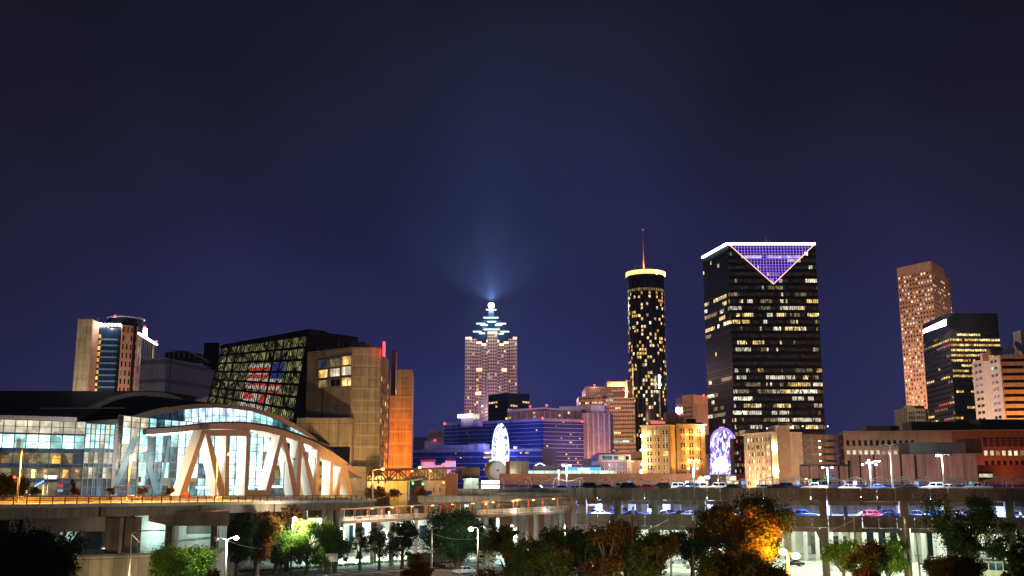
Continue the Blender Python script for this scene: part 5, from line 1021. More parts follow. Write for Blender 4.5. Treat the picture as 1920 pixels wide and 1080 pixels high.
for i in range(8):
    x = 1846 + i * 11.3; u = P.u(x, 850); pane(ch, P, u, u + 1.4, P.p(x, 854).z, P.p(x, 845).z, 'crm' if i not in (2, 6) else 'dim', -.55); pane(ch, P, u, u + 1.4, P.p(x, 872).z, P.p(x, 863.5).z, 'glass', -.55)
    for k in range(4): MB().wbox(P, u - .1, u + 1.6, P.p(x, 821.4 + k * 4.4 + 2).z, P.p(x, 821.4 + k * 4.4).z, -.58, -.3).build('vent', 'black', ch)
pbox(ch, 'roof_house', 'tan2', 1625, 1669, 798.5, 809.5, 482, 8); pbox(ch, 'roof_plant', 'black', 1669.5, 1687, 798.5, 809.5, 483, 8)
pbox(ch, 'upper_roof', 'black', 1710, 1842, 791, 809.6, 520, 12); pbox(ch, 'upper_roof', 'black', 1839, 1960, 786, 809.5, 506, 12)
for x, pw, c in ((1640, 9000, (1, .85, .6)), (1720, 7000, (1, .5, .3)), (1800, 5000, (1, .4, .2)), (1880, 9000, (1, .28, .08))): light(ch, P.at(P.u(x, 850), 21, 14), pw, c, r=1, name='floodlight')  # added fill lights tint the long front
# --- blank brown hall and the red building to its right
bh = thing('blank_brown_hall', 'windowless red-brown hall with dark vertical slits behind the deck lamps', 'building', W(1710, 905, 335))
P = PX(1595, 345, 1833, 330, 880); zt = P.p(1700, 851.5).z; PL2 = PX(1501, 350, 1596, 346, 890); zl = PL2.p(1550, 874.5).z
for a, b in ((1595, 1611.5), (1614.5, 1637.5), (1641.5, 1688), (1692, 1715), (1719.5, 1833)): MB().wbox(P, P.u(a, 880), P.u(b, 880), 0, zt, -18, 0).build('wall', 'rust', bh)
MB().wbox(P, .3, P.L - .3, 0, zt - .6, -17, -.7).build('core', 'black', bh); MB().wbox(PL2, .3, PL2.L, 0, zl - .3, -14, -.6).build('core', 'black', bh); MB().wbox(PL2, 0, PL2.L, zl, zl + .7, -14, .1).build('coping', 'black', bh)
for a, b in ((1501, 1516.5), (1519, 1534.5), (1537, 1571.5), (1575, 1590.5), (1593.5, 1596)): MB().wbox(PL2, PL2.u(a, 890), PL2.u(b, 890), 0, zl, -14, 0).build('wall', 'rust', bh)
pbox(bh, 'roof_house', 'grey', 1706, 1811.5, 829.5, 851, 352, 10); pbox(bh, 'roof_house', 'brick', 1813, 1842, 822, 849, 356, 8); light(bh, W(1735, 838, 344), 420, (.75, 1, .9), r=.5)
for x, pw, c in ((1540, 2600, (1, .62, .52)), (1655, 3600, (1, .66, .6)), (1760, 2600, (.95, .6, .66)), (1815, 1200, (1, .45, .3))): light(bh, P.at(P.u(x, 890), 22.5, 12), pw, c, r=1, name='floodlight')  # added fill lights along the blank hall
rd = thing('red_brick_shop', 'low red-lit brick building with one lit window at the right edge', 'building', W(1880, 900, 345)); P = PX(1832, 348, 1950, 346, 890)
MB().wbox(P, .05, P.L, 0, P.p(1880, 884).z, -12, 0).build('wall', 'redbrk', rd); MB().wbox(P, .05, P.L, P.p(1880, 884).z, P.p(1880, 871.5).z, -12, .5).build('fascia', 'redbrk', rd)
MB().wbox(P, P.u(1834, 890), P.u(1862, 890), P.p(1850, 899).z, P.p(1850, 884.5).z, .01, .2).build('window_surround', 'black', rd); pane(rd, P, P.u(1835.5, 890), P.u(1860.5, 890), P.p(1850, 895).z, P.p(1850, 888.5).z, 'crm', .25); light(rd, P.at(P.u(1890, 890), 20.5, 7), 1500, (1, .3, .1), r=.6)
# --- long brown wall behind the deck top, things behind it
pw_ = thing('long_brown_wall', 'long plain brown wall running behind the deck-top shelters', 'wall', W(1120, 915, 275)); P = PX(936.5, 276, 1345, 272, 900)
MB().wbox(P, 0, P.u(1316, 900), 0, P.p(1100, 888.7).z, -5, 0).build('wall', 'brick', pw_); MB().wbox(P, 0, P.u(1316, 900), P.p(1100, 888.7).z, P.p(1100, 888).z, -5, .15).build('coping', 'brown', pw_)
for x, pw, c in ((970, 900, (1, .4, .15)), (1030, 500, (.8, .6, .8)), (1180, 650, (1, .6, .35)), (1270, 1000, (1, .4, .15))): light(pw_, P.at(P.u(x, 900), 21, 6), pw, c, r=.5, name='wall_fill')
gs = thing('glowing_canopy_strip', 'pale green glowing canopy strip with blue letters on top', 'canopy', W(1070, 888, 330)); P = PX(990, 330, 1160, 330, 880)
MB().wbox(P, 0, P.u(1155, 885), 12, P.p(1070, 882.5).z, -3, 0).build('panel', 'gstrip', gs)
mb = MB()
for k in range(17): mb.wbox(P, k * 1.7, k * 1.7 + .12, 14, P.p(1070, 882.6).z, .02, .15)
mb.build('ribs', 'mull', gs); MB().wbox(P, P.u(1064, 880), P.u(1127, 880), P.p(1090, 882.4).z, P.p(1090, 876).z, -1.2, -.8).build('sign_board', 'bsign', gs); text('atlanta', P, P.u(1095, 880), P.p(1095, 879.3).z, 1.05, 'wsign', gs, -.7)
pv = thing('purple_pavilion', 'low purple pavilion with a white-outlined gable roof', 'building', W(1030, 880, 420)); P = PX(1000, 420, 1125, 420, 875); MB().wbox(P, 0, P.L, 0, P.p(1050, 872.5).z, -10, 0).build('wall', 'pslab', pv); MB().prism([P.p(1003, 873), P.p(1022, 873), P.p(1012.5, 868.5)], -P.n3 * 6).build('gable', 'bluepaint', pv)
MB().bar(P.p(1003, 873) + P.n3 * .1, P.p(1012, 868.5) + P.n3 * .1, .18).bar(P.p(1013, 868.5) + P.n3 * .1, P.p(1022, 873) + P.n3 * .1, .18).build('roof_light', 'wsign', pv); MB().wbox(P, P.u(1093, 860), P.u(1109, 860), P.p(1100, 872).z, P.p(1100, 859.5).z, -4, -1).build('stair_tower', 'pslab', pv); MB().wbox(P, P.u(1052, 866), P.u(1064, 866), P.p(1055, 872).z, P.p(1055, 868).z, -4, -1).build('roof_plant', 'white', pv); light(pv, P.at(P.u(1070, 870), 29, 14), 3000, (.7, .5, 1), r=1)
cbx = thing('rough_concrete_box', 'rough square concrete box lit from below beside the white wheel', 'building', W(974, 885, 420)); P = PX(956, 420, 992, 422, 880); MB().wbox(P, 0, P.L, 0, P.p(970, 864.5).z, -7, 0).build('wall', 'tan2', cbx); light(cbx, P.at(.8, P.p(970, 886).z, 2.2), 420, WHT); light(cbx, P.at(P.L * .6, 30, 9), 900, (1, .8, .45))
for x in (961, 971.5): MB().bar(P.p(x, 864.5) - P.n3 * 2, P.p(x, 859.5) - P.n3 * 2, .3, n=8).build('flue', 'brown', cbx)
# --- wheel, drum, bright shop front
fw_ = thing('observation_wheel', 'tall white-lit observation wheel seen nearly edge-on', 'ferris wheel', W(938, 890, 640)); hc = W(938, 849, 640); rr_ = (W(938, 798, 640).z - W(938, 899, 640).z) / 2
ax = Vector((math.cos(.245), math.sin(.245), 0)); pl = Vector((-math.sin(.245), math.cos(.245), 0))
def WH(a, r, o): return hc + (pl * math.cos(a) + Vector((0, 0, 1)) * math.sin(a)) * r + ax * o
for o in (-1.3, 1.3):
    mb = MB()
    for k in range(48): mb.bar(WH(k * math.pi / 24, rr_, o), WH((k + 1) * math.pi / 24, rr_, o), .28, n=5)
    mb.build('rim', 'wled', fw_); mb = MB()
    for k in range(24): mb.bar(WH(k * math.pi / 12, 1, o * .4), WH(k * math.pi / 12, rr_, o), .11, n=4)
    for q in (.35, .55, .75, .9):
        for k in range(24): mb.bar(WH(k * math.pi / 12, rr_ * q, o * q), WH((k + 1) * math.pi / 12, rr_ * q, o * q), .12, n=4)
    mb.build('spokes', 'wled', fw_)
for k in range(36): MB().ball(WH(k * math.pi / 18, rr_ + .9, 0), .85, 8, 1.1).build('gondola', 'wled' if k % 3 else 'bglass', fw_, smooth=True)
MB().bar(hc - ax * 3, hc + ax * 3, 1, n=12).build('hub', 'white', fw_)
for s in (-1, 1):
    for t in (-8, 8): MB().bar(hc + ax * 2.6 * s, Vector((hc.x, hc.y, 0)) + ax * 4 * s + pl * t, .5, .7, 8).build('support_leg', 'white', fw_)
light(fw_, hc + Vector((0, -14, 0)), 80000, (.2, .28, 1), r=6, name='wheel_glow'); light(fw_, hc + Vector((0, 30, 3)), 190000, (.18, .25, 1), r=6, name='wheel_glow')
dr = thing('round_drum_sign', 'big pale round drum with a green-lit rim at the foot of the wheel', 'sign', W(932, 897, 380)); c_ = W(933, 882, 380); r_d = 17.5 * 380 / F
MB().bar(c_ + Vector((-1.7, 3.6, 0)), c_ + Vector((0, 0, 0)), r_d, n=40).build('drum', 'cream', dr); MB().bar(c_ + Vector((0, -.0, 0)), c_ + Vector((.1, -.2, 0)), r_d * .9, n=40).build('face', 'white', dr); MB().bar(c_ + Vector((.1, -.21, 0)), c_ + Vector((.1, -.4, 0)), .4, n=12).build('hub', 'brown', dr); MB().bar(c_ + Vector((-1.9, 3.7, 0)), c_ + Vector((-1.7, 3.55, 0)), r_d * 1.02, n=40).build('rim_light', em('green_rim', (.2, 1, .7), 1.2), dr); MB().bar((c_.x, c_.y + 2, 0), (c_.x, c_.y + 2, c_.z), .8, n=8).build('post', 'steel', dr)
light(dr, c_ + Vector((3.2, -5, 1.2)), 620, (1, .93, .8), r=.4); light(dr, c_ + Vector((-4, -4, -3)), 200, (1, .6, .3), r=.4)
wf = thing('bright_shop_front', 'dazzling white lit hoarding below the round drum', 'hoarding', W(920, 917, 300)); P = PX(902.5, 300, 937, 300, 910); MB().wbox(P, 0, P.L, P.p(920, 921).z, P.p(920, 901).z, -.5, 0).build('panel', 'screen', wf); MB().wbox(P, -1.3, P.L, P.p(920, 909.6).z, P.p(920, 907).z, .02, .8).build('crossbar', 'brown', wf); MB().wbox(P, -4, P.L, P.p(920, 921).z - 6, P.p(920, 921).z - .01, -.5, 0).build('base', 'conc', wf); light(wf, P.at(P.L * .5, 18, 3), 400, (1, .95, 1), r=.5)
rf = thing('red_roofed_station', 'pink-lit old station with a red hipped tower roof', 'building', W(825, 875, 640)); P = PX(788, 640, 856, 640, 870); 
for a, b, y in ((790, 813.5, 866), (835, 853, 864)): MB().wbox(P, P.u(a, 870), P.u(b, 870), 0, P.p(800, y).z, -8, 0).build('tower', 'white', rf)
MB().wbox(P, P.u(812, 875), P.u(840, 875), 0, P.p(820, 872).z, -6, -.5).build('wall', 'white', rf); MB().wbox(P, P.u(788.5, 866), P.u(815, 866), P.p(800, 866).z, P.p(800, 861.5).z, -8.5, .5).build('roof', 'rtile', rf)
def pyr(a, b, y0, y1, m):
    q = [P.at(P.u(a, y0), P.p(a, y0).z, .6), P.at(P.u(b, y0), P.p(b, y0).z, .6), P.at(P.u(b, y0), P.p(b, y0).z, -8.6), P.at(P.u(a, y0), P.p(a, y0).z, -8.6)]; t = (q[0] + q[2]) / 2; t.z = P.p(a, y1).z; MB().add(q + [t], [(0, 1, 4), (1, 2, 4), (2, 3, 4), (3, 0, 4), (3, 2, 1, 0)]).build('roof', m, rf)
pyr(833.5, 854.5, 864, 853.5, 'rtile'); MB().prism([P.p(826, 872) + P.n3 * .1, P.p(839, 872) + P.n3 * .1, P.p(832.5, 867) + P.n3 * .1], -P.n3 * 2).build('gable', 'white', rf); light(rf, P.at(P.u(805, 870), 28, 8), 2500, (1, .3, .4), r=.5); light(rf, P.at(P.u(840, 870), 28, 8), 2500, (1, .3, .4), r=.5)
# --- truss footbridge, brick pier, stair house
tb_ = thing('truss_footbridge', 'dark brown steel truss footbridge crossing above the traffic signals', 'footbridge', W(780, 900, 300)); P = PX(686, 300, 868, 296, 890)
X = lambda x, y, o=0: P.p(x, y) + P.n3 * o
for o in (0, -4):
    MB().prism([X(688, 880.5, o), X(770, 878.5, o), X(868, 876, o), X(868, 879, o), X(770, 881.5, o), X(688, 883.5, o)], -P.n3 * .5).build('top_chord', 'brown', tb_); MB().prism([X(688, 899.5, o), X(868, 897, o), X(868, 900, o), X(688, 902.5, o)], -P.n3 * .5).build('bottom_chord', 'brown', tb_); mb = MB()
    for k in range(11): mb.bar(X(690 + k * 17.6, 881, o - .2), X(690 + k * 17.6, 900, o - .2), .2, n=4); 
    for k in range(10):
        a, b = 690 + k * 17.6, 690 + (k + 1) * 17.6; mb.bar(X(a, 881 if k % 2 else 900, o - .2), X(b, 900 if k % 2 else 881, o - .2), .24, n=4)
    mb.build('web', 'brown', tb_)
MB().prism([X(688, 876.5 + 3, .3), X(868, 875, .3), X(868, 876.3, .3), X(688, 880.9, .3)], -P.n3 * 5).build('roof', 'brown', tb_); MB().prism([X(688, 900.5, -.52), X(868, 898, -.52), X(868, 898, -4), X(688, 900.5, -4)], (0, 0, -.25)).build('floor', 'conc', tb_)
for x in (770, 805): light(tb_, X(x, 886, -2), 300, (1, .6, .25), r=.3); MB().ball(X(x, 883.4, -2), .2, 8).build('lamp', 'bulbo', tb_)
bp_ = thing('brick_pier', 'square brick pier holding up the end of the truss footbridge', 'pier', W(846, 927, 290)); MB().box((W(846, 900, 290).x, 292, (W(846, 888, 290).z + 8) / 2), (W(857, 900, 290).x - W(835.5, 900, 290).x, 4, W(846, 888, 290).z - 8)).build('shaft', 'brick', bp_); x0 = W(846, 900, 290).x; MB().box((x0, 289.9, 13), (.5, .2, 9)).build('fluting', 'brick', bp_)
sh_ = thing('footbridge_stair_house', 'brown boxed stair house with a green-white lit lower wall', 'building', W(882, 915, 300)); P = PX(867, 299, 898, 299, 890)
MB().wbox(P, 0, P.L, P.p(880, 893).z, P.p(880, 876).z, -5, 0).build('upper_wall', 'brown', sh_); MB().wbox(P, -.1, P.L + .2, P.p(880, 896.5).z, P.p(880, 893).z - .01, -5, .3).build('lintel', 'black', sh_); MB().wbox(P, .3, P.L - .2, 8, P.p(880, 896.6).z, -5, -1.4).build('lower_wall', 'concw', sh_)
q = P.p(882.5, 899) - P.n3 * .2; MB().ball(q, .25, 8).build('lamp', 'bulbw', sh_); light(sh_, q + P.n3 * .5, 330, (.7, 1, .6), r=.3); MB().bar(P.p(882.5, 900), P.p(882.5, 917), .12).build('post', 'white', sh_)
so = thing('yellow_lit_hall', 'low sand-coloured hall lit yellow beneath the truss footbridge', 'building', W(740, 925, 330)); P = PX(688, 336, 772, 330, 915); MB().wbox(P, 0, P.u(768.5, 910), 4, P.p(740, 901).z + 1.5, -10, 0).build('wall', 'tan2', so); light(so, P.at(P.u(745, 910), 19, 6), 4200, (1, .55, .06), r=.4); light(so, P.at(P.u(705, 910), 19, 6), 2200, (1, .55, .08), r=.4); MB().wbox(P, P.u(764, 910), P.u(768, 910), 10, P.p(766, 903).z, .02, .3).build('blue_pillar', 'bluepaint', so)
ob2 = thing('orange_lit_wall', 'plain wall glowing orange behind the traffic signals', 'wall', W(800, 920, 350)); P = PX(770, 350, 836, 350, 915); MB().wbox(P, 0, P.L, 4, P.p(800, 878).z, -3, 0).build('wall', 'cream', ob2); light(ob2, P.at(P.L * .5, 19.5, 8), 1700, (1, .55, .22), r=.4)
sp_ = thing('orange_shop', 'small orange-lit shop with a bright window left of the cream block', 'shop', W(1370, 905, 420)); pbox(sp_, 'wall', 'white', 1341, 1381.5, 889.5, 915, 420, 8, 0); pbox(sp_, 'side_wall', M['orange'], 1382, 1397, 889, 915, 422, 8, 0); P = PX(1341, 420, 1381, 420, 900); pane(sp_, P, P.u(1362, 900), P.u(1380, 900), P.p(1370, 906).z, P.p(1370, 893).z, 'whi', .1); pane(sp_, P, P.u(1346, 900), P.u(1357, 900), P.p(1370, 906).z, P.p(1370, 894).z, 'dblu', .1); light(sp_, W(1388, 895, 412), 350, SOD, r=.3)
bwb = thing('lit_billboard', 'white glowing billboard beside an orange street lamp on the deck', 'billboard', W(1320, 912, 262)); P = PX(1301, 262, 1333, 262, 900); MB().wbox(P, 0, P.u(1327, 900), P.p(1315, 907.5).z, P.p(1315, 902).z, -.3, 0).build('panel', 'screen', bwb); MB().wbox(P, P.u(1321, 895), P.u(1331, 895), P.p(1325, 898).z, P.p(1325, 892.5).z, -.3, 0).build('panel', 'screen', bwb)
for x in (1304, 1325): MB().bar(P.p(x, 907), Vector((P.p(x, 907).x, 262, FT)), .12).build('post', 'steel', bwb)
flush()
# ================================================================ STREET FURNITURE
# deck-top shelters
def shelter(gable):
    t = thing('bus_shelter', '', 'shelter', (0, 0, 0))
    for x in (-2.6, 2.6):
        for y in (-1.1, 1.1): MB().bar((x, y, 0), (x, y, 2.55), .07, n=6).build('post', 'steel', t)
    mb = MB()
    for y in (-1.1, 1.1):
        if gable: mb.bar((-2.9, y, 2.5), (0, y, 3.45), .06).bar((0, y, 3.45), (2.9, y, 2.5), .06).bar((-2.6, y, 2.5), (2.6, y, 2.5), .05).bar((0, y, 2.5), (0, y, 3.4), .04).bar((-2.6, y, 2.5), (1.3, y, 2.95), .035)
        else: mb.bar((-3.1, y, 3.35), (.4, y, 2.2), .06).bar((3.1, y, 3.35), (-.4, y, 2.2), .06).bar((-2.6, y, 2.55), (2.6, y, 2.55), .05).bar((-3.1, y, 3.35), (-2.6, y, 1.7), .045).bar((3.1, y, 3.35), (2.6, y, 1.7), .045)
    for x, z in ((-2.9, 2.5 if gable else 3.3), (2.9, 2.5 if gable else 3.3), (0, 3.45 if gable else 2.3)): mb.bar((x, -1.1, z), (x, 1.1, z), .05)
    mb.build('frame', 'steel', t); MB().box((0, 1.1, 1.45), (6.3, .12, .5)).build('back_panel', 'canopy', t); MB().box((0, .4, .85), (4.5, .5, .08)).build('bench', 'steel', t); return t
sA, sB = shelter(False), shelter(True); spots = [(965, 0), (1017, 0), (1066, 0), (1116, 0), (1168, 0), (1222, 0), (1276, 0), (1376, 0), (1446, 1), (1493, 1), (1558, 1), (1604, 1), (1650, 1), (1690, 1), (1740, 1), (1785, 1), (1872, 1), (1905, 1)]
lb = ['butterfly-framed shelter at the left end of the deck-top row, before the brown wall', 'butterfly-framed shelter second from the left in the deck-top row', 'butterfly-framed shelter just left of the white double lamp post', 'butterfly-framed shelter above the left end of the deck parapet', 'butterfly-framed shelter behind the dark cars on the deck top', 'butterfly-framed shelter behind the red car on the deck top', 'butterfly-framed shelter left of the lit billboard', 'butterfly-framed shelter in front of the arched wheel reflection', 'gabled steel shelter in front of the cream block', 'gabled steel shelter left of the dark tank trailer', 'gabled steel shelter behind the white pickup', 'gabled steel shelter below the four-headed lamp post', 'gabled steel shelter right of the four-headed lamp post', 'gabled steel shelter right of the tall unlit lamp post', 'gabled steel shelter behind the white deck-top wagon', 'gabled steel shelter beneath the single bright lamp post', 'gabled steel shelter second from the right end of the deck-top row', 'gabled steel shelter at the right end of the deck-top row']
for (px, k), l in zip(spots, lb):
    D = 252 - (px - 960) * .02; q = W(px, 905, D); first = (px, k) in ((965, 0), (1446, 1))
    if first: o = sA if k == 0 else sB; o.location = (q.x, D, FT - .35); o['label'] = l; o['group'] = 'shelters along the deck top'
    else: dup(sA if k == 0 else sB, (q.x, D, FT - .35), RN.uniform(-.05, .05), l, 'shelters along the deck top')
struct(MB().foot([(W(930, 905, 250).x, 236), (W(1080, 905, 240).x, 232), (W(1080, 905, 270).x, 272), (W(930, 905, 270).x, 272)], FT - .9, FT - .37), 'deck_apron', 'road')
# lamps -----------------------------------------------------------------
def LP(label, head, D, z0, arm, c=SOD, pw=1500, bulb='bulbo', grp='orange street lamps', **k):
    h = W(head[0], head[1], D); return lamp_at('street_lamp', label, (h.x - arm[0][0], D - arm[0][1], h.z - arm[0][2]), z0, arm, c, pw, 'street lamp', grp, bulb=bulb, **k)
LP('orange street lamp with a curved arm at the left end of the viaduct street', (72, 833), 176, 15.2, [(2.7, 0, .9)], pw=60000, r=.36, down=165)
LP('orange street lamp glaring before the arena corner glass', (269, 843), 196, 15, [(2.4, 0, .8)], pw=60000, r=.42, down=165)
LP('orange street lamp glaring in front of the letter truss', (430, 851), 218, 15, [(2.4, 0, .8)], pw=60000, r=.42, down=165)
LP('unlit street lamp with its arm to the right, before the middle of the letter truss', (552, 861), 255, 14.8, [(2.4, 0, .8)], lit_arms=())
LP('unlit street lamp with its arm to the left, before the letter truss', (571, 853), 258, 14.8, [(-2.7, 0, .8)], lit_arms=())
LP('unlit street lamp near the low tip of the arena arch', (652, 871), 270, 14.6, [(2.4, 0, .8)], lit_arms=())
LP('orange street lamp left of the truss footbridge', (718, 879), 272, 14.4, [(2.6, 0, .5)], pw=6000, r=.42)
LP('orange street lamp whose arm reaches left over the middle of the truss footbridge', (787, 876), 278, 14.2, [(-2.6, 0, .5)], pw=6000, r=.42)
LP('orange street lamp beside the brick pier', (832, 904), 300, 10, [(1.5, 0, .4)], pw=900)
LP('orange street lamp in front of the lit billboard', (1315, 898), 252, FT, [(.5, 0, .3)], pw=9000, r=.8)
LP('small orange street lamp before the arched wheel reflection', (1382, 904), 258, FT, [(.5, 0, .3)], pw=500)
LP('orange street lamp in front of the cream block', (1419, 904), 262, FT, [(.5, 0, .3)], pw=4500, r=.6)
LP('tiny orange street lamp above the dark tank trailer', (1512, 897), 290, FT, [(.5, 0, .3)], pw=300)
wh = dict(bulb='bulbw', grp='white lamp posts on the deck', pm='white', poler=.14)
LP('white double lamp post left of the deck parapet corner', (1055.5, 872), 250, FT, [(-.85, 0, .1), (.85, 0, .1)], WHT, 2600, **wh)
LP('plain unlit white post left of the white double lamp post', (1048, 879), 250, FT, [(.1, 0, .1)], WHT, 700, lit_arms=(), **wh)
LP('white double lamp post left of the lit billboard, taller of the two', (1291, 863), 224, FT, [(-1.1, 0, .1), (1.1, 0, .1)], WHT, 3600, **wh)
LP('white double lamp post left of the lit billboard, shorter of the two', (1291, 877.5), 262, FT, [(-1.1, 0, .1), (1.1, 0, .1)], WHT, 2200, **wh)
LP('slim unlit white post in front of the arched wheel reflection', (1347, 883), 258, FT, [(.1, 0, .1)], WHT, 300, lit_arms=(), **wh)
LP('slim unlit white post at the right edge of the arched wheel reflection', (1368, 876), 258, FT, [(.1, 0, .1)], WHT, 300, lit_arms=(), **wh)
LP('low white double lamp post behind the blue board', (1542.5, 876), 216.6, FT, [(-.95, 0, .1), (.95, 0, .1)], WHT, 2600, **wh)
LP('four-headed white lamp post before the blank brown hall', (1617, 870.5), 214.3, FT, [(-1.5, 0, -.2), (1.3, 0, -.2), (-.2, 0, .7), (1.9, 0, .5)], WHT, 2600, **wh)
LP('tallest white post with unlit arms before the blank brown hall', (1652, 834.5), 212.6, FT, [(-1.8, 0, .1), (1.8, 0, .1)], WHT, 500, lit_arms=(), **wh)
LP('white lamp post with one dazzling head at the right of the blank brown hall', (1757.5, 853), 210.3, FT, [(-.9, 0, .1), (1.5, 0, .1)], (.8, .9, 1), 6000, lit_arms=(0,), r=.35, **wh)
lo = dict(bulb='bulbw', grp='lamp posts by the parking lot', pm='pole', poler=.16)
blk = LP('black post with a dazzling white lamp before the bright green trees', (553, 972), 217, 0, [(.5, -.3, .2)], (1, 1, .78), 20000, bulb='bulbw', grp='lamp posts by the parking lot', pm='black', poler=.14, r=.5)
pal = LP('pale double-armed post with its right lamp lit, by the retaining wall', (443, 1008), 172, 0, [(1.5, 0, .4), (-1.7, 0, .3)], WHT, 5000, lit_arms=(0,), r=.45, **lo)
light(pal, W(440, 1012, 171), 16000, (1, 1, .85), 'SPOT', r=.4, to=W(341, 1058, 176), ang=50, blend=.8)
light(blk, W(556, 974, 216), 42000, (1, .98, .9), 'SPOT', r=.5, to=Gz(690, 1068, 0), ang=105, blend=.7)
LP('thin post with one unlit arm in front of the beige retaining wall', (262, 997), 165, 0, [(1.2, 0, .35)], WHT, 300, lit_arms=(), bulb='bulbw', grp='lamp posts by the parking lot', pm='pole', poler=.11)
LP('pale double-armed unlit post left of the parked white sedans', (794, 990), 196, 0, [(-1.6, 0, .25), (1.6, 0, .2)], WHT, 300, lit_arms=(), **lo)
LP('wooden double-armed post with its left lamp dazzling, beside the tan wagon', (883, 991), 202, 0, [(-1.4, 0, -.1), (1.4, 0, .3)], WHT, 22000, lit_arms=(0,), r=.5, bulb='bulbw', grp='lamp posts by the parking lot', pm='wood', poler=.16)
LP('pale double-armed unlit post in front of the deck, left of the dark round tree', (1239, 963), 192, 0, [(-1.6, 0, .25), (1.6, 0, .25)], WHT, 300, lit_arms=(), **lo)
LP('pale double-armed unlit post in front of the deck, above the bright green tree', (1590, 969), 190, 0, [(-1, 0, .2), (1.1, 0, .2)], WHT, 300, lit_arms=(), **lo)
big = LP('post with the huge dazzling orange lamp below the deck', (1468, 1034), 152, 0, [(-.7, -.2, .2), (1.1, -.2, -.35)], (1, .36, .05), 24000, grp='orange lamps below the deck', bulb='bulbh', r=.62, poler=.2, pm='wood')
light(big, W(1458, 1036, 152), 60000, (1, .24, .02), 'SPOT', r=1, to=W(1392, 985, 158), ang=120, blend=.8)
LP('white lamp post glaring in the yard left of the deck corner', (1053, 981), 250, 0, [(-.8, 0, .2)], WHT, 14000, r=.5, down=160, **lo)
LP('low yellow-white lamp under the covered footbridge', (820, 979), 250, 0, [(-.8, 0, .2)], (1, .95, .7), 5000, r=.4, **lo)
LP('white lamp post inside the yard, hidden among the thin trees', (640, 990), 255, 0, [(-.8, 0, .2)], TEA, 30000, r=.3, down=160, **lo)
LP('white lamp post inside the yard behind the dark bushy tree', (960, 985), 262, 0, [(-.8, 0, .2)], TEA, 30000, r=.3, down=160, **lo)
LP('white lamp post in the yard behind the fence and shrubs', (720, 992), 262, 0, [(-.8, 0, .2)], TEA, 30000, r=.3, down=160, **lo)
LP('unseen added orange lamp in front of the dark autumn trees', (1120, 1100), 134, 0, [(.4, 0, .2)], (1, .42, .08), 2200, grp='orange lamps below the deck')  # added below the view to warm the front trees
LP('unseen added pale lamp before the leftmost dark front tree', (985, 1100), 134, 0, [(.4, 0, .2)], (.95, 1, .6), 4600, **lo)  # added unseen fill to bring out green in the crown
LP('unseen added pale lamp before the dark front tree by the pale post', (1205, 1100), 130, 0, [(.4, 0, .2)], (.95, 1, .55), 4600, **lo)  # second unseen fill for the front trees
LP('unseen added orange lamp in front of the bushes under the deck', (1330, 1105), 128, 0, [(.4, 0, .2)], (1, .25, .03), 2600, grp='orange lamps below the deck')  # added out of view to redden the bushes
LP('unseen added white lamp below the beige retaining wall', (250, 1106), 160, 0, [(.5, 0, .2)], (1, .84, .55), 900, **lo)  # added out of view to light the beige wall
light(pal, W(250, 1098, 160), 9000, (1, .82, .5), 'SPOT', r=.5, to=W(255, 1080, 178), ang=75, blend=1)  # extra unseen spot brightens the retaining wall
LP('unseen added white lamp in front of the right-hand bright green tree', (1676, 1098), 163, 0, [(.5, 0, .2)], (.8, 1, .5), 9000, **lo)  # added unseen fill for the right-hand green tree
LP('unseen added white lamp in front of the bright green trees at the right', (1566, 1098), 163, 0, [(.5, 0, .2)], (.8, 1, .5), 9000, **lo)  # added below the view to brighten these trees
# overhead wires -----------------------------------------------------------
def wire(nm, lbl, a, b, sag=.5, r=.025, m='steel', z0=None):
    mb = MB(); A, B = W(*a), W(*b); last = A
    for i in range(1, 9):
        t = i / 8; q = A.lerp(B, t) - Vector((0, 0, sag * 4 * t * (1 - t))); mb.bar(last, q, r, n=4); last = q
    tag(mb.build(nm, m), lbl, 'cable', 'overhead cables')
wire('overhead_cable', 'cable drooping from the thin unarmed post to the bright small tree', (248, 1003, 165), (300, 1046, 178), .25, .05)
wire('overhead_cable', 'cable running right from the pale double-armed post', (428, 1014, 188), (500, 1028, 215), .4)
wire('overhead_cable', 'cable running left from the pale double-armed post to the retaining wall', (427, 1016, 188), (400, 1034, 186), .1)
wire('overhead_cable', 'cable strung between the two posts by the parked white sedans', (812, 1001, 196), (893, 1010, 202), .5)
wire('overhead_cable', 'cable running right from the wooden double-armed post', (897, 997, 202), (930, 1008, 205), .2)
wire('overhead_cable', 'cable rising to the pale post before the deck', (1180, 1004, 200), (1254, 974, 192), .25, .04)
wire('overhead_cable', 'cable rising to the pale post above the bright green tree', (1554, 994, 200), (1600, 975, 190), .2, .04)
wire('overhead_cable', 'cable crossing the dark deck wall at the right', (1690, 985, 180), (1930, 998, 176), .8)
wire('overhead_cable', 'pale cable at the right edge over the dark shrubs', (1888, 1040, 170), (1925, 1022, 165), .1, .05)
def upole(lbl, a, b, r=.2):
    p, q = W(*a), W(*b); t = thing('utility_pole', lbl, 'pole', (q.x, q.y, 0), 'wooden utility poles'); MB().bar(p, (q.x, q.y, 0), r * .75, r, 8).build('shaft', 'wood', t); MB().bar(p + Vector((0, -.25, -1.2)), p + Vector((0, -.25, -.4)), .14, n=8).build('transformer', 'steel', t)
upole('leaning wooden pole among the autumn trees before the deck', (1187, 950, 152), (1178, 1080, 150)); upole('dark wooden pole behind the dark round tree', (1298.5, 962, 184), (1299.5, 1066, 184), .16); upole('weathered wooden pole rising past the column marked F 15', (1695, 968, 176), (1709, 1080, 174), .24); upole('thin green-stained pole under the right part of the deck', (1716, 985, 215), (1724, 1062, 214), .2)
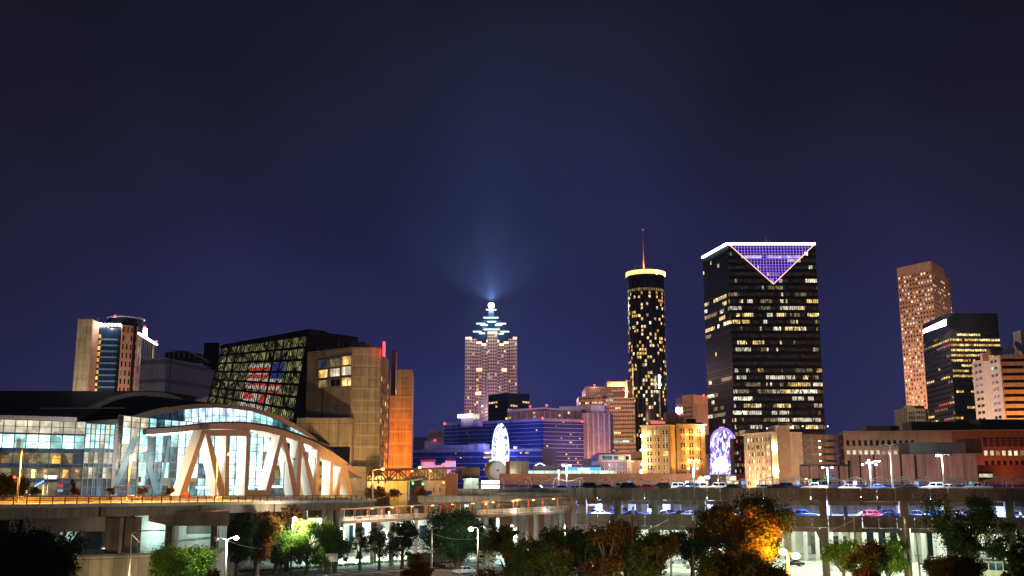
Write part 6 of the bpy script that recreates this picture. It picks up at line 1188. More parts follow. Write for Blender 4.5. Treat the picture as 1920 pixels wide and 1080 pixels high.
# traffic signals ------------------------------------------------------------
def signal(lbl, pole, top, arm_to, D, z0, heads, m='pole'):
    a, b = W(*pole, D), W(*arm_to, D); t = thing('traffic_signal', lbl, 'traffic signal', (a.x, D, z0), 'traffic signals'); tp = W(pole[0], top, D)
    MB().bar((a.x, D, z0), tp, .13, .1, 8).build('post', m, t); MB().bar(tp, b, .09, .06, 6).build('arm', m, t)
    for px, py, c in heads:
        q = W(px, py, D - .3); MB().box(q, (.42, .35, 1.15)).build('signal_head', M['yellow'] if c != 'redsig' else 'frame', t)
        for k, on in ((.36, c == 'redsig'), (0, False), (-.36, c == 'gsig')): MB().bar(q + Vector((0, -.18, k)), q + Vector((0, -.3, k)), .15 if not on else .2, n=10).build('lens', c if on else 'black', t)
        if c in ('gsig', 'redsig'): light(t, q + Vector((0, -1, 0)), 60, (.1, 1, .6) if c == 'gsig' else (1, .05, .03), r=.15)
signal('traffic signal with two yellow heads under the left of the truss footbridge', (700, 912), 908, (724, 897), 262, 14.3, [(709.5, 903, 0), (722.5, 902, 0)])
signal('traffic signal showing green beside the blue pillar', (767, 920), 903, (793, 897), 276, 14, [(774.5, 904, 'gsig'), (793, 905, 'gsig')])
signal('traffic signal with yellow heads beside the brick pier', (812, 925), 923, (836, 914.5), 282, 13.5, [(813.5, 919, 0), (825, 918, 0)])
signal('traffic signal pole with a yellow head before the arena corner glass', (259, 925), 865, (263, 860), 214, 15, [(262.5, 899, 0)], 'brown')
signal('traffic signal showing red by the dark orange-lit tree', (34, 925), 896, (25, 896), 188, 15, [(28, 898.5, 'redsig')])
signal('green traffic signal above the dark tank trailer', (1549, 905), 897, (1547, 895), 248, FT, [(1547, 895, 'gsig')])
# signs --------------------------------------------------------------------
def sign(nm, lbl, px, y0, y1, wpx, D, z0, m, txt=None, tm='signw', grp=None, th=None):
    a, b = W(px, y0, D), W(px, y1, D); w_ = wpx * D / F; t = thing(nm, lbl, 'sign', (a.x, D, z0), grp); MB().bar((a.x, D + .12, z0), (a.x, D + .12, a.z), .06, n=6).build('post', 'steel', t); MB().box((a.x, D, (a.z + b.z) / 2), (w_, .08, a.z - b.z)).build('panel', m, t)
    if txt:
        P = VP((a.x - 5, D - .05), (a.x + 5, D - .05))
        for k, s in enumerate(txt): text(s, P, 5, a.z - (a.z - b.z) * (k + .5) / len(txt), (th or (a.z - b.z) * .5) / (1 if len(txt) == 1 else 1.2), tm, t, .02)
    return t
sign('overhead_board', 'dark blue board reading Terminal 4 above the dark tank trailer', 1557, 886.5, 894.5, 13.2, 246, FT, 'signb', ('Terminal', '4'), th=.4)
lit_b = em('lit_bay_sign', (.08, .45, .9), .9); M['bays'] = lit_b
for px, y, s, l in ((1180, 905, '22', 'light blue bay sign behind the dark cars on the deck top'), (1288, 905, '21', 'pale bay sign beside the white wagon left of the billboard'), (1393, 905, '19', 'light blue bay sign in front of the orange shop'), (1496, 905, '18', 'light blue bay sign left of the white pickup'), (1603, 905.5, '17', 'pale bay sign left of the four-headed lamp post'), (1719, 905.5, '16', 'light blue bay sign between two gabled shelters'), (1820, 906, '15', 'light blue bay sign right of the gabled shelters')):
    sign('bay_sign', l, px, y - 3, y + 3, 6.5, 233, FT, 'bays' if 'pale' not in l else 'wsign', (s,), 'signw' if 'pale' not in l else 'signb', 'bay signs on the deck top', th=.4)
sign('notice_board', 'large cream notice board standing among the trees at the lot edge', 622, 1038, 1053, 22, 222, 0, 'cream')
for px, y, l in ((584.5, 1043, 'under the brightest green tree'), (607, 1042, 'left of the cream notice board'), (629, 1041, 'on the right of the cream notice board'), (652, 1039.5, 'right of the cream notice board'), (675, 1038, 'left of the orange cone'), (704.5, 1036.5, 'right of the orange cone'), (734, 1035, 'second from the low dark wall'), (753.5, 1033.5, 'nearest to the low dark wall')):
    D = 226 + (px - 580) * .1; sign('parking_sign', 'small blue disabled-parking sign ' + l, px, y - 2.4, y + 2.4, 3, D, 0, 'signb', ('P',), 'signw', 'small blue parking signs', th=.35)
sign('blue_notice', 'blue notice hanging on the bright wall behind the dark bushy tree', 879, 1030, 1037, 4.5, 245, 0, 'bluepaint')
sign('street_box', 'blue street cabinet at the end of the bridge railing', 804, 920, 927, 12, 270, 12.5, 'bluepaint')
sign('motel_sign', 'blue-white lit sign under the ramp behind the covered footbridge', 872, 944, 950.5, 13, 276, 0, 'wsign', ('PARKING',), 'signb', th=.45)
# fence and low wall at the lot edge ---------------------------------------------
fe = thing('chain_link_fence', 'tall chain-link fence with thin posts along the back of the parking lot', 'fence', Gz(560, 1066, 0)); pts = [Gz(418, 1072, 0), Gz(520, 1069, 0), Gz(600, 1062, 0), Gz(700, 1056, 0), Gz(768, 1052, 0)]
for a, b in zip(pts, pts[1:]):
    n_ = max(2, int((b - a).length / 3)); mb = MB()
    for i in range(n_): q = a.lerp(b, i / n_); MB().bar(q, q + Vector((0, 0, 3.1)), .05, n=6).build('post', 'steel', fe)
    for h in (.1, 1.6, 3.05): mb.bar(a + Vector((0, 0, h)), b + Vector((0, 0, h)), .03, n=4)
    k = int((b - a).length / .45)
    for i in range(k): q0, q1 = a.lerp(b, i / k), a.lerp(b, min(1, (i + 3) / k)); mb.bar(q0 + Vector((0, 0, .1)), q1 + Vector((0, 0, 3)), .008, n=3); mb.bar(q1 + Vector((0, 0, .1)), q0 + Vector((0, 0, 3)), .008, n=3)
    mb.build('mesh', 'steel', fe)
lwl = thing('low_dark_wall', 'low dark panelled wall behind the parked white sedans', 'wall', W(812, 1050, 242)); P = PX(764, 238, 858, 246, 1045); MB().wbox(P, 0, P.L, 0, P.p(810, 1036.5).z, -.25, 0).build('wall', 'concd', lwl)
for i in range(9): MB().wbox(P, i * P.L / 8.5, i * P.L / 8.5 + .3, 0, P.p(810, 1036).z, -.3, .06).build('post', 'conc', lwl)
q = Gz(695, 1056.5, .01); cn = thing('traffic_cone', 'orange traffic cone at the back edge of the parking lot', 'traffic cone', q); MB().box(q + Vector((0, 0, .04)), (.55, .55, .07)).build('base', 'orange', cn); MB().bar(q + Vector((0, 0, .076)), q + Vector((0, 0, .95)), .22, .04, 14).build('body', 'orange', cn); MB().bar(q + Vector((0, 0, .45)), q + Vector((0, 0, .62)), .158, .12, 14).build('band', 'signw', cn)
bt_ = thing('ticket_booth', 'small white ticket booth with windows under dark trees at the right', 'booth', W(1858, 1080, 165)); D = 165; P = PX(1826, D, 1894, D - 3, 1060); MB().wbox(P, 0, P.L, 0, P.p(1860, 1069).z, -3, 0).build('wall', 'white', bt_); MB().wbox(P, -.4, P.L + .6, P.p(1860, 1055).z, P.p(1860, 1051.5).z, -3.5, .6).build('roof', 'fascia', bt_)
for i in range(6): MB().wbox(P, i * P.L / 5.05, i * P.L / 5.05 + .12, P.p(1860, 1069).z, P.p(1860, 1055).z, -.15, -.02).build('mullion', 'white', bt_)
for i, m in enumerate(('bglass', 'bglass', 'dteal', 'dteal', 'glass')): pane(bt_, P, i * P.L / 5.05 + .12, (i + 1) * P.L / 5.05, P.p(1860, 1069).z, P.p(1860, 1055).z, m, -.1)
tk = thing('tank_trailer', 'dark tank trailer parked on the deck top behind the white pickup', 'trailer', W(1540, 912, 243)); q = W(1539, 903, 243); MB().bar((q.x - 2.1, 243, q.z), (q.x + 2.2, 243, q.z), .72, n=20).build('tank', 'frame', tk); MB().box((q.x - 2.5, 243, q.z), (.5, 1.3, 1.3)).build('end_cap', 'white', tk); MB().bar((q.x, 243, q.z), (q.x + .1, 243, q.z), .75, n=20).build('hoop', 'steel', tk)
for x in (-1.5, 1.5): MB().box((q.x + x, 243, (q.z + FT) / 2 - .3), (.25, 1.2, q.z - FT - .5)).build('leg', 'frame', tk)
gd = thing('sandwich_kiosk', 'small orange street kiosk before the left leg of the letter truss', 'kiosk', W(351, 930, 232)); q = W(351, 923, 232); MB().box((q.x, 232, 15.6), (.9, .7, 1.6)).build('body', 'orange', gd); MB().box((q.x, 232, 16.46), (.5, .5, .16)).build('cap', 'brown', gd); MB().ball((q.x, 232, 16.7), .18, 8).build('finial', 'orange', gd)
sb = thing('light_string', 'string of blue lights hanging over the arena doors', 'lights', W(73, 905, 226))
for k in range(6): MB().ball(W(66 + k * 3, 911 - k * 1.8, 226), .16, 8).build('bulb', em('blue_bulb', (.05, .2, 1), 8) if k == 0 else bpy.data.materials['blue_bulb'], sb)
MB().bar(W(64, 912.5, 226.2), W(84, 900.5, 226.2), .04).build('wire', 'frame', sb)
# ================================================================ VEHICLES
cp = {}
for nm, c in (('white_car', (.62, .62, .62)), ('silver_car', (.38, .39, .4)), ('black_car', (.012, .012, .015)), ('navy_car', (.02, .035, .12)), ('red_car', (.38, .015, .02)), ('maroon_car', (.16, .012, .03)), ('tan_car', (.4, .33, .22)), ('blue_car', (.04, .10, .35)), ('grey_car', (.12, .12, .13))):
    m, t, b = newmat(nm); b.inputs['Base Color'].default_value = (*c, 1); b.inputs['Roughness'].default_value = .28; b.inputs['Coat Weight'].default_value = .6; cp[nm] = m
def car(kind):
    t = thing('parked_car', '', 'car')
    Lh, Wd = (2.3, .89) if kind == 'sedan' else (2.4, .95) if kind == 'wagon' else (2.75, .97)
    prof = {'sedan': [(-2.3, .35), (-2.32, .72), (-2.15, .96), (-1.4, 1.0), (.85, .98), (1.75, .86), (2.2, .72), (2.3, .5), (2.26, .3)],
            'wagon': [(-2.4, .4), (-2.42, .9), (-2.35, 1.12), (.8, 1.12), (1.9, 1.02), (2.32, .85), (2.4, .55), (2.35, .38)],
            'pickup': [(-2.75, .5), (-2.76, 1.05), (-2.7, 1.1), (1.0, 1.12), (2.2, 1.05), (2.68, .9), (2.75, .6), (2.7, .45)]}[kind]
    bm = MB(); ys = [(-Wd, .86), (-Wd * .97, .93), (-Wd * .86, 1)]; rings = []
    for y, f in ys + [(-a, b) for a, b in reversed(ys)]: rings.append([(x * (.965 + .035 * f) if abs(x) > 1.5 else x, y, z if z < .6 else .6 + (z - .6) * f) for x, z in prof])
    n = len(prof); vs = [v for r in rings for v in r]; fs = []
    for i in range(len(rings) - 1):
        for j in range(n): fs.append((i * n + j, i * n + (j + 1) % n, (i + 1) * n + (j + 1) % n, (i + 1) * n + j))
    fs += [tuple(range(n - 1, -1, -1)), tuple(range((len(rings) - 1) * n, len(rings) * n))]; bm.add(vs, fs)
    b0, b1, r0, r1, zb, zr = {'sedan': (-1.75, 1.05, -1.0, .2, .95, 1.45), 'wagon': (-2.3, .95, -2.0, .35, 1.08, 1.78), 'pickup': (-.95, 1.2, -.8, .55, 1.08, 1.8)}[kind]
    yb, yr = Wd * .93, Wd * .72
    bq = [Vector((b0, -yb, zb)), Vector((b1, -yb, zb)), Vector((b1, yb, zb)), Vector((b0, yb, zb))]; rq = [Vector((r0, -yr, zr)), Vector((r1, -yr, zr)), Vector((r1, yr, zr)), Vector((r0, yr, zr))]
    bm.hexa(bq, rq); bm.hexa([v + Vector((0, 0, .002)) for v in rq], [v * .93 + Vector((0, 0, .11 + .0)) if 0 else Vector((v.x * .9 + (r0 + r1) * .05, v.y * .88, zr + .05)) for v in rq])
    if kind == 'pickup':
        bm.box((-1.85, 0, 1.2), (1.75, Wd * 1.7, .02))
    bm.build('body', cp['white_car'], t, smooth=False)
    def pn(a, b, c, d, nrm, s0=.1, s1=.9, h0=.12, h1=.88):
        f = lambda s, h: (a.lerp(b, s)).lerp(d.lerp(c, s), h) + nrm * .012
        return MB().prism([f(s0, h0), f(s1, h0), f(s1, h1), f(s0, h1)], -nrm * .02)
    def nr(a, b, d): return (b - a).cross(d - a).normalized()
    for i, nm in ((1, 'windscreen'), (3, 'rear_window')):
        a, b, c, d = bq[i], bq[(i + 1) % 4], rq[(i + 1) % 4], rq[i]; pn(a, b, c, d, nr(a, b, d)).build(nm, 'cglass', t)
    for i in (0, 2):
        a, b, c, d = bq[i], bq[(i + 1) % 4], rq[(i + 1) % 4], rq[i]
        for s0, s1 in ((.08, .46), (.52, .92)): pn(a, b, c, d, nr(a, b, d), s0, s1).build('side_window', 'cglass', t)
    R_ = .33 if kind == 'sedan' else .38
    for x in (-Lh * .61, Lh * .61):
        for y in (-1, 1):
            wv = MB().bar((x, y * (Wd - .2), R_), (x, y * (Wd + .02), R_), R_, n=18).build('wheel', 'tyre', t, smooth=False); MB().bar((x, y * (Wd + .021), R_), (x, y * (Wd + .035), R_), R_ * .62, n=14).build('rim', 'wrim', wv)
    zl = .68 if kind == 'sedan' else .85
    for y in (-1, 1):
        MB().box((Lh - .06, y * Wd * .68, zl), (.16, .36, .15)).build('headlight', 'lens', t); MB().box((-Lh + .03, y * Wd * .74, zl + .12), (.1, .3, .18)).build('tail_light', 'redm', t)
    MB().box((Lh + .0, 0, .42), (.08, .9, .14)).build('grille', 'black', t); MB().box((-Lh - .02, 0, .72), (.04, .5, .13)).build('number_plate', 'signw', t); return t
proto = {k: car(k) for k in ('sedan', 'wagon', 'pickup')}; used = set()
def put(kind, colr, loc, rz, label, group):
    o = proto[kind]; nm = {'sedan': 'car', 'wagon': 'car', 'pickup': 'pickup truck'}[kind]
    if kind not in used:
        used.add(kind); o.location = loc; o.rotation_euler = (0, 0, rz); o['label'] = label; o['group'] = group; o['category'] = nm
        for c in o.children:
            if c.name.startswith('body'): c.material_slots[0].link = 'OBJECT'; c.material_slots[0].material = cp[colr]
        return
    r = dup(o, loc, rz, label, group, {m: cp[colr] for m in cp}); r['category'] = nm
rad = math.radians
for k, c, px, py, rz, l in (('sedan', 'silver_car', 870, 1076, 205, 'silver sedan facing left at the front of the lot'), ('sedan', 'white_car', 838, 1064.5, 330, 'white sedan seen from behind beside the dark sedan'), ('sedan', 'white_car', 852, 1056.5, 330, 'white sedan parked behind the other white sedan, before the low dark wall'), ('sedan', 'black_car', 815, 1065, 335, 'dark sedan with red tail lights behind the pale post'), ('wagon', 'tan_car', 912, 1054, 20, 'tan wagon beside the wooden lamp post'), ('sedan', 'maroon_car', 822, 1055.5, 20, 'maroon sedan half hidden behind the dark sedan'), ('sedan', 'silver_car', 1302, 1066, 172, 'pale sedan parked below the dark round tree'), ('wagon', 'white_car', 1272, 1057, 160, 'white wagon behind the pale sedan'), ('sedan', 'black_car', 1488, 1062, 185, 'dark sedan in the glare of the huge orange lamp'), ('sedan', 'maroon_car', 1075, 1070, 100, 'maroon sedan hidden behind the autumn trees')):
    q = Gz(px, py, .01); put(k, c, q, rad(rz), l, 'cars on the parking lot')
for k, c, px, py, rz, l in (('wagon', 'white_car', 937, 1022, 250, 'white van-like wagon in the yard behind the bushy tree'), ('sedan', 'navy_car', 935, 1037, 190, 'dark sedan in the yard behind the bushy tree'), ('sedan', 'red_car', 1040, 1030, 15, 'red sedan in the yard left of the deck corner'), ('sedan', 'navy_car', 1056, 1036, 20, 'dark blue sedan beside the red sedan in the yard'), ('sedan', 'white_car', 1182, 1030, 10, 'white sedan deep under the deck between its columns'), ('wagon', 'white_car', 1252, 1026, 95, 'white wagon deep under the deck behind the pale post'), ('wagon', 'blue_car', 1420, 1030, 90, 'blue wagon deep under the deck behind the big tree'), ('sedan', 'grey_car', 1708, 1044, 95, 'grey sedan deep under the deck behind the F 15 column'), ('sedan', 'silver_car', 1640, 1030, 15, 'silver sedan deep under the deck, right part')):
    q = Gz(px, py, .01); put(k, c, q, rad(rz), l, 'cars under the deck')
dz = math.atan2(DP.d.y, DP.d.x)
for k, c, px, o, rz, l in (('sedan', 'white_car', 1120, -5, 5, 'white sedan at the left end of the middle deck'), ('sedan', 'blue_car', 1100, -11, 15, 'blue sedan deep at the left end of the middle deck'), ('wagon', 'blue_car', 1147, -10, 30, 'blue wagon at the left end of the middle deck'), ('wagon', 'navy_car', 1132, -16, 150, 'dark blue wagon deep in the middle deck, left end'), ('sedan', 'navy_car', 1184, -4, 5, 'dark sedan on the middle deck under the dark pole'), ('wagon', 'blue_car', 1213, -8, 90, 'blue wagon end-on on the middle deck'), ('sedan', 'silver_car', 1240, -4, 95, 'silver sedan end-on on the middle deck'), ('sedan', 'blue_car', 1244, -12, 10, 'blue sedan deep in the middle deck behind the silver one'), ('sedan', 'maroon_car', 1266, -6, 200, 'dark red sedan on the middle deck left of the white sedan'), ('sedan', 'white_car', 1285, -4, 190, 'white sedan on the middle deck right of the dark red one'), ('wagon', 'black_car', 1305, -4, 160, 'black wagon on the middle deck beside the column'), ('wagon', 'black_car', 1333, -5, 100, 'black wagon on the middle deck right of the column'), ('sedan', 'silver_car', 1447, -9, 10, 'silver sedan deep in the middle deck behind the big tree'), ('sedan', 'black_car', 1476, -4, 185, 'black sedan on the middle deck right of the big tree'), ('wagon', 'navy_car', 1473, -13, 90, 'dark wagon deep in the middle deck behind the black sedan'), ('wagon', 'blue_car', 1508, -4, 10, 'blue wagon on the middle deck beside the concrete column'), ('sedan', 'silver_car', 1617, -6, 190, 'silver sedan on the middle deck left of the red wagon'), ('wagon', 'red_car', 1640, -5, 30, 'bright red wagon on the middle deck'), ('sedan', 'navy_car', 1664, -3.6, 185, 'dark blue sedan in front of the red wagon'), ('wagon', 'navy_car', 1676, -13, 20, 'dark blue wagon deep in the middle deck under the blue-white floodlight'), ('pickup', 'navy_car', 1722, -4, 5, 'dark blue pickup on the middle deck behind the post'), ('sedan', 'blue_car', 1765, -14, 190, 'blue sedan deep in the middle deck, right part'), ('sedan', 'white_car', 1800, -6, 190, 'white sedan on the middle deck behind the dark green tree'), ('sedan', 'navy_car', 1835, -5, 10, 'navy sedan on the middle deck behind the dark green tree'), ('wagon', 'navy_car', 1915, -8, 90, 'navy wagon on the middle deck at the right edge')):
    put(k, c, DP.at(UD(px), FM + .01, o), dz + rad(rz), l, 'cars on the middle deck')
for k, c, px, o, rz, l in (('wagon', 'black_car', 1103, -5, 10, 'black wagon roof at the left end of the deck top'), ('sedan', 'black_car', 1122, -6, 190, 'black sedan roof beside the black wagon at the deck-top left end'), ('wagon', 'white_car', 1163, -6, 5, 'white wagon behind the dark cars on the deck top'), ('wagon', 'black_car', 1179, -3.8, 0, 'black wagon on the deck top below the first bay sign'), ('sedan', 'red_car', 1212, -4, 10, 'red sedan on the deck top'), ('wagon', 'black_car', 1232, -4.5, 185, 'black wagon right of the red deck-top sedan'), ('wagon', 'white_car', 1272, -7, 5, 'white wagon on the deck top left of the billboard'), ('wagon', 'navy_car', 1287, -4, 190, 'navy wagon in front of the white deck-top wagon'), ('wagon', 'tan_car', 1317, -5, 0, 'tan wagon under the orange lamp on the deck top'), ('wagon', 'white_car', 1338, -6, 185, 'white wagon right of the orange lamp on the deck top'), ('sedan', 'black_car', 1375, -5, 5, 'black sedan below the arched wheel reflection on the deck top'), ('sedan', 'white_car', 1428, -5, 190, 'white sedan before the cream block on the deck top'), ('sedan', 'black_car', 1460, -4.5, 0, 'black sedan right of the white sedan before the cream block'), ('wagon', 'navy_car', 1482, -5, 0, 'navy wagon left of the white pickup'), ('pickup', 'white_car', 1529, -3.8, 182, 'white pickup on the deck top'), ('sedan', 'silver_car', 1597, -5, 10, 'silver sedan left of the four-headed lamp'), ('sedan', 'blue_car', 1655, -5, 0, 'blue sedan below the tallest post'), ('sedan', 'black_car', 1705, -4.5, 190, 'black sedan right of the tallest post'), ('wagon', 'white_car', 1754, -4.5, 185, 'white wagon below the dazzling single lamp'), ('sedan', 'silver_car', 1790, -4, 0, 'silver sedan right of the white deck-top wagon'), ('pickup', 'white_car', 1841, -4.2, 182, 'pale pickup near the right end of the deck top')):
    put(k, c, DP.at(UD(px), FT + .01, o), dz + rad(rz), l, 'cars on the deck top')
for k, c, px, l in (('sedan', 'silver_car', 951, 'silver sedan at the left end of the ramp top'), ('sedan', 'blue_car', 983, 'blue sedan on the ramp top behind the parapet'), ('sedan', 'black_car', 1030, 'black sedan on the ramp top'), ('sedan', 'white_car', 1055, 'white sedan on the ramp top beside the double lamp')):
    q = RP.at(RP.u(px, 915), 16.41, -4.5); put(k, c, q, dz + .1, l, 'cars on the ramp top')
# ================================================================ TREES
def leafmat(name, c0, c1, tr=.35):
    m = bpy.data.materials.new(name); m.use_nodes = True; t = m.node_tree; t.nodes.clear(); o = t.nodes.new('ShaderNodeOutputMaterial')
    g = t.nodes.new('ShaderNodeNewGeometry'); tc = t.nodes.new('ShaderNodeTexCoord'); n = t.nodes.new('ShaderNodeTexNoise'); n.inputs['Scale'].default_value = .7; n.inputs['Detail'].default_value = 2; t.links.new(tc.outputs['Object'], n.inputs['Vector'])
    a = t.nodes.new('ShaderNodeMath'); a.operation = 'ADD'; t.links.new(n.outputs[0], a.inputs[0]); s = t.nodes.new('ShaderNodeMath'); s.operation = 'MULTIPLY_ADD'; s.inputs[1].default_value = .5; s.inputs[2].default_value = -.25; t.links.new(g.outputs['Random Per Island'], s.inputs[0]); t.links.new(s.outputs[0], a.inputs[1])
    r = t.nodes.new('ShaderNodeValToRGB'); r.color_ramp.elements[0].position = .40; r.color_ramp.elements[0].color = (*c0, 1); r.color_ramp.elements[1].position = .82; r.color_ramp.elements[1].color = (*c1, 1); t.links.new(a.outputs[0], r.inputs[0])
    d = t.nodes.new('ShaderNodeBsdfDiffuse'); tl = t.nodes.new('ShaderNodeBsdfTranslucent'); mx = t.nodes.new('ShaderNodeMixShader'); mx.inputs[0].default_value = tr
    for q in (d, tl): t.links.new(r.outputs[0], q.inputs[0])
    t.links.new(d.outputs[0], mx.inputs[1]); t.links.new(tl.outputs[0], mx.inputs[2]); t.links.new(mx.outputs[0], o.inputs[0]); return m
LM = dict(green=leafmat('green_leaves', (.04, .085, .014), (.11, .17, .03)), bright=leafmat('fresh_leaves', (.05, .11, .012), (.15, .20, .03)), dark=leafmat('dark_leaves', (.015, .032, .010), (.04, .07, .02)), rust=leafmat('rust_leaves', (.06, .03, .01), (.22, .09, .015)), mixed=leafmat('turning_leaves', (.024, .050, .011), (.12, .062, .013)))
def tree(name, label, cat, px, D, ytop, ybot, wpx, lm, z0=0, group='trees before the deck', dens=1.0, leaf=.32, lean=0, spread=.36, gap=.0, clump=None):
    rn = random.Random(int(px * 13 + D)); tz, bz = W(px, ytop, D).z, W(px, ybot, D).z; bz = max(bz, z0 + .4); rx = wpx / 2 * D / F; rz = (tz - bz) / 2; c = Vector((W(px, (ytop + ybot) / 2, D).x, D, (tz + bz) / 2)); base = Vector((c.x + lean, D, z0))
    t = thing(name, label, cat, base, group); cl = []
    nc = clump or int(22 + rx * 9)
    lobes = []
    while len(lobes) < max(4, nc // 5):
        v = Vector((rn.uniform(-1, 1), rn.uniform(-1, 1), rn.uniform(-1, 1)))
        if .35 < v.length < .95: lobes.append((v, rn.uniform(.24, .46)))
    raw = []
    for _ in range(nc):
        v, s = rn.choice(lobes); v = v + Vector((rn.gauss(0, 1), rn.gauss(0, 1), rn.gauss(0, 1.1))) * s * .6
        if v.length > 1.12: v = v * (1.05 / v.length)
        raw.append(v)
    for k in (0, 2):
        lo_, hi_ = min(v[k] for v in raw), max(v[k] for v in raw)
        for v in raw: v[k] = -.86 + 1.72 * (v[k] - lo_) / (hi_ - lo_)
    for v in raw: cl.append((Vector((c.x + v.x * rx * .92, c.y + v.y * rx * .92, c.z + v.z * rz * .95)), rn.choice((.45, .6, .75, .9, 1.05, 1.25))))
    tb = MB(); h0 = max(z0 + .2, bz - .2); r0 = max(.10, .035 * (tz - z0)); k1 = Vector((base.x + lean * -.3, D, (h0 + z0) / 2 + .3)); k2 = Vector((c.x, D, bz + rz * .9)); tb.bar(base - Vector((0, 0, .2)), k1, r0 * 1.25, r0, 8).bar(k1, k2, r0, r0 * .5, 7)
    for q, s in cl[:: max(1, len(cl) // 16)]:
        f = rn.uniform(.1, .9); st_ = k1.lerp(k2, f); md = st_.lerp(q, .55) + Vector((rn.uniform(-.3, .3), rn.uniform(-.3, .3), rn.uniform(0, .5))); tb.bar(st_, md, r0 * .38, r0 * .22, 5).bar(md, q, r0 * .22, r0 * .06, 5)
    tb.build('trunk', 'bark', t); vs, fs = [], []; cr_ = rx * spread; n_l = int(dens * 125 * (cr_ / .9) ** 2 * (.36 / leaf) ** 2); n_l = max(40, min(n_l, 900))
    for q, s in cl:
        for _ in range(int(n_l * s)):
            d = Vector((rn.gauss(0, 1), rn.gauss(0, 1), rn.gauss(0, .72))); d = d.normalized() * (rn.random() ** .5) * cr_ * s * rn.uniform(.75, 1.12); p = q + d
            if gap and rn.random() < gap: continue
            a = Vector((rn.gauss(0, 1), rn.gauss(0, 1), rn.gauss(0, 1) + .4)).normalized(); b = a.orthogonal().normalized(); b = (b * math.cos(6.28 * rn.random()) + a.cross(b) * math.sin(6.28 * rn.random())).normalized(); e = a.cross(b); l = leaf * rn.uniform(.7, 1.35); o = len(vs)
            vs += [p - b * l * .5, p + e * l * .32, p + b * l * .5, p - e * l * .32]; fs.append((o, o + 1, o + 2, o + 3))
    mb = MB(); mb.v = vs; mb.f = fs; mb.m = [0] * len(fs); mb.build('crown', LM[lm], t); return t
TR = tree
TR('broadleaf_tree', 'large near-black broad tree in the lower left corner', 'tree', 48, 130, 1002, 1110, 190, 'dark', dens=.8)
TR('small_tree', 'small bright yellow-green tree before the retaining wall', 'tree', 341, 176, 1031, 1086, 100, 'bright', leaf=.28, dens=.9, spread=.42)
g = 'trees behind the parking lot'
TR('broadleaf_tree', 'dark tree at the left of the row behind the lot fence', 'tree', 447, 207, 960, 1060, 66, 'dark', group=g)
TR('broadleaf_tree', 'tall rust-topped tree rising above the bright green trees', 'tree', 484, 216, 942, 1050, 84, 'rust', group=g)
TR('broadleaf_tree', 'rust-topped tree right behind the dazzling white lamp', 'tree', 540, 226, 950, 1012, 66, 'rust', group=g)
TR('broadleaf_tree', 'bright green floodlit tree left of the black lamp post', 'tree', 518, 220, 974, 1064, 78, 'green', group=g)
TR('broadleaf_tree', 'brightest yellow-green tree right beside the dazzling white lamp', 'tree', 577, 219.5, 974, 1062, 74, 'bright', group=g)
TR('broadleaf_tree', 'mid green tree right of the brightest tree', 'tree', 630, 224, 982, 1060, 62, 'green', group=g)
TR('columnar_tree', 'slender dark tree right of the cream notice board', 'tree', 676, 228, 985, 1052, 34, 'mixed', group=g, gap=.2)
TR('columnar_tree', 'thin lacy dark tree right of the orange cone', 'tree', 712, 230, 982, 1050, 46, 'dark', group=g, gap=.35, dens=.7)
TR('columnar_tree', 'dark green tree left of the low dark wall', 'tree', 755, 232, 970, 1048, 56, 'dark', group=g, gap=.2)
TR('broadleaf_tree', 'broad dark bushy tree behind the dazzling double-armed post', 'tree', 856, 222, 960, 1042, 126, 'dark', group=g, gap=.1)
TR('broadleaf_tree', 'dark tree behind the tan wagon', 'tree', 912, 236, 970, 1035, 52, 'dark', group=g, gap=.2)
g = 'dark autumn trees in front'
TR('broadleaf_tree', 'dark tree with orange tips, leftmost of the big front trees', 'tree', 966, 150, 984, 1105, 96, 'mixed', group=g, spread=.36)
TR('broadleaf_tree', 'dark front tree with ragged crown right of the leftmost one', 'tree', 1024, 148, 988, 1105, 100, 'mixed', group=g, spread=.36)
TR('broadleaf_tree', 'dark front tree below the deck corner', 'tree', 1096, 150, 990, 1105, 92, 'dark', group=g, spread=.36)
TR('columnar_tree', 'orange-tipped upright tree around the leaning wooden pole', 'tree', 1138, 146, 972, 1105, 70, 'rust', group=g, gap=.25, spread=.45)
TR('broadleaf_tree', 'green round tree behind the leaning wooden pole', 'tree', 1172, 165, 978, 1070, 84, 'green', group=g)
TR('broadleaf_tree', 'dark front tree with orange tips left of the pale post', 'tree', 1218, 146, 998, 1105, 108, 'mixed', group=g, spread=.36)
TR('broadleaf_tree', 'dark round tree on a clear trunk right of the pale post', 'tree', 1297, 186, 986, 1052, 78, 'dark', group='trees before the deck')
TR('broadleaf_tree', 'huge bushy tree lit orange from the right', 'tree', 1394, 160, 930, 1075, 158, 'mixed', group='trees before the deck', dens=1.0)
TR('shrub', 'red-lit bush under the huge orange lamp', 'shrub', 1385, 142, 1040, 1105, 140, 'mixed', group='bushes before the deck')
TR('shrub', 'orange-lit bush at the foot of the huge lamp', 'shrub', 1450, 138, 1066, 1112, 70, 'mixed', group='bushes before the deck')
TR('small_tree', 'bright green tree right of the huge orange lamp', 'tree', 1580, 178, 1014, 1064, 72, 'bright', group='trees before the deck', leaf=.26)
TR('small_tree', 'bright green round tree left of the weathered pole', 'tree', 1662, 176, 1012, 1078, 74, 'bright', group='trees before the deck', leaf=.26)
TR('shrub', 'brown-leaved bushy tree between two bright green trees', 'shrub', 1622, 158, 1018, 1100, 90, 'mixed', group='bushes before the deck')
TR('broadleaf_tree', 'tall dark green tree over the right end of the deck', 'tree', 1815, 178, 930, 1056, 146, 'dark', group='trees before the deck', gap=.3, spread=.36, clump=34)
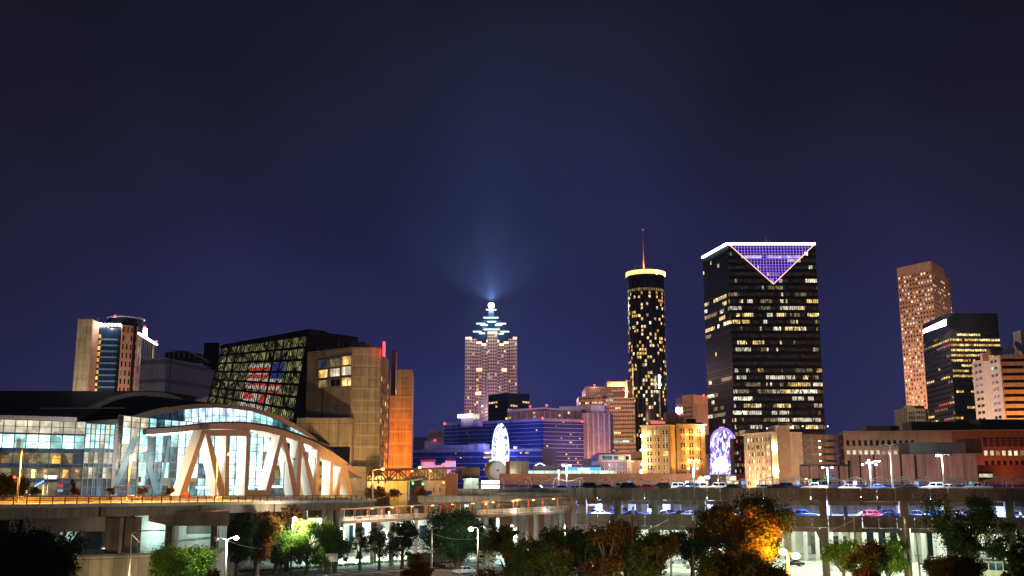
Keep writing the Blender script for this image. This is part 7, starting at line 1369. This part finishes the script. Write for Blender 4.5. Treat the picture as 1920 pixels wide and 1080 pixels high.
TR('shrub', 'olive bush in front of the ticket booth', 'shrub', 1795, 150, 1044, 1105, 100, 'mixed', group='bushes before the deck')
TR('broadleaf_tree', 'dark leafy tree at the lower right edge', 'tree', 1905, 160, 996, 1095, 80, 'dark', group='trees before the deck', gap=.15)
TR('shrub', 'tall thin clipped shrub at the right of the yard', 'shrub', 1741, 190, 1040, 1066, 8, 'green', group='bushes before the deck', leaf=.2)
TR('shrub', 'rust-brown bush in front of the pale double-armed post', 'shrub', 782, 160, 1038, 1100, 58, 'rust', group='bushes before the deck')
TR('shrub', 'low rust-tipped bush below the silver sedan', 'shrub', 922, 150, 1068, 1112, 74, 'rust', group='bushes before the deck')
TR('shrub', 'tiny dark bush at the foot of the pale post by the wall', 'shrub', 397, 160, 1068, 1100, 34, 'mixed', group='bushes before the deck')
g = 'trees along the viaduct street'
TR('broadleaf_tree', 'dark orange-lit tree at the left end of the street', 'tree', 14, 198, 893, 930, 72, 'mixed', 15.2, g)
for px, l in ((68, 'left of the striped banner'), (141, 'right of the striped banner'), (206, 'before the arena corner glass'), (267, 'beside the traffic signal'), (319, 'left of the letter truss')): TR('clipped_shrub', 'small round orange-lit shrub ' + l, 'shrub', px, 212, 915, 927, 19 if px < 200 else 16, 'rust', 15.3, 'round shrubs along the street', leaf=.2, dens=1.6)
TR('small_tree', 'small orange-lit tree right of the striped banner', 'tree', 137, 216, 899, 915, 12, 'rust', 15.2, g, leaf=.2)
for px, y, wd, l in ((705, 911, 38, 'left of the sand-coloured hall'), (741, 919, 26, 'before the sand-coloured hall'), (789, 915, 30, 'beside the blue street cabinet')): TR('small_tree', 'low yellow-lit bush ' + l, 'shrub', px, 282, y, 931, wd, 'rust', 14, 'yellow-lit bushes by the signals', leaf=.25)
# undergrowth along the lot edge
mb = MB(); rn = random.Random(2)
for _ in range(2600):
    px = rn.uniform(418, 775); yb = 1071.8 - max(0, px - 500) * .073 + rn.uniform(-2.6, .5); q = Gz(px, yb, 0); h = rn.uniform(.15, .6); a = rn.uniform(0, 3.14); d = Vector((math.cos(a) * .12, math.sin(a) * .12, 0)); s = Vector((rn.uniform(-.15, .15), rn.uniform(-.15, .15), h)); mb.add([q - d, q + d, q + s], [(0, 1, 2)])
mb.build('grass', LM['green'], kind='stuff')
flush()
# ---------------------------------------------------------------- night air
hz = MB().box((150, 1050, 329), (3400, 2500, 660)).build('haze', 'white', kind='stuff')
m = bpy.data.materials.new('night_haze'); m.use_nodes = True; t = m.node_tree; t.nodes.clear(); o_ = t.nodes.new('ShaderNodeOutputMaterial'); v = t.nodes.new('ShaderNodeVolumePrincipled')
v.inputs['Color'].default_value = (.6, .72, 1, 1); v.inputs['Density'].default_value = .000045; v.inputs['Anisotropy'].default_value = .35; t.links.new(v.outputs[0], o_.inputs['Volume']); hz.data.materials.clear(); hz.data.materials.append(m)
